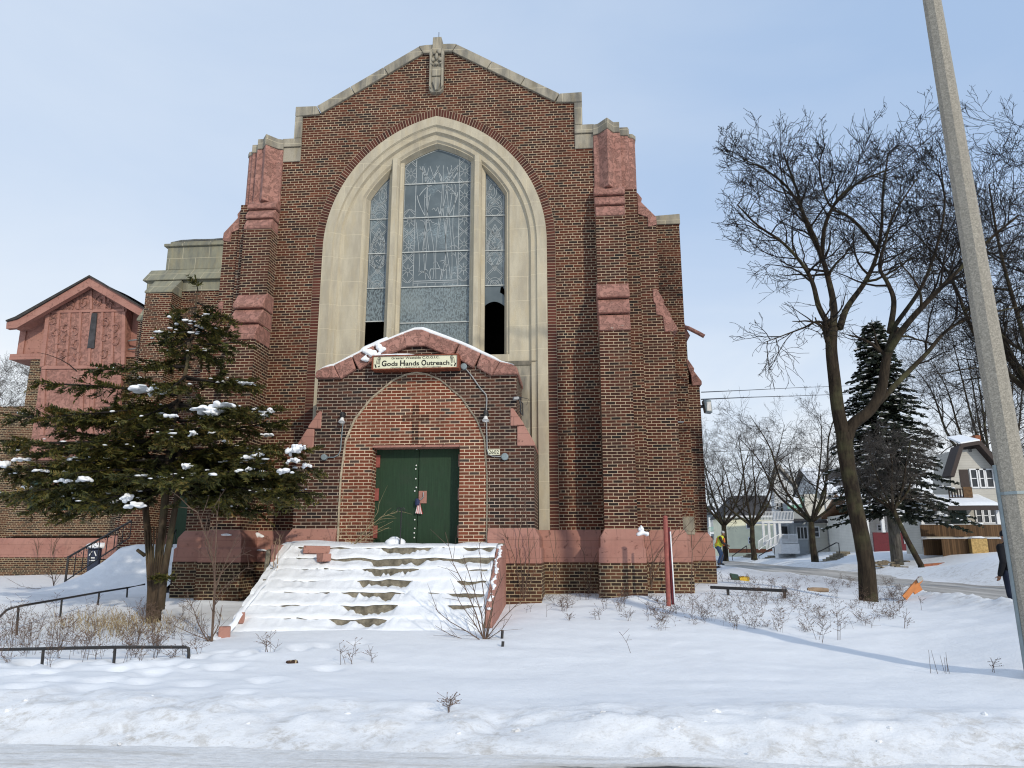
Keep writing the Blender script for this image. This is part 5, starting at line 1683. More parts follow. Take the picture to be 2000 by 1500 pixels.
rail('level black pipe rail in front of the dry weeds, bent down at its right end', [(-30, 1269), (84, 1267), (224, 1264), (300, 1264), (362, 1264), (368, 1266), (369, 1283)], [(83, 1300, 85, 1267), (223, 1297, 225, 1264), (369, 1290, 369, 1268)], 0)
# ------------------------------------------------------------------ trees
def perp(d, rnd):
    v = Vector((rnd.uniform(-1, 1), rnd.uniform(-1, 1), rnd.uniform(-1, 1)))
    v = v - d * v.dot(d)
    return v.normalized() if v.length > 1e-3 else Vector((1, 0, 0))
ZMAX, XMIN = [1e9], [-1e9]
def grow(mb, tw, p, d, length, r, lvl, rnd, up=0.15, wander=0.28, ang=(0.45, 1.0), kids=(3, 6), lim=3, rmin=0.0055, seg=5, shrink=0.7, start=0.2):
    """one branch as a tapering zigzag tube, then its side shoots"""
    if p.z + d.z * length * 0.8 > ZMAX[0]:
        length *= 0.5
    if p.x + d.x * length * 0.8 < XMIN[0]:
        d = Vector((abs(d.x) * 0.4, d.y, d.z + 0.2)); length *= 0.55
        if p.z > ZMAX[0]:
            return
    pts, rs_ = [p.copy()], [r]
    dd = d.normalized()
    n = seg if lvl < lim else 4
    for k in range(n):
        dd = (dd + perp(dd, rnd) * wander * rnd.uniform(0.4, 1.3) + Vector((0, 0, up))).normalized()
        p = p + dd * (length / n)
        pts.append(p.copy())
        rs_.append(max(rmin * 0.8, r * (1 - 0.72 * (k + 1) / n)))
    big = r > 0.03
    (mb if big else tw).tube(pts, rs_, 6 if big else (4 if r > 0.014 else 3), cap=False)
    if lvl >= lim:
        return
    nk = max(2, rnd.randint(*kids) - (1 if lvl >= lim - 1 else 0))
    for k in range(nk):
        t_ = start + (1.0 - start) * (k + rnd.random()) / nk
        f = t_ * n
        i = min(int(f), n - 1)
        q = pts[i].lerp(pts[i + 1], f - i)
        ax = (pts[i + 1] - pts[i]).normalized()
        a = rnd.uniform(*ang)
        nd = (ax * math.cos(a) + perp(ax, rnd) * math.sin(a)).normalized()
        rr = max(rmin, (rs_[i] * (1 - (f - i)) + rs_[i + 1] * (f - i)) * rnd.uniform(0.45, 0.7))
        grow(mb, tw, q, nd, length * shrink * rnd.uniform(0.6, 1.15) * (1.15 - 0.5 * t_), rr, lvl + 1, rnd, up, wander, ang, kids, lim, rmin, seg, shrink, 0.15)
def limb(mb, tw, pts, r0, r1, rnd, nsh, klen, lvl=1, lim=3, start=0.3, **kw):
    """a main limb along given points, with shoots off it"""
    pts = [Vector(p) for p in pts]
    # smooth the polyline
    sm = []
    for i in range(len(pts) - 1):
        a, b = pts[i], pts[i + 1]
        pa = pts[i - 1] if i else a + (a - b)
        pb = pts[i + 2] if i + 2 < len(pts) else b + (b - a)
        for k in range(5):
            t_ = k / 5
            sm.append(0.5 * ((2 * a) + (b - pa) * t_ + (2 * pa - 5 * a + 4 * b - pb) * t_ * t_ + (3 * a - pa - 3 * b + pb) * t_ ** 3))
    sm.append(pts[-1])
    n = len(sm) - 1
    rs_ = [r0 + (r1 - r0) * (k / n) ** 0.8 for k in range(n + 1)]
    mb.tube(sm, rs_, 9 if r0 > 0.08 else 7, cap=True)
    if kw.get('shrink'):
        nsh, klen = int(nsh * 1.35), klen * 1.12
    for k in range(nsh):
        t_ = start + (1 - start) * (k + rnd.random()) / nsh
        i = min(int(t_ * n), n - 1)
        q = sm[i].lerp(sm[i + 1], t_ * n - i)
        ax = (sm[i + 1] - sm[i]).normalized()
        a = rnd.uniform(0.5, 1.15)
        nd = (ax * math.cos(a) + perp(ax, rnd) * math.sin(a)).normalized()
        grow(mb, tw, q, nd, klen * rnd.uniform(0.55, 1.25), max(0.014, rs_[i] * rnd.uniform(0.38, 0.6)), lvl, rnd, lim=lim, **kw)
    return sm

# --- big bare street tree on the right
rt = random.Random(42)
ZMAX[0] = at(1650, 272, 0.0).z
XMIN[0] = at(1398, 400, 0.0).x
TY = 0.0
base = at(1695, 1157, TY)
base.z = gnd(base.x, TY) - 0.1
tree = thing('street_tree', 'large bare street tree with forked dark trunk standing on the snowy verge', 'tree', (base.x, TY, base.z + 0.1))
mb, tw = MB(), MB()
def tp(px, py, dy=0.0):
    return at(px, py, TY + dy)
kw = dict(up=0.05, wander=0.27, kids=(3, 5), lim=4, rmin=0.006, seg=6, shrink=0.76)
mb.tube([base + Vector((0.0, 0, -0.1)), base + Vector((0, 0, 0.12)), tp(1692, 1100), tp(1681, 1040), tp(1668, 980), tp(1656, 915), tp(1650, 868), tp(1648, 845)], [0.24, 0.188, 0.17, 0.162, 0.16, 0.16, 0.17, 0.16], 12)
S1 = [tp(1651, 868), tp(1637, 800), tp(1630, 740), tp(1624, 680), tp(1626, 640, -.05)]
limb(mb, tw, S1, 0.155, 0.12, rt, 2, 1.1, start=0.6, **dict(kw, lim=3))
limb(mb, tw, [tp(1626, 645), tp(1629, 600, .2), tp(1618, 545, .4), tp(1604, 500, .5), tp(1572, 430, .7), tp(1556, 370, .8), tp(1530, 300, 1)], 0.095, 0.022, rt, 13, 1.35, **kw)
limb(mb, tw, [tp(1622, 640), tp(1600, 600, -.3), tp(1588, 555, -.5), tp(1570, 520, -.6), tp(1530, 475, -.8), tp(1480, 440, -1), tp(1440, 400, -1.1)], 0.075, 0.015, rt, 12, 1.25, **kw)
limb(mb, tw, [tp(1606, 510, .5), tp(1590, 460, .2), tp(1545, 375, -.2), tp(1500, 335, -.4), tp(1450, 310, -.6)], 0.055, 0.014, rt, 10, 1.2, **kw)
limb(mb, tw, [tp(1605, 505, .5), tp(1612, 440, .3), tp(1640, 385, .0), tp(1690, 350, -.2), tp(1740, 330, -.4)], 0.06, 0.016, rt, 11, 1.3, **kw)
limb(mb, tw, [tp(1640, 640, .1), tp(1655, 600, .6), tp(1690, 550, 1.0), tp(1712, 500, 1.4), tp(1722, 440, 1.6), tp(1725, 370, 1.8), tp(1735, 300, 2)], 0.085, 0.018, rt, 13, 1.3, **kw)
limb(mb, tw, [tp(1716, 490, 1.3), tp(1690, 455, 1.0), tp(1660, 425, .8), tp(1620, 400, .4), tp(1600, 330, .3), tp(1612, 280, .2)], 0.055, 0.013, rt, 9, 1.15, **kw)
limb(mb, tw, [tp(1652, 860), tp(1665, 830), tp(1700, 800, -.1), tp(1722, 760, -.2), tp(1732, 700, -.3), tp(1750, 640, -.3)], 0.15, 0.085, rt, 2, 1.0, start=0.7, **dict(kw, lim=3))
limb(mb, tw, [tp(1738, 650, -.3), tp(1746, 590, -.2), tp(1735, 555, 0), tp(1718, 520, .3), tp(1730, 470, .5), tp(1745, 420, .6), tp(1790, 350, .8)], 0.07, 0.016, rt, 12, 1.3, **kw)
limb(mb, tw, [tp(1733, 690, -.3), tp(1770, 635, -.7), tp(1815, 585, -1), tp(1870, 530, -1.2), tp(1930, 470, -1.4), tp(1990, 420, -1.5)], 0.085, 0.02, rt, 12, 1.3, **kw)
limb(mb, tw, [tp(1712, 790, -.1), tp(1765, 735, .3), tp(1810, 690, .6), tp(1850, 645, .9), tp(1900, 620, 1.1), tp(1985, 600, 1.3)], 0.075, 0.02, rt, 9, 1.1, **kw)
limb(mb, tw, [tp(1626, 650), tp(1600, 628, -.3), tp(1570, 640, -.6), tp(1530, 655, -.9), tp(1490, 670, -1.1)], 0.035, 0.008, rt, 8, 0.8, **dict(kw, up=-0.03, lim=3))
limb(mb, tw, [tp(1745, 640, -.3), tp(1800, 560, .2), tp(1830, 480, .5), tp(1845, 400, .7), tp(1835, 310, .8)], 0.055, 0.013, rt, 11, 1.25, **kw)
mb.build('trunk', 'bark_locust', tree, smooth=True, recalc=False)
tw.build('crown', 'twig_dark', tree, recalc=False)
ZMAX[0] = 1e9
XMIN[0] = -1e9

def bare_tree(label, px, py, Y, hgt_px, spread, seed, r0, group, fork=0.35, mat='bark_locust', twig='twig_dark', lim=4, lean=0.0, kids=(4, 6), up=0.05, ground=None, nl=6, rm=0.010):
    rnd = random.Random(seed)
    b = at(px, py, Y)
    g = gnd(b.x, Y) if ground is None else ground
    top = at(px, hgt_px, Y).z
    H = top - g
    t = thing('bare_tree', label, 'tree', (b.x, Y, g), group)
    mb, tw = MB(), MB()
    P0 = Vector((b.x, Y, g - 0.2))
    fk_ = Vector((b.x + lean * H * fork, Y, g + H * fork))
    mid = P0.lerp(fk_, 0.5) + Vector((rnd.uniform(-0.1, 0.1), 0, 0))
    mb.tube([P0, P0 + Vector((0, 0, 0.35)), mid, fk_], [r0 * 1.35, r0 * 1.05, r0 * 0.95, r0 * 0.85], 9)
    for k in range(nl):
        a = 2 * math.pi * (k + rnd.uniform(-0.3, 0.3)) / nl
        s = rnd.uniform(0.45, 1.0) * spread
        e = fk_ + Vector((math.cos(a) * s, math.sin(a) * s, H * (1 - fork) * rnd.uniform(0.55, 0.9)))
        m1 = fk_.lerp(e, 0.35) + Vector((math.cos(a) * s * 0.12, math.sin(a) * s * 0.12, -H * 0.02))
        m2 = fk_.lerp(e, 0.7) + Vector((rnd.uniform(-0.3, 0.3), rnd.uniform(-0.3, 0.3), 0))
        limb(mb, tw, [fk_ - Vector((0, 0, 0.1)), m1, m2, e], r0 * rnd.uniform(0.42, 0.6), 0.02, rnd, 12, H * 0.19, start=0.12, lim=lim, up=up, wander=0.3, kids=kids, rmin=rm, seg=5)
    mb.build('trunk', mat, t, smooth=True, recalc=False)
    tw.build('crown', twig, t, recalc=False)
    return t
GT = 'bare trees along the far side of the side street'
bare_tree('low-forking bare tree in front of the white sided house', 1592, 1104, 42, 775, 5.6, 7, 0.24, GT, fork=0.24, nl=7, rm=0.0085, kids=(3, 5), twig='twig_grey')
bare_tree('bare tree in front of the cream yellow house', 1474, 1100, 55, 812, 5.6, 18, 0.24, GT, fork=0.22, nl=6, rm=0.0085, kids=(3, 5), twig='twig_grey')
bare_tree('bare tree beside the church corner and the worker in the vest', 1418, 1100, 62, 808, 6.0, 29, 0.28, GT, fork=0.24, nl=6, rm=0.0085, kids=(3, 5), twig='twig_grey')
bare_tree('thin leaning bare tree with a dense twiggy head in front of the spruce', 1800, 1114, 26, 840, 2.6, 35, 0.15, GT, fork=0.42, lean=-0.36, mat='bark_locust', twig='twig_grey', lim=4, kids=(4, 6), up=0.0, nl=7, rm=0.006)
bare_tree('far bare tree rising behind the snowy corner house, half hidden by the lamp pole', 1960, 1080, 70, 590, 9.0, 51, 0.4, GT, fork=0.25, lim=4, twig='twig_grey', nl=9, rm=0.013)
bare_tree('bare tree at the right edge of the photo beyond the lamp pole', 2090, 1120, 9, 330, 3.4, 63, 0.22, GT, fork=0.42, lim=4, nl=8, rm=0.007)
bare_tree('pale far bare tree at the left edge behind the parish hall', -20, 1060, 45, 690, 4.5, 77, 0.25, GT, fork=0.3, lim=4, twig='twig_grey', mat='bark_grey')

# --- spruce behind the leaning tree
def spruce():
    rnd = random.Random(5)
    Y = 31.0
    b = at(1752, 1090, Y)
    g = gnd(b.x, Y)
    top = at(1690, 625, Y)
    t = thing('spruce_tree', 'tall dark spruce dusted with snow standing beside the houses', 'tree', (b.x, Y, g))
    P0, P1 = Vector((b.x, Y, g - 0.2)), Vector((top.x + 0.4, Y, top.z))
    H = P1.z - g
    MB().tube([P0, P0.lerp(P1, 0.3), P0.lerp(P1, 0.7), P1], [0.36, 0.3, 0.14, 0.03], 9).build('trunk', 'bark_grey', t, smooth=True)
    lf, sn_, br_ = MB(), MB(), MB()
    nb = 250
    for k in range(nb):
        u = 0.20 + 0.79 * (k / nb) ** 0.95
        p = P0.lerp(P1, u)
        a = k * 2.399 + rnd.uniform(-0.3, 0.3)
        ln = (1 - u) ** 0.85 * 4.9 * rnd.uniform(0.6, 1.15) + 0.3
        d = Vector((math.cos(a), math.sin(a), 0))
        pts = []
        for j in range(6):
            s = j / 5
            pts.append(p + d * ln * s + Vector((0, 0, ln * (0.10 * s - 0.42 * s * s + 0.13 * s ** 3))))
        br_.tube(pts, [0.04, 0.03, 0.022, 0.016, 0.01, 0.006], 4, cap=False)
        side = Vector((-d.y, d.x, 0))
        for j in range(int(ln * 24) + 8):
            s = rnd.uniform(0.12, 1.0)
            i = min(int(s * 5), 4)
            q = pts[i].lerp(pts[i + 1], s * 5 - i)
            sd_ = rnd.choice((-1, 1))
            l2 = rnd.uniform(0.25, 0.7) * (1.1 - 0.6 * s)
            w_ = (side * sd_ * rnd.uniform(0.5, 1) + d * rnd.uniform(0.3, 0.9) + Vector((0, 0, rnd.uniform(-0.7, 0.05)))).normalized()
            nn = perp(w_, rnd)
            for z in range(3):
                a0 = q + w_ * l2 * z / 3
                b0 = q + w_ * l2 * (z + 1.25) / 3
                e_ = perp(w_, rnd) * 0.10
                lf.add([a0 - e_ * 0.7, b0 - e_ * 0.2, b0 + e_ * 0.2, a0 + e_], [(0, 1, 2, 3)])
            if rnd.random() < 0.13 and s > 0.3:
                c = q + w_ * l2 * 0.5 + Vector((0, 0, 0.05))
                sn_.ball(c, rnd.uniform(0.08, 0.2), rnd.uniform(0.08, 0.16), 0.035, 6, 4, 0.2, rnd)
    br_.build('branches', 'bark_grey', t, recalc=False)
    lf.build('crown', 'spruce_needles', t, recalc=False, uv=None)
    sn_.build('snow_load', 'snow', t, smooth=True, recalc=False)
spruce()

# --- the yew in front of the church's left corner
def yew():
    rnd = random.Random(17)
    Y0 = -3.4
    b = at(300, 1212, Y0)
    g = gnd(b.x, Y0)
    t = thing('yew_tree', 'snow-flecked dark yew with a split trunk in front of the church left corner', 'tree', (b.x, Y0, g))
    mb = MB()
    def T(px, py, dy=0.0):
        return at(px, py, Y0 + dy)
    bb_ = Vector((b.x, Y0, g - 0.1))
    mb.tube([bb_, T(301, 1190), T(303, 1160), T(305, 1135)], [0.135, 0.12, 0.112, 0.10], 12)
    mb.tube([T(298, 1200, .03), T(296, 1130, .05), T(290, 1060, .1), T(284, 990, .15), T(288, 930, .2)], [0.10, 0.075, 0.065, 0.06, 0.05], 10)
    mb.tube([T(305, 1195), T(308, 1120), T(315, 1050), T(322, 980), T(328, 900), T(340, 820), T(362, 730), T(378, 640), T(386, 566)], [0.10, 0.07, 0.065, 0.07, 0.06, 0.05, 0.038, 0.022, 0.008], 10)
    mb.tube([T(312, 1190, -.05), T(322, 1110, -.08), T(334, 1040, -.1), T(346, 970, -.1), T(352, 900, 0), T(350, 830, .1)], [0.085, 0.062, 0.055, 0.052, 0.045, 0.03], 10)
    mb.tube([T(283, 1085, -.02), T(268, 1074, -.15)], [0.035, 0.03], 7)
    # ridges of the fluted stem
    for k in range(9):
        px = 290 + 2.7 * k
        mb.tube([T(px - 2, 1208, -0.09), T(px, 1150, -0.09), T(px + 3 + (k - 4) * 1.6, 1090, -0.06), T(px + 6 + (k - 4) * 3.4, 1030, -0.04)], [0.03, 0.022, 0.018, 0.012], 6)
    bl_, lf, br_ = MB(), MB(), MB()
    tips = []
    def spray(q, w_, l2, dens=1.0):
        """flat two-ranked needle spray"""
        up_ = Vector((rnd.uniform(-0.9, 0.9), rnd.uniform(-0.9, 0.9), 1)).normalized()
        sd_ = w_.cross(up_).normalized()
        br_.tube([q, q + w_ * l2], [0.005, 0.002], 3, cap=False)
        n = max(4, int(l2 / 0.030 * dens))
        for j in range(n):
            s = (j + rnd.random()) / n
            c = q + w_ * l2 * s
            for sg_ in (-1, 1):
                ln = rnd.uniform(0.05, 0.092) * (1.1 - 0.35 * s)
                d_ = (sd_ * sg_ * rnd.uniform(0.7, 1.0) + w_ * rnd.uniform(0.3, 0.7) + up_ * rnd.uniform(-0.35, 0.35)).normalized()
                e_ = d_.cross(up_ + sd_ * rnd.uniform(-0.5, 0.5)).normalized() * 0.0135
                lf.add([c - e_, c + d_ * ln - e_ * 0.4, c + d_ * ln + e_ * 0.4, c + e_], [(0, 1, 2, 3)])
    def bough(p0, p1, sag, thick, dens=1.0, s0=0.22, wid=1.0):
        p0, p1 = Vector(p0), Vector(p1)
        L_ = (p1 - p0).length
        n = 8
        pts = []
        wob = Vector((rnd.uniform(-0.1, 0.1), rnd.uniform(-0.1, 0.1), rnd.uniform(-0.05, 0.08))) * L_
        for j in range(n + 1):
            s = j / n
            pts.append(p0.lerp(p1, s) + Vector((0, 0, -sag * 4 * s * (1 - s))) + wob * math.sin(math.pi * s) * 0.6)
        br_.tube(pts, [thick * (1 - 0.85 * j / n) + 0.004 for j in range(n + 1)], 5, cap=False)
        d = (p1 - p0).normalized()
        side = d.cross(Vector((0, 0, 1))).normalized()
        m = int(L_ / 0.105 * dens)
        for j in range(m):
            s = s0 + (1 - s0) * (j + rnd.random()) / m
            i = min(int(s * n), n - 1)
            q = pts[i].lerp(pts[i + 1], s * n - i)
            for sg_ in (-1, 1):
                if rnd.random() < 0.16:
                    continue
                bl = rnd.uniform(0.22, 0.62) * wid * (1.15 - 0.65 * s) * min(1.0, L_ / 1.6 + 0.3)
                w_ = (side * sg_ * rnd.uniform(0.5, 1) + d * rnd.uniform(0.4, 0.9) + Vector((0, 0, rnd.uniform(-0.55, 0.5)))).normalized()
                e = q + w_ * bl + Vector((0, 0, rnd.uniform(-0.12, 0.02)))
                w_ = (e - q).normalized()
                spray(q, w_, bl, 1.0)
                for k in range(rnd.randint(2, 4)):
                    u = rnd.uniform(0.2, 0.9)
                    w2 = (w_ + side * rnd.uniform(-0.8, 0.8) + d * rnd.uniform(-0.2, 0.6) + Vector((0, 0, rnd.uniform(-0.3, 0.2)))).normalized()
                    spray(q + w_ * bl * u, w2, rnd.uniform(0.10, 0.24), 1.0)
        spray(pts[-1], d, 0.22)
        tips.append(pts)
    # boughs read off the photo: root on a stem, tip, depth of the tip
    B = [((386, 570), (384, 556), 0), ((384, 590), (420, 605), .2), ((384, 600), (352, 606), -.2), ((382, 620), (440, 618), -.3), ((381, 640), (335, 652), .3), ((380, 650), (448, 655), .25),
         ((378, 660), (330, 690), -.4), ((375, 675), (470, 668), -.2), ((372, 690), (430, 702), .5), ((370, 700), (290, 712), .4), ((366, 715), (178, 722), -.4), ((362, 735), (498, 752), -.2),
         ((362, 740), (455, 745), .7), ((356, 760), (262, 738), .5), ((352, 770), (80, 748), -.5), ((350, 790), (530, 800), .1), ((348, 800), (470, 800), -.9), ((345, 810), (18, 812), .2),
         ((344, 830), (120, 800), .9), ((342, 840), (556, 822), .5), ((338, 850), (430, 840), -1.3), ((336, 860), (12, 862), -.7), ((335, 870), (90, 872), .8), ((334, 880), (600, 878), -.1),
         ((332, 890), (520, 880), .9), ((330, 900), (-24, 912), .3), ((330, 905), (612, 915), -.5), ((330, 915), (500, 925), -1.3), ((328, 920), (140, 925), -1.3), ((326, 930), (30, 960), -1.0),
         ((326, 930), (606, 962), .2), ((324, 935), (240, 930), -1.6), ((330, 930), (400, 930), -1.7), ((324, 940), (-20, 965), .9), ((326, 940), (560, 985), -.8), ((326, 945), (580, 960), 1.0),
         ((320, 945), (60, 1000), .4), ((322, 950), (160, 985), -1.1), ((326, 950), (440, 975), -1.0), ((322, 955), (230, 990), .9), ((330, 955), (520, 1000), .4), ((318, 960), (110, 1005), -.2),
         ((330, 960), (420, 985), .9), ((320, 960), (250, 985), -.4), ((336, 900), (330, 940), -1.8), ((345, 800), (330, 860), -1.5), ((350, 780), (250, 820), -1.2), ((345, 800), (200, 850), -.8),
         ((348, 790), (420, 800), 1.2), ((340, 850), (250, 860), 1.4), ((335, 880), (420, 890), 1.5), ((330, 900), (180, 900), 1.4), ((328, 920), (330, 930), 1.7), ((362, 735), (330, 760), -1.0),
         ((334, 880), (470, 870), -.4), ((334, 870), (230, 880), -.3), ((330, 910), (560, 935), .6), ((330, 910), (80, 930), -.2), ((346, 820), (400, 850), .4), ((330, 930), (480, 955), .1), ((326, 940), (120, 955), .3),
         ((345, 830), (300, 850), .1), ((340, 860), (390, 900), -.3), ((332, 900), (260, 905), .5)]
    for (rp, tp_, dy) in B:
        p0 = T(*rp)
        p1 = T(tp_[0], tp_[1], dy)
        L_ = (p1 - p0).length
        bough(p0, p1, 0.03 * L_ * rnd.uniform(0.2, 1.4), 0.012 + 0.011 * L_, dens=1.0, s0=0.10 if (L_ < 1 or rnd.random() < 0.45) else 0.26)
    def ext(y, s):
        return float(np.interp(y, [560, 600, 660, 720, 750, 800, 850, 900, 950, 1000], [6, 38, 66, 85, 150, 270, 340, 365, 350, 250] if s < 0 else [6, 34, 62, 66, 110, 180, 245, 275, 265, 190]))
    for k in range(50):
        hi = k < 14
        y = rnd.uniform(585, 730) if hi else rnd.uniform(790, 990)
        s = rnd.choice((-1, 1)); u = rnd.uniform(0.35, 0.95)
        cx_ = float(np.interp(y, [560, 730, 1000], [386, 362, 330]))
        x = cx_ + s * u * ext(y, s)
        dy = rnd.uniform(-1, 1) * (0.5 if hi else 1.7) * math.sqrt(max(0.05, 1 - u * u))
        ry = y + rnd.uniform(-20, 35)
        p0 = T(float(np.interp(ry, [560, 730, 1000], [386, 362, 328])), min(ry, 950), 0.0)
        p1 = T(x, y, dy)
        L_ = (p1 - p0).length
        bough(p0, p1, 0.03 * L_ * rnd.uniform(0.2, 1.4), 0.010 + 0.009 * L_, dens=0.85, s0=0.12 if (L_ < 1 or rnd.random() < 0.5) else 0.3, wid=0.9)
    # bare tip at the upper left
    br_.tube([T(150, 725, -.3), T(135, 712, -.3), T(118, 702, -.35), T(95, 693, -.4), T(72, 688, -.4)], [0.016, 0.012, 0.009, 0.006, 0.003], 4)
    br_.tube([T(120, 703, -.35), T(128, 696, -.35), T(140, 694, -.3)], [0.007, 0.005, 0.002], 4)
    br_.tube([T(350, 1150, -0.1), T(318, 1125, -0.15), T(296, 1132, -0.2)], [0.01, 0.008, 0.004], 4)
    mb.build('trunk', 'bark_brown', t, smooth=True, recalc=False)
    br_.build('branches', 'twig_dark', t, recalc=False)
    for q in range(30):
        spray(T(325 + rnd.uniform(-30, 20), 1128 + rnd.uniform(-4, 4), -0.25), Vector((rnd.uniform(-1, 1), rnd.uniform(-0.6, 0.2), rnd.uniform(-0.2, 0.3))).normalized(), rnd.uniform(0.08, 0.2))
    lf.build('crown', 'yew_needles', t, recalc=False, uv=None)
    # snow caught on the boughs: the clumps the photo shows, then small flecks
    CL = [(285, 757, 30, 10, -.7), (300, 762, 12, 9, -.7), (405, 798, 30, 9, -1.0), (430, 792, 28, 8, -1.0), (412, 806, 18, 7, -1.05), (482, 748, 16, 4, -.3), (527, 804, 14, 8, .0), (512, 813, 8, 5, 0), (575, 876, 17, 12, -.45), (590, 871, 8, 6, -.45),
          (572, 898, 12, 8, -.5), (600, 908, 8, 7, -.6), (556, 918, 14, 7, -.8), (497, 888, 16, 8, -.9), (482, 892, 8, 4, -.9), (523, 848, 12, 5, .1), (10, 905, 12, 9, -.6), (42, 896, 17, 5, -.6), (128, 938, 14, 5, -1.2), (160, 934, 17, 7, -1.2),
          (53, 950, 8, 5, -1.0), (245, 970, 16, 9, -1.3), (262, 985, 20, 8, -1.3), (78, 918, 14, 4, -.5), (335, 810, 10, 6, -1.2), (488, 915, 8, 5, -.9), (377, 845, 10, 7, -1.1), (365, 908, 8, 8, -1.3), (440, 860, 6, 4, -1.0)]
    for i, (px, py, w, h, dy) in enumerate(CL):
        c = T(px, py, dy)
        k_ = (Y0 + dy - CAM.y) / FPX
        sm = MB()
        for j in range(16):
            u = rnd.uniform(-1, 1)
            sm.ball((c.x + u * w * k_ * 0.85, c.y + rnd.uniform(-0.12, 0.12), c.z + (rnd.uniform(-0.45, 0.45) - abs(u) * 0.5) * h * k_ + 0.25 * u * h * k_), w * k_ * rnd.uniform(0.16, 0.42), w * k_ * rnd.uniform(0.25, 0.5), h * k_ * rnd.uniform(0.25, 0.6), 9, 6, 0.2, rnd)
        lumpy(sm, 'snow_clump', t, 0.016)
    fl_ = MB()
    for k in range(400):
        pts = rnd.choice(tips[10:])
        s = rnd.uniform(0.35, 0.98) * 7.99
        q = pts[int(s)].lerp(pts[int(s) + 1], s - int(s)) + Vector((rnd.uniform(-0.25, 0.25), rnd.uniform(-0.25, 0.25), rnd.uniform(0.0, 0.05)))
        w = rnd.choice((0.016, 0.02, 0.026, 0.042))
        fl_.ball(q, w * rnd.uniform(0.8, 2.4), w, w * rnd.uniform(0.3, 0.6), 6, 4, 0.35, rnd)
    o_ = fl_.build('snow_flecks', 'snow', t, smooth=True, recalc=False)
    o_['kind'] = 'stuff'
yew()

# ------------------------------------------------------------------ saplings and dry weeds
def sapling(label, px, py, stems, seed, mat='sapling_bark', grp='leafless saplings round the church', Y=None):
    """stems: list of pixel polylines, grown at the depth of the foot"""
    rnd = random.Random(seed)
    if Y is None:
        f = foot(px, py)
        Y = f.y
    else:
        f = at(px, py, Y)
    t = MB()
    for st_, r in stems:
        pts = []
        for i, q in enumerate(st_):
            p = at(q[0], q[1], Y + rnd.uniform(-0.12, 0.12) * (i > 0) + (q[2] if len(q) > 2 else 0))
            pts.append(p)
        n = len(pts)
        t.tube(pts, [r * (1 - 0.75 * k / (n - 1)) + 0.0015 for k in range(n)], 5, cap=False)
        for k in range(len(pts) * 2):
            i = rnd.randint(1, n - 1)
            q = pts[i - 1].lerp(pts[i], rnd.random())
            ax = (pts[i] - pts[i - 1]).normalized()
            a = rnd.uniform(0.4, 0.9)
            d = (ax * math.cos(a) + perp(ax, rnd) * math.sin(a)).normalized()
            l_ = rnd.uniform(0.1, 0.4)
            m_ = q + d * l_ * 0.5 + Vector((0, 0, 0.02))
            t.tube([q, m_, q + d * l_ + Vector((0, 0, 0.06 * rnd.random()))], [r * 0.35 + 0.001, r * 0.25 + 0.001, 0.0015], 3, cap=False)
    return lone(t, 'sapling', mat, label, 'sapling', (f.x, Y, f.z), grp, recalc=False)
sapling('tall reddish sapling growing between the yew and the steps', 412, 1255, [([(413, 1258), (417, 1200), (420, 1140), (415, 1090), (400, 1040), (385, 1000), (368, 990)], .018), ([(413, 1250), (418, 1160), (421, 1080), (424, 1000), (418, 990)], .013), ([(418, 1160), (432, 1120), (460, 1090), (490, 1075)], .007), ([(418, 1150), (440, 1100), (465, 1045)], .007), ([(410, 1258), (398, 1240), (386, 1215), (378, 1190), (360, 1165)], .009), ([(412, 1250), (428, 1220), (434, 1182)], .009), ([(417, 1170), (445, 1140), (480, 1110), (495, 1110)], .006), ([(420, 1130), (408, 1060), (395, 1035)], .006), ([(415, 1100), (400, 1060), (410, 1030), (418, 1015)], .006), ([(412, 1252), (380, 1240), (340, 1222)], .006)], 3)
sapling('spreading sapling in the snow beside the right end of the steps', 943, 1252, [([(945, 1252), (930, 1200), (905, 1140), (885, 1100), (870, 1040)], .010), ([(946, 1252), (940, 1200), (925, 1150), (905, 1085)], .010), ([(948, 1252), (955, 1210), (968, 1160), (985, 1120)], .010), ([(948, 1250), (975, 1215), (1010, 1180), (1035, 1160)], .008), ([(950, 1252), (962, 1190), (958, 1130), (965, 1090)], .008), ([(945, 1255), (915, 1235), (880, 1215), (855, 1195), (842, 1160)], .008), ([(946, 1250), (925, 1215), (900, 1180), (885, 1150)], .008), ([(938, 1270), (910, 1250), (880, 1240), (850, 1222)], .006), ([(950, 1250), (980, 1230), (1000, 1200)], .006), ([(946, 1252), (948, 1190), (940, 1120), (936, 1060)], .008)], 5)
sapling('thin saplings leaning on the brick beside the red pipe post', 1275, 1160, [([(1272, 1150), (1270, 1110), (1285, 1080), (1310, 1050), (1350, 985), (1372, 925)], .010), ([(1273, 1150), (1276, 1100), (1300, 1060), (1345, 1035)], .008), ([(1270, 1140), (1275, 1090), (1262, 1000), (1270, 985)], .007), ([(1270, 1140), (1290, 1100), (1330, 1040), (1380, 985)], .008), ([(1268, 1145), (1285, 1110), (1310, 1095)], .006), ([(1272, 1130), (1262, 1080), (1258, 1050)], .006), ([(1350, 1160), (1352, 1080), (1350, 1040), (1365, 1020)], .010), ([(1352, 1075), (1370, 1050), (1385, 1030)], .006), ([(1355, 1120), (1375, 1085), (1395, 1050)], .006)], 7, Y=-0.75)
sapling('low sapling against the brick in the corner right of the porch', 1150, 1160, [([(1150, 1160), (1146, 1120), (1140, 1080), (1130, 1060)], .008), ([(1150, 1160), (1155, 1110), (1165, 1080)], .008), ([(1150, 1160), (1140, 1130), (1118, 1100)], .007), ([(1152, 1160), (1168, 1130), (1180, 1095)], .006)], 9, Y=-0.5)
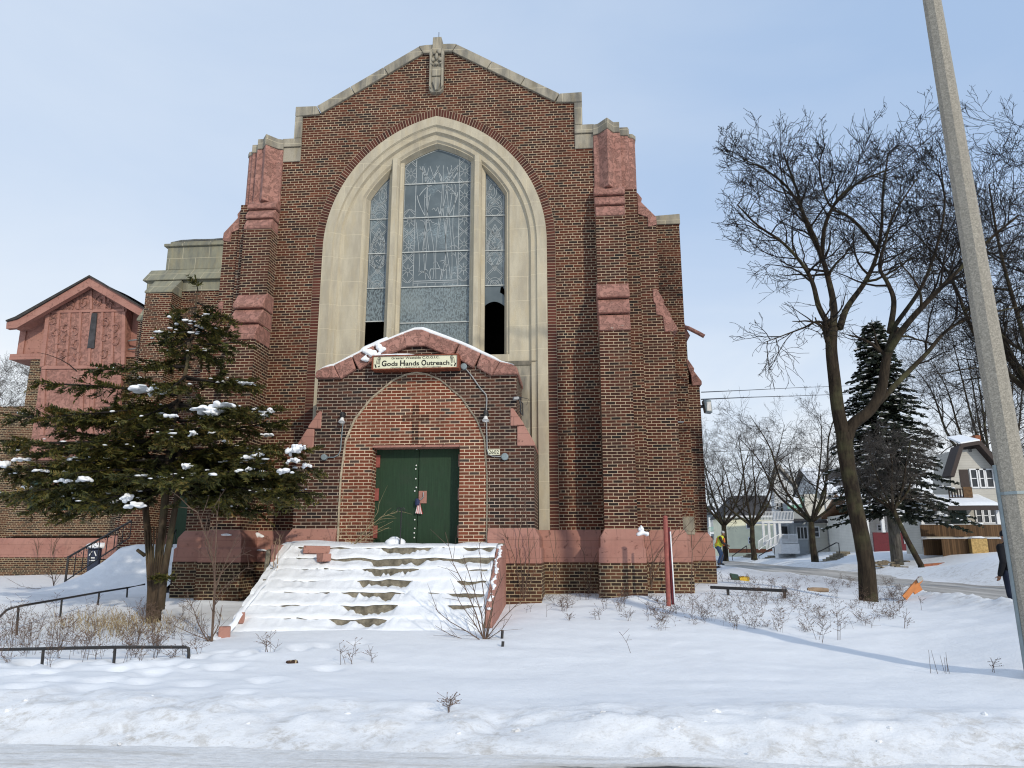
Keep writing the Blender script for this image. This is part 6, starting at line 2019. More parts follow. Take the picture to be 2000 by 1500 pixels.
sapling('upright saplings in front of the porch plinth right of the steps', 1022, 1165, [([(1022, 1165), (1018, 1110), (1012, 1060), (1025, 980), (1030, 930)], .009), ([(1025, 1160), (1035, 1090), (1028, 1010), (1024, 940)], .009), ([(1018, 1160), (1005, 1090), (990, 1050), (975, 1040)], .008), ([(1028, 1160), (1048, 1100), (1040, 1030)], .006), ([(1022, 1160), (1024, 1100), (1052, 1050)], .006), ([(1080, 1155), (1082, 1090), (1072, 1040)], .007), ([(1088, 1155), (1086, 1080), (1084, 1035)], .006)], 11, Y=-1.8)
sapling('pale dry stems leaning out in front of the green door', 690, 1062, [([(690, 1064), (715, 1035), (745, 1010), (778, 998)], .006), ([(690, 1064), (720, 1030), (752, 1004)], .006), ([(692, 1064), (725, 1040), (768, 1018)], .005), ([(690, 1064), (712, 1040), (738, 1000), (741, 978)], .005), ([(690, 1064), (725, 1045), (760, 1030)], .005), ([(688, 1064), (676, 1040), (685, 1010)], .004), ([(690, 1060), (664, 1050), (660, 1000), (672, 960)], .005)], 13, mat='dry_grass', Y=-1.95)
sapling('two bare stalks rising beside the broken left cheek wall', 537, 1125, [([(536, 1135), (534, 1090), (538, 1060), (541, 1050)], .010), ([(540, 1135), (543, 1080), (547, 1044)], .010)], 15, mat='card_tan', Y=-2.9)
sapling('bare twiggy shrub in the snow in front of the iron railing', 104, 1150, [([(106, 1150), (102, 1125), (98, 1110), (88, 1095)], .012), ([(104, 1148), (110, 1122), (112, 1105)], .010), ([(103, 1130), (85, 1115), (70, 1100)], .007), ([(105, 1140), (120, 1118), (125, 1105)], .007), ([(100, 1148), (70, 1150), (40, 1145), (15, 1130)], .006), ([(100, 1150), (60, 1152), (30, 1150)], .005)], 19)
sapling('thin saplings against the pink base of the parish hall', 103, 1085, [([(103, 1085), (110, 1060), (122, 1045)], .014), ([(103, 1085), (106, 1060), (116, 1046)], .012), ([(74, 1085), (70, 1065), (66, 1050)], .012), ([(74, 1085), (75, 1060), (72, 1046)], .010), ([(103, 1085), (100, 1062), (101, 1048)], .010)], 21, Y=8.9)

def weed(mb, x, y, h, rnd, rad=0.0032, heads=True):
    g = gnd_fast(x, y)
    for s in range(rnd.randint(1, 4)):
        a = rnd.uniform(0, 6.28); ln = rnd.uniform(0.02, 0.45) * h
        hh = h * rnd.uniform(0.5, 1.0)
        p0 = Vector((x + rnd.uniform(-0.04, 0.04), y + rnd.uniform(-0.04, 0.04), g - 0.03))
        p1 = p0 + Vector((math.cos(a) * ln * 0.4, math.sin(a) * ln * 0.4, hh * 0.55))
        p2 = p0 + Vector((math.cos(a) * ln, math.sin(a) * ln, hh))
        mb.tube([p0, p1, p2], [rad, rad * 0.8, rad * 0.5], 3, cap=False)
        for k in range(rnd.randint(3, 8)):
            u = rnd.uniform(0.35, 1)
            q = p0.lerp(p1, u * 2) if u < 0.5 else p1.lerp(p2, u * 2 - 1)
            b = rnd.uniform(0, 6.28); l2 = rnd.uniform(0.04, 0.14)
            e = q + Vector((math.cos(b) * l2, math.sin(b) * l2, rnd.uniform(0.0, 0.1)))
            mb.tube([q, e], [rad * 0.7, rad * 0.5], 3, cap=False)
            if heads:
                for j in range(rnd.randint(1, 2)):
                    c = q.lerp(e, rnd.uniform(0.5, 1.05)); r_ = rnd.uniform(0.004, 0.009)
                    mb.add([c + Vector((r_, 0, 0)), c + Vector((-r_ * .6, r_, 0)), c + Vector((-r_ * .6, -r_, 0)), c + Vector((0, 0, r_ * 1.6))], [(0, 1, 3), (1, 2, 3), (2, 0, 3), (0, 2, 1)])
def gnd_fast(x, y):
    return float(gz(np.array([x]), np.array([y]), False)[0])
rw = random.Random(33)
wl = MB()
for k in range(95):                                     # weeds at the left, between the rails
    px, py = rw.uniform(-10, 300), rw.gauss(1262, 30)
    if py < 1205 or py > 1305:
        continue
    f = foot(px, py)
    weed(wl, f.x, f.y, rw.uniform(0.25, 0.75), rw, 0.0028)
for k in range(40):
    f = foot(rw.uniform(240, 400), rw.uniform(1180, 1290))
    weed(wl, f.x, f.y, rw.uniform(0.2, 0.5), rw, 0.003)
tag(wl.build('dry_weeds', 'sapling_bark', None, recalc=False, uv=None), 'dry brown weeds poking through the snow round the yew and rails', 'weeds', None, 'stuff')
gl_ = MB()
for k in range(520):
    px, py = rw.gauss(235, 60), rw.gauss(1222, 12)
    f = foot(px, py)
    g = gnd_fast(f.x, f.y)
    a = rw.uniform(0, 6.28); l_ = rw.uniform(0.05, 0.22)
    p0 = Vector((f.x, f.y, g - 0.02)); p2 = p0 + Vector((math.cos(a) * l_, math.sin(a) * l_ * 0.6, rw.uniform(0.03, 0.2)))
    e_ = Vector((0.003, 0.002, 0))
    m_ = p0.lerp(p2, 0.5) + Vector((0, 0, 0.05))
    gl_.add([p0 - e_, p0 + e_, m_ + e_, m_ - e_, p2], [(0, 1, 2, 3), (3, 2, 4)])
tag(gl_.build('dry_grass', 'dry_grass', None, recalc=False, uv=None), 'straw-coloured dead grass flattened on the snow round the yew trunk', 'grass', None, 'stuff')
wr = MB()
for k in range(430):                                     # the verge at the right
    px, py = rw.uniform(1275, 1760), rw.uniform(1135, 1240)
    if rw.random() < (py - 1130) / 150:
        continue
    f = foot(px, py)
    if f.x < 6.8 and f.y > -1.4:
        continue
    weed(wr, f.x, f.y, rw.uniform(0.1, 0.36), rw, 0.0021)
for k in range(36):
    f = foot(rw.uniform(1030, 1330), rw.uniform(1168, 1215))
    weed(wr, f.x, f.y, rw.uniform(0.12, 0.35), rw, 0.003)
for px, py, h in ((1230, 1278, .45), (1605, 1255, .5), (1610, 1258, .45), (1600, 1250, .4), (1640, 1250, .4), (1935, 1315, .3), (1940, 1312, .3), (520, 1282, .35), (525, 1280, .3), (670, 1300, .35), (690, 1300, .3), (690, 1285, .3), (880, 1386, .16), (730, 1295, .2), (1100, 1195, .3), (340, 1290, .25), (1700, 1190, .35), (1770, 1230, .3), (1760, 1185, .35), (1800, 1190, .4)):
    f = foot(px, py)
    weed(wr, f.x, f.y, h, rw, 0.0036)
for px, py in ((1818, 1315), (1832, 1315), (1848, 1316), (1855, 1316), (1845, 1312), (1851, 1311)):
    f = foot(px, py)
    g = gnd_fast(f.x, f.y)
    wr.tube([(f.x, f.y, g - 0.03), (f.x + rw.uniform(-0.06, 0.02), f.y, g + rw.uniform(0.16, 0.28))], [0.004, 0.002], 3)
tag(wr.build('dry_weeds', 'sapling_bark', None, recalc=False, uv=None), 'thin dry weeds with seed heads scattered over the snowy right lawn', 'weeds', None, 'stuff')

# loose chunks of snow thrown up by the plough
ck_ = MB(); rc = random.Random(77)
for k in range(110):
    if k < 70:
        x, y = rc.uniform(-9, 10.5), rc.gauss(-9.85, 0.33)
    else:
        x, y = rc.gauss(10.9, 0.35), rc.uniform(-6, 40)
    if y < -10.9:
        continue
    w = rc.choice((0.012, 0.016, 0.02, 0.03)) * rc.uniform(0.7, 1.4)
    ck_.ball((x, y, gnd_fast(x, y) + 0.02 if y < -10.3 else gnd(x, y) - w * 0.15), w * rc.uniform(0.9, 1.6), w * rc.uniform(0.8, 1.3), w * rc.uniform(0.5, 0.9), 7, 5, 0.28, rc)
tag(ck_.build('snow_chunks', 'snow_ground', None, recalc=False), 'loose snow chunks thrown up along the ploughed banks', 'snow chunks', None, 'stuff')
# ------------------------------------------------------------------ street furniture and small things on the right
# concrete lamp pole
PB = Vector((8.50, -7.60, 0)); PB.z = gnd(PB.x, PB.y)
lp = thing('lamp_pole', 'tall eight-sided speckled concrete lamp pole with a grey conduit strapped to it', 'pole', tuple(PB))
MB().tube([PB - Vector((0, 0, .3)), PB + Vector((-0.21, 0, 10.5))], [0.170, 0.096], 8).build('shaft', 'pole_aggregate', lp)
def pr_r(z):
    return 0.170 + (0.096 - 0.170) * (z - PB.z + 0.3) / 10.8
MB().tube([(PB.x - 0.02 * (z - PB.z) - pr_r(z) * 0.98, PB.y + pr_r(z) * 0.24, z) for z in (PB.z - 0.1, PB.z + 1.0, PB.z + 2.35)], 0.028, 7).build('conduit', 'conduit_grey', lp)
zz = PB.z + 2.0
MB().tube([PB + Vector((-0.040, 0, 2.0)), PB + Vector((-0.041, 0, 2.035))], pr_r(zz) + 0.012, 8).build('strap', 'conduit_grey', lp)
MB().tube([PB + Vector((-0.21, 0, 10.4)), PB + Vector((-0.6, -0.9, 11.2)), PB + Vector((-1.2, -1.9, 11.3))], 0.05, 6).build('lamp_arm', 'steel_grey', lp)
MB().ball(PB + Vector((-1.35, -2.15, 11.27)), 0.2, 0.36, 0.1, 10, 6).build('lamp_head', 'steel_grey', lp)

f = foot(1308, 1183)
q = at(1299, 1006, f.y)
rp_ = thing('pipe_post', 'leaning rusty red pipe post with a snow-lined channel behind it', 'post', tuple(f))
MB().tube([f - Vector((0.02, 0, 0.2)), (q.x, f.y, q.z - 0.07)], 0.045, 10).build('pipe', 'red_post_paint', rp_)
MB().ball((q.x, f.y, q.z - 0.05), 0.05, 0.05, 0.045, 10, 6).build('cap', 'red_post_paint', rp_)
q2, q3 = at(1314, 1178, f.y + 0.12), at(1306, 1030, f.y + 0.12)
MB().tube([(q2.x, f.y + 0.12, q2.z - 0.2), (q3.x, f.y + 0.12, q3.z)], 0.028, 4).build('channel', 'maroon', rp_)
MB().tube([(q2.x + 0.035, f.y + 0.10, q2.z - 0.1), (q3.x + 0.025, f.y + 0.10, q3.z - 0.08)], 0.014, 6).build('snow_line', 'snow', rp_, smooth=True)

# black bar on short legs
a, b = foot(1392, 1160), foot(1536, 1168)
ra, rb_ = at(1388, 1147, a.y), at(1537, 1154, b.y)
bar = thing('steel_bar', 'dark steel bar on short legs, lying across the snow by the church corner', 'railing', tuple((a + b) / 2))
MB().tube([(ra.x, a.y, ra.z), (rb_.x, b.y, rb_.z)], 0.035, 6).build('bar', 'pipe_black', bar)
for t_ in (0.22, 0.98):
    p = a.lerp(b, t_); z = ra.z + (rb_.z - ra.z) * t_
    MB().tube([(p.x, p.y, p.z - 0.2), (p.x, p.y, z)], 0.03, 6).build('leg', 'pipe_black', bar)
f = foot(1598, 1158)
lg_ = MB()
lg_.tube([(f.x - 0.24, f.y, f.z + 0.05), (f.x - 0.1, f.y, f.z + 0.055), (f.x + 0.12, f.y, f.z + 0.05), (f.x + 0.24, f.y, f.z + 0.045)], [0.05, 0.06, 0.058, 0.045], 8)
lone(lg_, 'log', 'card_tan', 'short tan log lying in the snow left of the large street tree', 'log', tuple(f))
f = foot(1448, 1133)
sgn_ = thing('fallen_sign', 'green and yellow sign board lying in the snow near the side street', 'sign', tuple(f))
k_ = (f.y - CAM.y) / FPX
MB().hexa([(f.x - 17 * k_, f.y, f.z), (f.x - 2 * k_, f.y, f.z - 0.02), (f.x - 2 * k_, f.y + 0.3, f.z + 0.10), (f.x - 17 * k_, f.y + 0.3, f.z + 0.13), (f.x - 17 * k_, f.y - 0.02, f.z + 0.09), (f.x - 2 * k_, f.y - 0.02, f.z + 0.06), (f.x - 2 * k_, f.y + 0.28, f.z + 0.16), (f.x - 17 * k_, f.y + 0.28, f.z + 0.2)]).build('board', 'marking_green', sgn_)
rs = random.Random(3)
yb_ = MB()
for k in range(7):
    x = f.x - 3 * k_ + 17 * k_ * k / 7
    yb_.hexa([(x, f.y - 0.03, f.z - 0.02 + 0.02 * rs.random()), (x + 2.6 * k_, f.y - 0.03, f.z - 0.03), (x + 2.6 * k_, f.y + 0.2, f.z + 0.02), (x, f.y + 0.2, f.z + 0.03), (x, f.y - 0.04, f.z + 0.08 + 0.05 * rs.random()), (x + 2.6 * k_, f.y - 0.04, f.z + 0.06 + 0.05 * rs.random()), (x + 2.6 * k_, f.y + 0.2, f.z + 0.1), (x, f.y + 0.2, f.z + 0.12)])
yb_.build('marking', 'marking_yellow', sgn_)
f = foot(1778, 1170)
ob = thing('barricade', 'tilted orange barricade board stuck in the snow bank by the side street', 'barricade', tuple(f))
Yb = f.y
def O(px, py, dy=0.0):
    q = at(px, py, Yb + dy)
    return q
def board(pts, mat, name, dy, th=0.05):
    v = [O(px, py, dy) for px, py in pts]
    MB().hexa([tuple(p) for p in v] + [(p.x, p.y + th, p.z) for p in v]).build(name, mat, ob)
board([(1763, 1164), (1771, 1172), (1803, 1134), (1796, 1126)], 'orange_paint', 'rail', 0.0)
board([(1779, 1142), (1787, 1161), (1802, 1152), (1794, 1137)], 'orange_paint', 'panel', 0.12)
board([(1791, 1131), (1794, 1139), (1804, 1132), (1800, 1125)], 'steel_grey', 'edge_strip', -0.06, 0.04)
for px, py, h in ((980, 1252, 0.12), (981, 1266, 0.07)):
    f = foot(px, py)
    m = MB().tube([f - Vector((0, 0, 0.05)), f + Vector((0.01, 0, h))], 0.022, 7)
    lone(m, 'pipe_stub', 'pipe_black', 'short black pipe stub standing in the snow right of the sapling' if h > 0.1 else 'stubby black pipe end in the snow just below the taller stub', 'pipe', tuple(f), 'black pipe stubs in the snow', smooth=False)

# ------------------------------------------------------------------ people
def remeshed(mb, name, mat, parent, vox=0.018):
    o = mb.build(name, mat, parent, smooth=True)
    m = o.modifiers.new('merge', 'REMESH'); m.mode = 'VOXEL'; m.voxel_size = vox; m.use_smooth_shade = True
    s = o.modifiers.new('soft', 'SMOOTH'); s.iterations = 3; s.factor = 0.5
    return o
def chain(mb, pts, rs_, n=10):
    P_ = [Vector(p) for p in pts]
    mb.tube(P_, rs_, n)
    for p, r in zip(P_, rs_):
        mb.ball(p, r, r, r, 10, 8)
def person(label, base, turn, joints, mats, extras, group=None):
    t = thing('person', label, 'person', base, group)
    M_ = Matrix.Rotation(turn, 3, 'Z')
    def W(p):
        return Vector(base) + M_ @ Vector(p)
    J = {k: W(v) for k, v in joints.items()}
    body = MB()                                            # continuous body
    chain(body, [J['hip'], J['waist'], J['chest'], J['neck']], [0.145, 0.13, 0.155, 0.06])
    chain(body, [J['neck'], J['head']], [0.055, 0.06])
    hd_ = J['head']
    f = M_ @ Vector((0, -1, 0))
    body.ball(hd_ + Vector((0, 0, 0.06)), 0.075, 0.092, 0.115, 14, 10)
    body.ball(hd_ + f * 0.095 + Vector((0, 0, 0.045)), 0.016, 0.02, 0.024, 8, 6)
    body.ball(hd_ + f * 0.05 + Vector((0, 0, -0.02)), 0.05, 0.045, 0.035, 10, 6)
    for s, sd_ in ((-1, 'l'), (1, 'r')):
        chain(body, [J['sh' + sd_], J['el' + sd_], J['wr' + sd_]], [0.055, 0.042, 0.028])
        chain(body, [J['hp' + sd_], J['kn' + sd_], J['an' + sd_]], [0.085, 0.058, 0.04])
        body.ball(hd_ + (M_ @ Vector((s * 0.078, 0.0, 0.05))), 0.012, 0.02, 0.03, 8, 6)
        d = (J['wr' + sd_] - J['el' + sd_]).normalized()
        side = d.cross(Vector((0, 1, 0.2))).normalized()
        palm = J['wr' + sd_] + d * 0.05
        body.ball(palm, 0.038, 0.03, 0.045, 8, 6)
        for k in range(4):                                  # fingers, slightly curled
            a = palm + side * (0.026 * (k - 1.5) / 1.5) + d * 0.03
            ln = (0.06, 0.072, 0.068, 0.05)[k]
            b_ = a + d * ln * 0.6
            c_ = b_ + (d * 0.5 + f * 0.55).normalized() * ln * 0.5
            body.tube([a, b_, c_], [0.0095, 0.009, 0.0075], 7)
        th_ = palm - side * 0.03
        body.tube([th_, th_ - side * 0.022 + d * 0.02 + f * 0.015, th_ - side * 0.024 + d * 0.048 + f * 0.03], [0.011, 0.0105, 0.009], 7)
    remeshed(body, 'body', mats['skin'], t, 0.009)
    jk = MB()
    chain(jk, [J['hip'] + Vector((0, 0, 0.02)), J['waist'], J['chest'], J['neck'] - Vector((0, 0, 0.05))], [0.175, 0.165, 0.185, 0.10])
    chain(jk, [J['shl'], J['chest'], J['shr']], [0.085, 0.13, 0.085])
    for sd_ in 'lr':
        chain(jk, [J['sh' + sd_], J['el' + sd_], J['wr' + sd_]], [0.085, 0.07, 0.05])
    remeshed(jk, 'jacket', mats['jacket'], t, 0.016)
    tr_ = MB()
    chain(tr_, [J['hpl'], J['hip'], J['hpr']], [0.115, 0.15, 0.115])
    for sd_ in 'lr':
        chain(tr_, [J['hp' + sd_], J['kn' + sd_], J['an' + sd_] + Vector((0, 0, 0.03))], [0.115, 0.085, 0.065])
    remeshed(tr_, 'trousers', mats['trousers'], t, 0.016)
    for sd_ in 'lr':
        bo = MB()
        chain(bo, [J['an' + sd_], J['an' + sd_] - Vector((0, 0, 0.05)), J['an' + sd_] + f * 0.13 - Vector((0, 0, 0.06))], [0.055, 0.055, 0.045])
        remeshed(bo, 'boot', 'black_plastic', t, 0.014)
    extras(t, J, W, M_, f)
    return t
# worker with a shovel
wf = at(1408, 1109, 24.0)
wb_ = (wf.x, 24.0, gnd(wf.x, 24.0) + 0.0)
def worker_extras(t, J, W, M_, f):
    v = MB()
    chain(v, [J['hip'] + Vector((0, 0, 0.08)), J['waist'], J['chest'], J['neck'] - Vector((0, 0, 0.07))], [0.192, 0.19, 0.205, 0.12])
    remeshed(v, 'safety_vest', 'vest_yellow', t, 0.016)
    st_ = MB()
    for s in (-1, 1):
        st_.tube([W((s * 0.11, 0.20, 0.98)), W((s * 0.12, 0.12, 1.2)), W((s * 0.12, 0.10, 1.38))], 0.035, 6)
        st_.tube([W((s * 0.11, -0.19, 0.98)), W((s * 0.12, -0.26, 1.2)), W((s * 0.12, -0.24, 1.38))], 0.035, 6)
    st_.build('reflective_band', 'vest_orange', t)
    h_ = MB()
    h_.ball(J['head'] + Vector((0, 0, 0.12)), 0.10, 0.115, 0.085, 12, 8)
    remeshed(h_, 'knit_hat', 'hat_grey', t, 0.012)
person('worker in yellow safety vest and blue jeans bending over a shovel at the church corner', wb_, math.radians(75), dict(
    hip=(0, 0.08, 0.93), waist=(0, 0.03, 1.08), chest=(0, -0.06, 1.32), neck=(0, -0.13, 1.48), head=(0, -0.20, 1.56),
    shl=(-0.19, -0.07, 1.40), ell=(-0.24, -0.18, 1.14), wrl=(-0.12, -0.40, 1.02), shr=(0.19, -0.07, 1.40), elr=(0.25, -0.14, 1.12), wrr=(0.12, -0.36, 0.92),
    hpl=(-0.10, 0.07, 0.90), knl=(-0.12, -0.05, 0.50), anl=(-0.13, 0.10, 0.10), hpr=(0.10, 0.07, 0.90), knr=(0.13, -0.10, 0.50), anr=(0.14, -0.02, 0.10)),
    dict(skin='skin', jacket='cloth_brown', trousers='cloth_denim'), worker_extras)
shf = at(1404, 1112, 22.5)
sh = thing('snow_shovel', 'black snow shovel blade heaped with snow at the church corner', 'shovel', (shf.x, 22.5, gnd(shf.x, 22.5)))
MB().hexa([(shf.x - 0.1, 22.5, shf.z - 0.06), (shf.x + 0.17, 22.4, shf.z - 0.09), (shf.x + 0.17, 22.75, shf.z - 0.09), (shf.x - 0.1, 22.75, shf.z - 0.06), (shf.x - 0.16, 22.5, shf.z + 0.14), (shf.x + 0.0, 22.4, shf.z + 0.17), (shf.x + 0.0, 22.75, shf.z + 0.17), (shf.x - 0.16, 22.75, shf.z + 0.14)]).build('blade', 'black_plastic', sh, bevel=0.01)
MB().tube([(shf.x, 22.6, shf.z + 0.1), (wf.x + 0.1, 23.6, shf.z + 0.75)], 0.018, 6).build('handle', 'wood_brown', sh)
sn2 = MB(); rs = random.Random(2)
for k in range(8):
    sn2.ball((shf.x + 0.12 + 0.07 * k, 22.6, shf.z + 0.14 - 0.035 * k), 0.12, 0.2, 0.08, 8, 6, 0.15, rs)
sn2.build('snow_load', 'snow', sh, smooth=True)
# dark-clothed person half hidden by the pole
mf = at(1988, 1185, -0.2)
mz_ = gnd(mf.x, -0.2)
def man_extras(t, J, W, M_, f):
    h_ = MB()
    h_.ball(J['head'] + Vector((0, 0, 0.115)), 0.095, 0.11, 0.09, 12, 8)
    remeshed(h_, 'knit_hat', 'cloth_black', t, 0.012)
person('person in dark jacket and navy trousers walking, half hidden behind the lamp pole', (mf.x - 0.02, -0.2, mz_), math.radians(200), dict(
    hip=(0, 0, 0.93), waist=(0, 0, 1.10), chest=(0, -0.02, 1.36), neck=(0, -0.03, 1.52), head=(0, -0.04, 1.60),
    shl=(-0.19, -0.01, 1.44), ell=(-0.25, 0.08, 1.16), wrl=(-0.24, -0.05, 0.92), shr=(0.19, -0.01, 1.44), elr=(0.25, 0.06, 1.16), wrr=(0.27, -0.04, 0.90),
    hpl=(-0.10, 0, 0.90), knl=(-0.11, -0.12, 0.50), anl=(-0.11, -0.10, 0.10), hpr=(0.10, 0, 0.90), knr=(0.12, 0.02, 0.50), anr=(0.12, 0.18, 0.13)),
    dict(skin='skin', jacket='cloth_black', trousers='cloth_navy'), man_extras)

# ------------------------------------------------------------------ houses across the side street
_at, PXC = at, 1640                                       # a missing coordinate falls back to the middle of the house
def at(px, py, Y):
    return _at(px or PXC, py or 1040, Y)
def win(x0, x1, z0, z1, y, parent, frame='trim_white', cols=1, meet=True, depth=0.07, fw=0.085):
    f = MB()
    f.box(x0 - fw, x0, y - depth, y + 0.02, z0 - fw, z1 + fw).box(x1, x1 + fw, y - depth, y + 0.02, z0 - fw, z1 + fw)
    f.box(x0, x1, y - depth, y + 0.02, z1, z1 + fw).box(x0, x1, y - depth - 0.02, y + 0.02, z0 - fw, z0)
    if meet:
        f.box(x0, x1, y - depth * 0.6, y + 0.02, (z0 + z1) / 2 - 0.025, (z0 + z1) / 2 + 0.025)
    for k in range(1, cols):
        xm = x0 + (x1 - x0) * k / cols
        f.box(xm - 0.035, xm + 0.035, y - depth * 0.8, y + 0.02, z0, (z0 + z1) / 2 - 0.026 if meet else z1)
        if meet:
            f.box(xm - 0.035, xm + 0.035, y - depth * 0.8, y + 0.02, (z0 + z1) / 2 + 0.026, z1)
    w = f.build('window', frame, parent)
    MB().box(x0, x1, y - 0.015, y + 0.01, z0, z1).build('pane', 'window_dark', w)
    return w
def snowcap(parent, x0, x1, y0, y1, zf, th=0.14, name='snow', nx=24, ny=10, seed=0):
    """snow blanket following a roof surface zf(x, y)"""
    def fn(u, w):
        e = min(1, (u - x0) / 0.25, (x1 - u) / 0.25, (w - y0) / 0.2 + 0.25)
        return (u, w, zf(u, w) + th * max(0.05, e) * (1 + 0.5 * float(vn(u, w, 0.9, 60 + seed))))
    return MB().grid(fn, [x0 + (x1 - x0) * k / nx for k in range(nx + 1)], [y0 + (y1 - y0) * k / ny for k in range(ny + 1)]).build(name, 'snow', parent, smooth=True)
def rails(name, parent, mat, p0, p1, h, n, th=0.03, rail_h=0.06):
    """a balustrade from p0 to p1 (feet), height h, n balusters"""
    p0, p1 = Vector(p0), Vector(p1)
    m = MB()
    m.tube([p0 + Vector((0, 0, h)), p1 + Vector((0, 0, h))], rail_h * 0.7, 4)
    m.tube([p0 + Vector((0, 0, 0.1)), p1 + Vector((0, 0, 0.1))], rail_h * 0.6, 4)
    for k in range(n + 1):
        p = p0.lerp(p1, k / n)
        m.tube([p + Vector((0, 0, 0.1)), p + Vector((0, 0, h))], th, 4, cap=False)
    return m.build(name, mat, parent)
GH = 'houses across the side street'
# --- white sided house with balcony porch
Y1 = 58.0
h = lambda px, py, dy=0.0: at(px, py, Y1 + dy)
g1 = h(1640, 1072).z
hw = thing('white_house', 'two-storey white sided house with double windows, balcony porch and green awning', 'house', (h(1620, 1072).x, Y1, g1), GH)
xl, xr = h(1612, 1000).x, h(1760, 1000).x
ze = h(1640, 966).z
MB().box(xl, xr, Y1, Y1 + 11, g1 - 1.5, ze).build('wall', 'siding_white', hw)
zr_ = h(1640, 918, 5).z
rf = MB().prism([(Y1 - 0.5, ze - 0.12), (Y1 + 5.5, zr_), (Y1 + 11.5, ze - 0.12), (Y1 + 11.5, ze + 0.05), (Y1 + 5.5, zr_ + 0.2), (Y1 - 0.5, ze + 0.05)], xl - 0.5, xr + 0.5, 'x').build('roof', 'shingle_dark', hw)
MB().prism([(Y1 + 0.05, ze), (Y1 + 10.95, ze), (Y1 + 5.5, zr_ - 0.1)], xl + 0.05, xr - 0.05, 'x').build('gable_end', 'siding_white', hw)
zroof = lambda x, y: ze + 0.05 + (zr_ + 0.15 - ze) * (y - Y1 + 0.5) / 6.0
snowcap(rf, xl - 0.5, xl + 1.4, Y1 - 0.5, Y1 + 5.4, zroof, 0.16, seed=1)
snowcap(rf, xl + 1.4, xr, Y1 - 0.5, Y1 + 0.9, zroof, 0.16, seed=2)
MB().box(xl - 0.3, xr + 0.4, Y1 - 0.55, Y1 - 0.35, ze - 0.2, ze).build('gutter', 'trim_white', hw)
MB().box(h(1615, 1000).x - 0.08, h(1618, 1000).x, Y1 - 0.14, Y1 - 0.02, g1, ze - 0.2).build('downpipe', 'trim_white', hw)
for pxa, pxb in ((1643, 1655), (1661, 1674)):
    a, b = h(pxa, 1050), h(pxb, 1026)
    win(a.x, b.x, a.z, b.z, Y1, hw, cols=1)
a, b = h(1637, 996), h(1651, 978)
win(a.x, b.x, a.z, b.z, Y1, hw)
ac = MB().box(h(1640, 0).x, h(1651, 0).x, Y1 - 0.45, Y1 - 0.05, h(1640, 997).z, h(1640, 989).z).build('air_conditioner', 'trim_white', hw, bevel=0.02)
# left bay, cream, with low shed roof
xb0, xb1 = h(1576, 1000, -0.6).x, h(1611, 1000).x - 0.02
MB().box(xb0, xb1, Y1 - 0.1, Y1 + 9, g1 - 1.5, h(1590, 965).z).build('bay_wall', 'siding_pale', hw)
MB().box(h(1588, 0, -1).x, h(1612, 0, -1).x, Y1 - 1.6, Y1 - 0.12, g1 - 1.5, h(1600, 1022, -1.6).z).build('lean_to', 'siding_beige', hw)
zl0 = h(1600, 1022, -1.6).z
MB().prism([(Y1 - 1.9, zl0), (Y1 - 1.9, zl0 + 0.12), (Y1 - 0.12, zl0 + 0.75), (Y1 - 0.12, zl0 + 0.5)], h(1586, 0, -1).x, h(1614, 0, -1).x, 'x').build('lean_to_roof', 'shingle_dark', hw)
a, b = h(1592, 1048, -1.6), h(1598, 1030, -1.6)
win(a.x, b.x, a.z, b.z, Y1 - 1.6, hw)
# tower-like grey gable and porch with balcony to the left
gt0, gt1 = h(1517, 0, 1).x, h(1556, 0, 1).x
zt0 = h(1530, 948, 1).z
gv = MB().prism([(gt0, g1 - 1.5), (gt1, g1 - 1.5), (gt1, zt0), ((gt0 + gt1) / 2 - 0.3, h(1527, 918, 1).z), (gt0, zt0)], Y1 + 1, Y1 + 2.2).build('gable_wall', 'siding_white', hw)
MB().prism([(gt0 - 0.35, zt0 - 0.3), ((gt0 + gt1) / 2 - 0.3, h(1527, 915, 1).z + 0.1), (gt1 + 0.35, zt0 - 0.3), (gt1 + 0.35, zt0), ((gt0 + gt1) / 2 - 0.3, h(1527, 912, 1).z + 0.3), (gt0 - 0.35, zt0)], Y1 + 0.7, Y1 + 2.2).build('gable_roof', 'shingle_grey', hw)
for pxa, pxb, pya, pyb in ((1517, 1520, 995, 983), (1525, 1528, 1000, 982), (1529, 1531, 957, 948)):
    a, b = h(pxa, pya, 1), h(pxb, pyb, 1)
    win(a.x, b.x, a.z, b.z, Y1 + 1, hw, fw=0.06)
mw0, mw1 = h(1551, 0, -.6).x, h(1577, 0, -.6).x
MB().box(mw0, mw1, Y1 - 0.6, Y1 + 1.5, g1 - 1.5, h(1560, 975, -.6).z).build('front_wall', 'siding_grey', hw)
a, b = h(1557, 1000, -.6), h(1567, 988, -.6)
win(a.x, b.x, a.z, b.z, Y1 - 0.6, hw, 'trim_grey')
a, b = h(1558, 1052, -.6), h(1575, 1030, -.6)
win(a.x, b.x, a.z, b.z, Y1 - 0.6, hw, 'trim_white', cols=3, meet=False)
fa, fb_, ba, bb_ = h(1538, 988, -1.8), h(1569, 985, -1.8), h(1551, 972, -.62), h(1569, 970, -.62)
MB().hexa([tuple(p - Vector((0, 0, 0.28))) for p in (fa, fb_)] + [tuple(p - Vector((0, 0, 0.3))) for p in (bb_, ba)] + [tuple(p) for p in (fa, fb_, bb_, ba)]).build('awning', 'awning_green', hw)
up_ = Vector((0, -0.03, 0.09))
fm, bm_ = fa.lerp(fb_, 0.82), ba.lerp(bb_, 0.7)
MB().hexa([tuple(p + Vector((0, -0.01, 0.01))) for p in (fa, fm, bm_, ba)] + [tuple(p + up_) for p in (fa, fm, bm_, ba)]).build('awning_snow', 'snow', hw, bevel=0.03)
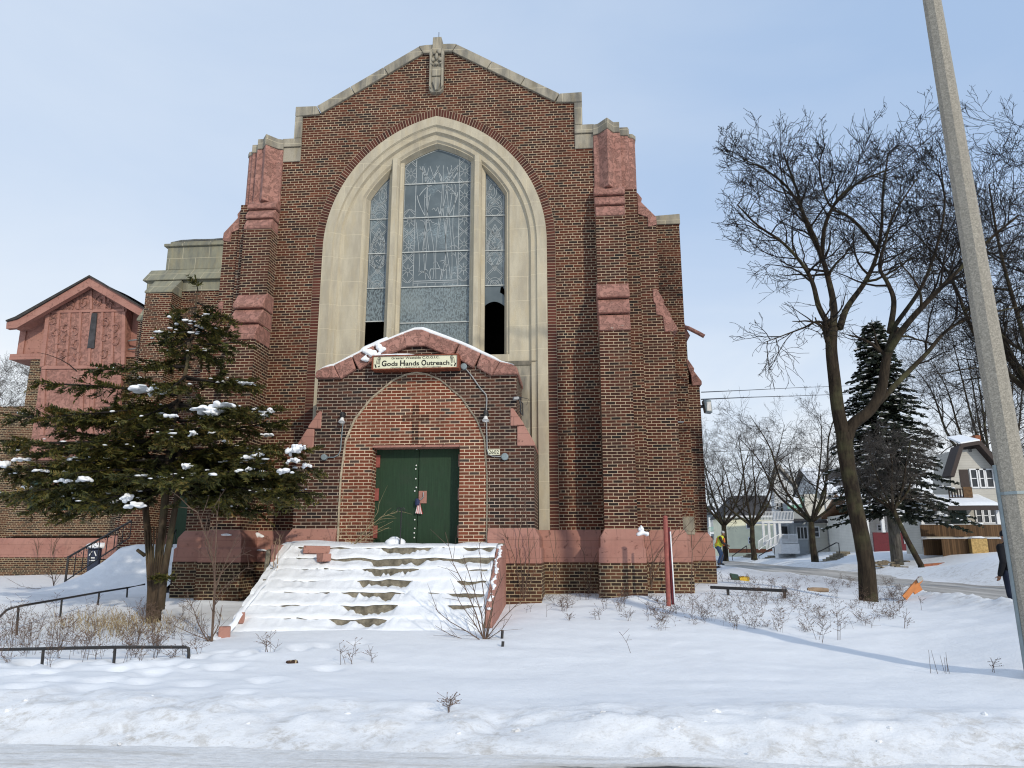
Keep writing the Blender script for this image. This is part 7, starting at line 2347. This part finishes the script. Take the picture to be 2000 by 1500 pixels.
MB().hexa([(mw0 - 0.9, Y1 - 2.0, h(1548, 1022, -2).z), (h(1580, 0, -2).x, Y1 - 2.0, h(1580, 1020, -2).z), (h(1580, 0, -.7).x, Y1 - 0.62, h(1580, 1016, -.6).z), (mw0, Y1 - 0.62, h(1550, 1016, -.6).z),
           (mw0 - 0.9, Y1 - 2.0, h(1548, 1020, -2).z), (h(1580, 0, -2).x, Y1 - 2.0, h(1580, 1018, -2).z), (h(1580, 0, -.7).x, Y1 - 0.62, h(1580, 1013, -.6).z), (mw0, Y1 - 0.62, h(1550, 1013, -.6).z)]).build('porch_roof', 'shingle_dark', hw)
po0, po1 = h(1488, 0, -2).x, h(1551, 0, -2).x
zf, zbf = h(1510, 1062, -2).z, h(1510, 1018, -2).z
MB().box(po0, po1, Y1 - 2.2, Y1 + 1, zbf - 0.18, zbf).build('balcony_floor', 'trim_white', hw)
MB().box(h(1522, 0, -2).x, h(1558, 0, -2).x, Y1 - 2.2, Y1 + 1, zf - 0.9, zf).build('porch_floor', 'trim_white', hw)
for px in (1491, 1502, 1513, 1523):
    x = h(px, 0, -2).x
    MB().box(x - 0.1, x + 0.1, Y1 - 2.15, Y1 - 1.95, zf if px > 1510 else zf - 0.2, zbf - 0.182).build('porch_post', 'trim_white', hw)
rails('balcony_railing', hw, 'trim_white', (po0, Y1 - 2.15, zbf), (po1, Y1 - 2.15, zbf), h(1510, 1000, -2.15).z - zbf, 22)
rails('porch_railing', hw, 'trim_white', (h(1526, 0, -2).x, Y1 - 2.15, zf), (h(1556, 0, -2).x, Y1 - 2.15, zf), 0.85, 16)
rails('stair_railing', hw, 'trim_white', (h(1481, 1074, -3).x, Y1 - 3.2, h(1481, 1076, -3).z), (h(1500, 1062, -2.2).x, Y1 - 2.2, h(1500, 1063, -2.2).z), 0.85, 8)
rails('stair_railing', hw, 'trim_white', (h(1496, 1074, -3).x, Y1 - 3.2, h(1496, 1076, -3).z), (h(1523, 1060, -2.2).x, Y1 - 2.2, h(1523, 1062, -2.2).z), 0.85, 10)
for px in (1528,):
    a, b = h(px, 1050, 0.9), h(px + 10, 1028, 0.9)
    win(a.x, b.x, a.z - 0.1, b.z, Y1 + 1.0, hw, 'trim_white', meet=False)
def steps_to(label, px0, py0, px1, py1, w, n, Y, seed):
    t = thing('garden_steps', label, 'steps', tuple(at(px0, py0, Y)), 'concrete steps up the snowy bank')
    for k in range(n):
        u = k / max(1, n - 1)
        q = at(px0 + (px1 - px0) * u, py0 + (py1 - py0) * u, Y + 4.5 * u)
        MB().box(q.x, q.x + w * 1.5, q.y, q.y + 0.9, q.z - 0.35, q.z).build('step', 'concrete', t)
    return t
steps_to('concrete steps climbing the bank below the white house windows', 1607, 1096, 1640, 1077, 0.55, 6, 43, 1)
steps_to('concrete steps in front of the balcony porch', 1487, 1094, 1503, 1085, 0.7, 4, 58, 2)
steps_to('concrete steps in front of the cream yellow house', 1440, 1094, 1460, 1082, 0.7, 5, 64, 3)
def hrail(label, pts, Y, grp='black handrails on the snowy bank'):
    t = thing('handrail', label, 'railing', tuple(at(pts[0][0], pts[0][1] + 12, Y)), grp)
    v = [at(px, py, Y) for px, py in pts]
    MB().tube(v, 0.045, 6).build('rail', 'pipe_black', t)
    for p in (v[0], v[-1]):
        MB().tube([p, p - Vector((0, 0, 0.75))], 0.035, 5).build('post', 'pipe_black', t)
hrail('black handrail beside the steps below the white house windows', [(1597, 1078), (1607, 1074), (1633, 1060), (1638, 1061)], 43)
hrail('black handrail beside the steps of the balcony porch', [(1482, 1086), (1512, 1068)], 57)
hrail('black handrail beside the steps of the cream yellow house', [(1430, 1086), (1458, 1066)], 63)
lf_ = thing('lattice_skirt', 'white lattice fence along the foot of the white house', 'fence', tuple(h(1650, 1070, -1)))
rails('lattice', lf_, 'trim_white', (h(1612, 0, -1).x, Y1 - 1, h(1612, 1078, -1).z), (h(1678, 0, -1).x, Y1 - 1, h(1678, 1074, -1).z), 0.42, 40, 0.03)

# --- cream yellow house
PXC = 1455
Y2 = 74.0
h = lambda px, py, dy=0.0: at(px, py, Y2 + dy)
g2 = h(1450, 1078).z
hy = thing('cream_house', 'cream yellow sided house with a dark hipped roof behind bare trees', 'house', (h(1450, 1078).x, Y2, g2), GH)
xl, xr = h(1421, 0).x, h(1512, 0).x
ze = h(1450, 1009).z
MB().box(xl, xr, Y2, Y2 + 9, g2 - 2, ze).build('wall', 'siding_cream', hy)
zt_ = h(1460, 968, 3).z
MB().hexa([(xl - 0.4, Y2 - 0.4, ze), (xr + 0.4, Y2 - 0.4, ze), (xr + 0.4, Y2 + 9.4, ze), (xl - 0.4, Y2 + 9.4, ze), (h(1436, 0, 3).x, Y2 + 3, zt_), (h(1500, 0, 3).x, Y2 + 3, zt_), (h(1500, 0, 3).x, Y2 + 6, zt_), (h(1436, 0, 3).x, Y2 + 6, zt_)]).build('roof', 'shingle_dark', hy)
MB().box(xl - 0.42, xr + 0.42, Y2 - 0.45, Y2 - 0.38, ze - 0.12, ze + 0.1).build('fascia', 'trim_white', hy)
MB().box(xl, xr, Y2 - 0.03, Y2 - 0.004, g2 - 0.1, g2 + 0.35).build('base', 'red_brick_edge', hy)
for pxa, pxb, pya, pyb in ((1463, 1470, 1061, 1050), (1459, 1466, 1031, 1015)):
    a, b = h(pxa, pya), h(pxb, pyb)
    win(a.x, b.x, a.z, b.z, Y2, hy)
# --- dark house with green balcony at the church edge
PXC = 1398
Y3 = 92.0
h = lambda px, py, dy=0.0: at(px, py, Y3 + dy)
hd_ = thing('dark_house', 'grey house with green porch railings just right of the church corner', 'house', (h(1398, 1076).x, Y3, h(1398, 1076).z), GH)
MB().box(h(1372, 0).x, h(1414, 0).x, Y3 + 2, Y3 + 10, h(1398, 1076).z - 2, h(1398, 1000).z).build('wall', 'siding_grey', hd_)
MB().prism([(h(1370, 0).x, h(0, 1004).z), (h(1395, 0).x, h(0, 985).z), (h(1416, 0).x, h(0, 1004).z)], Y3 + 1, Y3 + 10).build('roof', 'shingle_dark', hd_)
snowcap(hd_, h(1392, 0).x, h(1414, 0).x, Y3 - 1, Y3 + 1.5, lambda x, y: h(0, 1011).z + (y - Y3 + 1) * 0.5, 0.15, 'porch_snow', seed=5)
for py in (1035, 1072):
    MB().box(h(1384, 0).x, h(1413, 0).x, Y3 - 0.8, Y3 + 2, h(0, py + 5).z - 0.2, h(0, py + 5).z).build('porch_floor', 'trim_white', hd_)
    rails('porch_railing', hd_, 'awning_green', (h(1384, 0).x, Y3 - 0.7, h(0, py + 4).z), (h(1413, 0).x, Y3 - 0.7, h(0, py + 4).z), 0.6, 16)
for pxa, pxb in ((1402, 1407),):
    a, b = h(pxa, 1060), h(pxb, 1046)
    win(a.x, b.x, a.z, b.z, Y3 + 2, hd_)
    MB().box(h(1384, 0).x, h(1387, 0).x, Y3 - 0.7, Y3 - 0.5, h(0, 1076).z, h(0, 1011).z).build('porch_post', 'trim_white', hd_)

# --- low pale house with maroon porch
PXC = 1745
Y4 = 47.0
h = lambda px, py, dy=0.0: at(px, py, Y4 + dy)
hp_ = thing('maroon_porch_house', 'low pale house with snowy roof and maroon boarded porch behind the spruce', 'house', (h(1740, 1075).x, Y4, h(1740, 1075).z), GH)
xl, xr = h(1690, 0).x, h(1800, 0).x
MB().box(xl, xr, Y4 + 2, Y4 + 9, h(0, 1075).z - 1.5, h(1740, 1000).z).build('wall', 'siding_pale', hp_)
zz0, zz1 = h(0, 1004, -0.5).z, h(0, 985, 4).z
rf2 = MB().prism([(Y4 - 0.6, zz0), (Y4 + 5, zz1 + 0.8), (Y4 + 9.5, zz0), (Y4 + 9.5, zz0 + 0.2), (Y4 + 5, zz1 + 1.0), (Y4 - 0.6, zz0 + 0.2)], xl - 0.4, xr + 0.2, 'x').build('roof', 'shingle_brown', hp_)
snowcap(rf2, xl - 0.4, xr + 0.2, Y4 - 0.7, Y4 + 4.8, lambda x, y: zz0 + 0.2 + (zz1 + 0.8 - zz0) * (y - Y4 + 0.6) / 5.6, 0.15, seed=7)
for k, px in enumerate((1693, 1724, 1760, 1768, 1797)):
    x = h(px, 0).x
    MB().box(x - 0.12, x + 0.12, Y4 - 0.3, Y4 - 0.05, h(0, 1042).z, zz0).build('porch_post', 'trim_white', hp_)
MB().box(h(1702, 0).x, h(1798, 0).x, Y4 - 0.3, Y4 - 0.15, h(0, 1078).z - 0.4, h(0, 1040).z).build('porch_boarding', 'maroon', hp_)
MB().box(h(1760, 0).x, h(1768, 0).x, Y4 - 0.36, Y4 - 0.31, h(0, 1062).z, h(0, 1028).z).build('porch_panel', 'trim_grey', hp_)
for pxa, pxb in ((1715, 1729), (1740, 1752)):
    a, b = h(pxa, 1036, 2), h(pxb, 1026, 2)
    win(a.x, b.x, a.z, b.z, Y4 + 2, hp_)
# --- gabled tan house with wooden porch
PXC = 1880
Y5 = 33.0
h = lambda px, py, dy=0.0: at(px, py, Y5 + dy)
g5 = h(1880, 1085).z
ht = thing('gabled_house', 'tan gabled house with snowy porch roof and brown plank porch beside the lamp pole', 'house', (h(1880, 1085).x, Y5, g5), GH)
xl, xr = h(1853, 0, 1.6).x, h(1985, 0, 1.6).x
zp = h(1880, 985, 1.6).z
Yg = Y5 + 1.6
hg = lambda px, py: _at(px or 1890, py or 925, Yg)
MB().box(h(1800, 0, 2).x, h(1990, 0, 2).x, Y5 + 2.0, Y5 + 4.6, g5 - 1.5, h(0, 994, 2).z).build('wall', 'siding_tan', ht)
gpoly = [(hg(1858, 985).x, zp), (hg(1985, 985).x, zp), (hg(1985, 975).x, hg(1985, 962).z), (hg(1915, 0).x, hg(1915, 876).z), (hg(1868, 0).x, hg(1868, 880).z), (hg(1857, 0).x, hg(1857, 930).z)]
MB().prism(gpoly, Yg, Yg + 2.6).build('gable_wall', 'siding_tan', ht)
vb = MB()
def bar2(a, b, w, y0, y1, mb):
    pa, pb_ = hg(*a), hg(*b)
    d = math.dist((pa.x, pa.z), (pb_.x, pb_.z)); nx_, nz_ = -(pb_.z - pa.z) / d * w / 2, (pb_.x - pa.x) / d * w / 2
    mb.prism([(pa.x + nx_, pa.z + nz_), (pa.x - nx_, pa.z - nz_), (pb_.x - nx_, pb_.z - nz_), (pb_.x + nx_, pb_.z + nz_)], y0, y1)
bar2((1850, 932), (1868, 874), 0.26, Yg - 0.7, Yg + 0.5, vb)
bar2((1866, 873), (1903, 867), 0.24, Yg - 0.71, Yg - 0.2, vb)
bar2((1902, 866), (1948, 918), 0.26, Yg - 0.7, Yg + 2.6, vb)
bar2((1948, 918), (1990, 968), 0.26, Yg - 0.7, Yg + 2.6, vb)
vbo = vb.build('verge_board', 'trim_dark', ht)
jr = MB()
pa, pb_ = hg(1866, 870), hg(1903, 864)
jr.hexa([(pa.x, Yg - 0.7, pa.z), (pb_.x, Yg - 0.7, pb_.z), (pb_.x, Yg + 1.6, hg(1903, 845).z), (pa.x + 0.3, Yg + 1.6, hg(1870, 850).z), (pa.x, Yg - 0.7, pa.z + 0.1), (pb_.x, Yg - 0.7, pb_.z + 0.1), (pb_.x, Yg + 1.6, hg(1903, 842).z), (pa.x + 0.3, Yg + 1.6, hg(1870, 846).z)])
jr.build('clipped_roof_snow', 'snow', ht)
MB().box(_at(1906, 860, Yg + 2.5).x, _at(1916, 860, Yg + 2.5).x, Yg + 2.5, Yg + 3.3, _at(1910, 880, Yg + 2.5).z, _at(1910, 850, Yg + 2.5).z).build('chimney', 'red_brick_edge', ht)
for pxa, pxb in ((1899, 1909), (1912, 1922), (1926, 1936)):
    a, b = hg(pxa, 951), hg(pxb, 918)
    win(a.x, b.x, a.z, b.z, Yg, ht, 'trim_white')
a, b = hg(1877, 952), hg(1890, 917)
MB().box(a.x, b.x, Yg - 0.03, Yg + 0.02, a.z, b.z).build('balcony_door', 'trim_dark', ht)
a = hg(1894, 880)
MB().box(a.x - 0.08, a.x + 0.12, Yg - 0.02, Yg + 0.01, a.z - 0.1, a.z + 0.1).build('vent', 'window_dark', ht)
# small balcony
a, b = at(1855, 972, Yg - 0.9), at(1900, 972, Yg - 0.9)
bx = MB().box(_at(1881, 960, Yg - .9).x, b.x, Yg - 0.95, Yg - 0.85, a.z, _at(1880, 951, Yg - .9).z).build('balcony_panel', 'wood_brown', ht)
rails('balcony_railing', ht, 'trim_dark', (a.x, Yg - 0.9, a.z - 0.1), (_at(1881, 960, Yg - .9).x, Yg - 0.9, a.z - 0.1), _at(1880, 952, Yg - .9).z - a.z, 5, 0.045)
# porch roof with snow
zr0, zr1 = h(0, 988, -0.6).z, h(0, 968, 1.5).z
pr0, pr1 = h(1778, 0, -.6).x, h(1966, 0, -.6).x
MB().prism([(Y5 - 0.8, zr0 - 0.28), (Y5 - 0.8, zr0), (Y5 + 1.7, zr1), (Y5 + 1.7, zr1 - 0.3)], pr0, pr1, 'x').build('porch_roof', 'trim_dark', ht)
snowcap(ht, pr0, pr1, Y5 - 0.85, Y5 + 1.6, lambda x, y: zr0 + (zr1 - zr0) * (y - Y5 + 0.8) / 2.5 - 0.01, 0.13, 'porch_snow', seed=9)
for px in (1800, 1948, 1960):
    x = h(px, 0).x
    MB().box(x - 0.1, x + 0.1, Y5 - 0.35, Y5 - 0.15, g5, zr0 - 0.1).build('porch_post', 'trim_white', ht)
a, b = h(1858, 1022, 2), h(1886, 993, 2)
MB().box(a.x, b.x, Y5 + 1.93, Y5 + 1.99, a.z - 0.8, b.z).build('porch_door', 'door_green_dark', ht)
for pxa, pxb in ((1798, 1806), (1810, 1818), (1822, 1830), (1909, 1917), (1921, 1930), (1934, 1943)):
    a, b = h(pxa, 1020, 2), h(pxb, 994, 2)
    win(a.x, b.x, a.z, b.z, Y5 + 2, ht, 'trim_white')
# plank parapet of the porch in two tiers
zt1, zb1 = h(0, 1025, -.4).z, h(0, 1048, -.4).z
x0, x1 = h(1798, 0, -.4).x, h(1963, 0, -.4).x
MB().box(x0, x1, Y5 - 0.45, Y5 - 0.38, zb1, zt1).build('porch_boarding', 'plank_brown', ht)
snowcap(ht, x0, x1, Y5 - 0.5, Y5 - 0.3, lambda x, y: zt1, 0.06, 'rail_snow', 40, 3, seed=11)
zt2, zb2 = h(0, 1053, -1.4).z, h(0, 1082, -1.4).z
x0, x1 = h(1836, 0, -1.4).x, h(1972, 0, -1.4).x
MB().box(x0, x1, Y5 - 1.45, Y5 - 1.38, zb2 - 0.3, zt2).build('lower_boarding', 'plank_brown', ht)
MB().box(h(1800, 0, -.5).x, x0 + 0.4, Y5 - 0.55, Y5 - 0.47, h(0, 1075).z - 0.3, zt2).build('lower_boarding', 'plank_brown', ht)
snowcap(ht, h(1798, 0, -1).x, x1, Y5 - 1.5, Y5 - 0.5, lambda x, y: zt2, 0.09, 'ledge_snow', 40, 4, seed=13)
a, b = h(1899, 1087, -1.7), h(1926, 1052, -1.7)
pr2 = MB().box(a.x, b.x, Y5 - 1.8, Y5 - 1.46, a.z - 0.3, b.z).build('brick_pier', 'yellow_brick', ht)
snowcap(pr2, a.x - 0.05, b.x + 0.05, Y5 - 1.85, Y5 - 1.4, lambda x, y: b.z, 0.14, 'pier_snow', 8, 4, seed=15)
MB().box(h(1798, 0, 2).x, h(1990, 0, 2).x, Y5 - 0.3, Y5 + 2, g5 - 1.2, h(0, 1052).z).build('porch_base', 'trim_dark', ht)
# red lawn edging and stone pile
a, b = at(1798, 1104, 27), at(1888, 1096, 30)
ed = MB().hexa([(a.x, 27, a.z - 0.4), (b.x, 30, b.z - 0.4), (b.x, 30.2, b.z - 0.4), (a.x, 27.2, a.z - 0.4), (a.x, 27, a.z + 0.05), (b.x, 30, b.z + 0.02), (b.x, 30.2, b.z + 0.02), (a.x, 27.2, a.z + 0.05)])
lone(ed, 'garden_wall', 'red_brick_edge', 'low red brick garden edging in the snow below the plank porch', 'wall', ((a.x + b.x) / 2, 28.5, a.z - 0.4))
# pieces of the dry stone pile
rs = random.Random(19)
for k in range(34):
    px = rs.uniform(1712, 1775); top_ = 1093 + abs(px - 1745) * 0.12
    py = rs.uniform(top_, 1112)
    q = at(px, py, 26.2 + (1112 - py) * 0.03)
    w_ = rs.uniform(0.16, 0.34)
    m = MB().hexa([(q.x - w_ / 2, q.y, q.z), (q.x + w_ / 2, q.y + rs.uniform(-.05, .05), q.z + rs.uniform(-.02, .02)), (q.x + w_ / 2, q.y + 0.25, q.z), (q.x - w_ / 2, q.y + 0.25, q.z), (q.x - w_ / 2, q.y, q.z + 0.085), (q.x + w_ / 2, q.y, q.z + 0.08 + rs.uniform(-.02, .02)), (q.x + w_ / 2, q.y + 0.25, q.z + 0.08), (q.x - w_ / 2, q.y + 0.25, q.z + 0.085)])
    lone(m, 'flat_stone', 'wood_weathered' if k % 3 else 'concrete', 'flat grey-brown stone in the stacked pile behind the large street tree', 'stone', tuple(q), 'flat stones of the stacked pile', bevel=0.012)
# overhead wires
def wire(label, pts, Y0_, Y1_, r=0.02):
    n = len(pts)
    v = [at(px, py, Y0_ + (Y1_ - Y0_) * k / (n - 1)) for k, (px, py) in enumerate(pts)]
    lone(MB().tube(v, r, 4), 'overhead_wire', 'pipe_black', label, 'wire', tuple(v[0]), 'overhead wires right of the church')
wire('overhead wire topmost, running from the church flank into the bare crowns', [(1370, 766), (1460, 762), (1560, 757), (1700, 752), (1900, 740)], 6, 48, 0.016)
wire('overhead wire just above the wall floodlight', [(1370, 780), (1460, 776), (1560, 773), (1700, 768), (1900, 758)], 6, 48, 0.02)
wire('lower overhead wire crossing the bare trees near house roof height', [(1380, 883), (1500, 878), (1640, 872), (1800, 866)], 30, 60, 0.022)
wire('lowest overhead wire drooping in front of the white house roof', [(1500, 925), (1600, 920), (1640, 914), (1760, 912), (1960, 900)], 38, 45, 0.02)
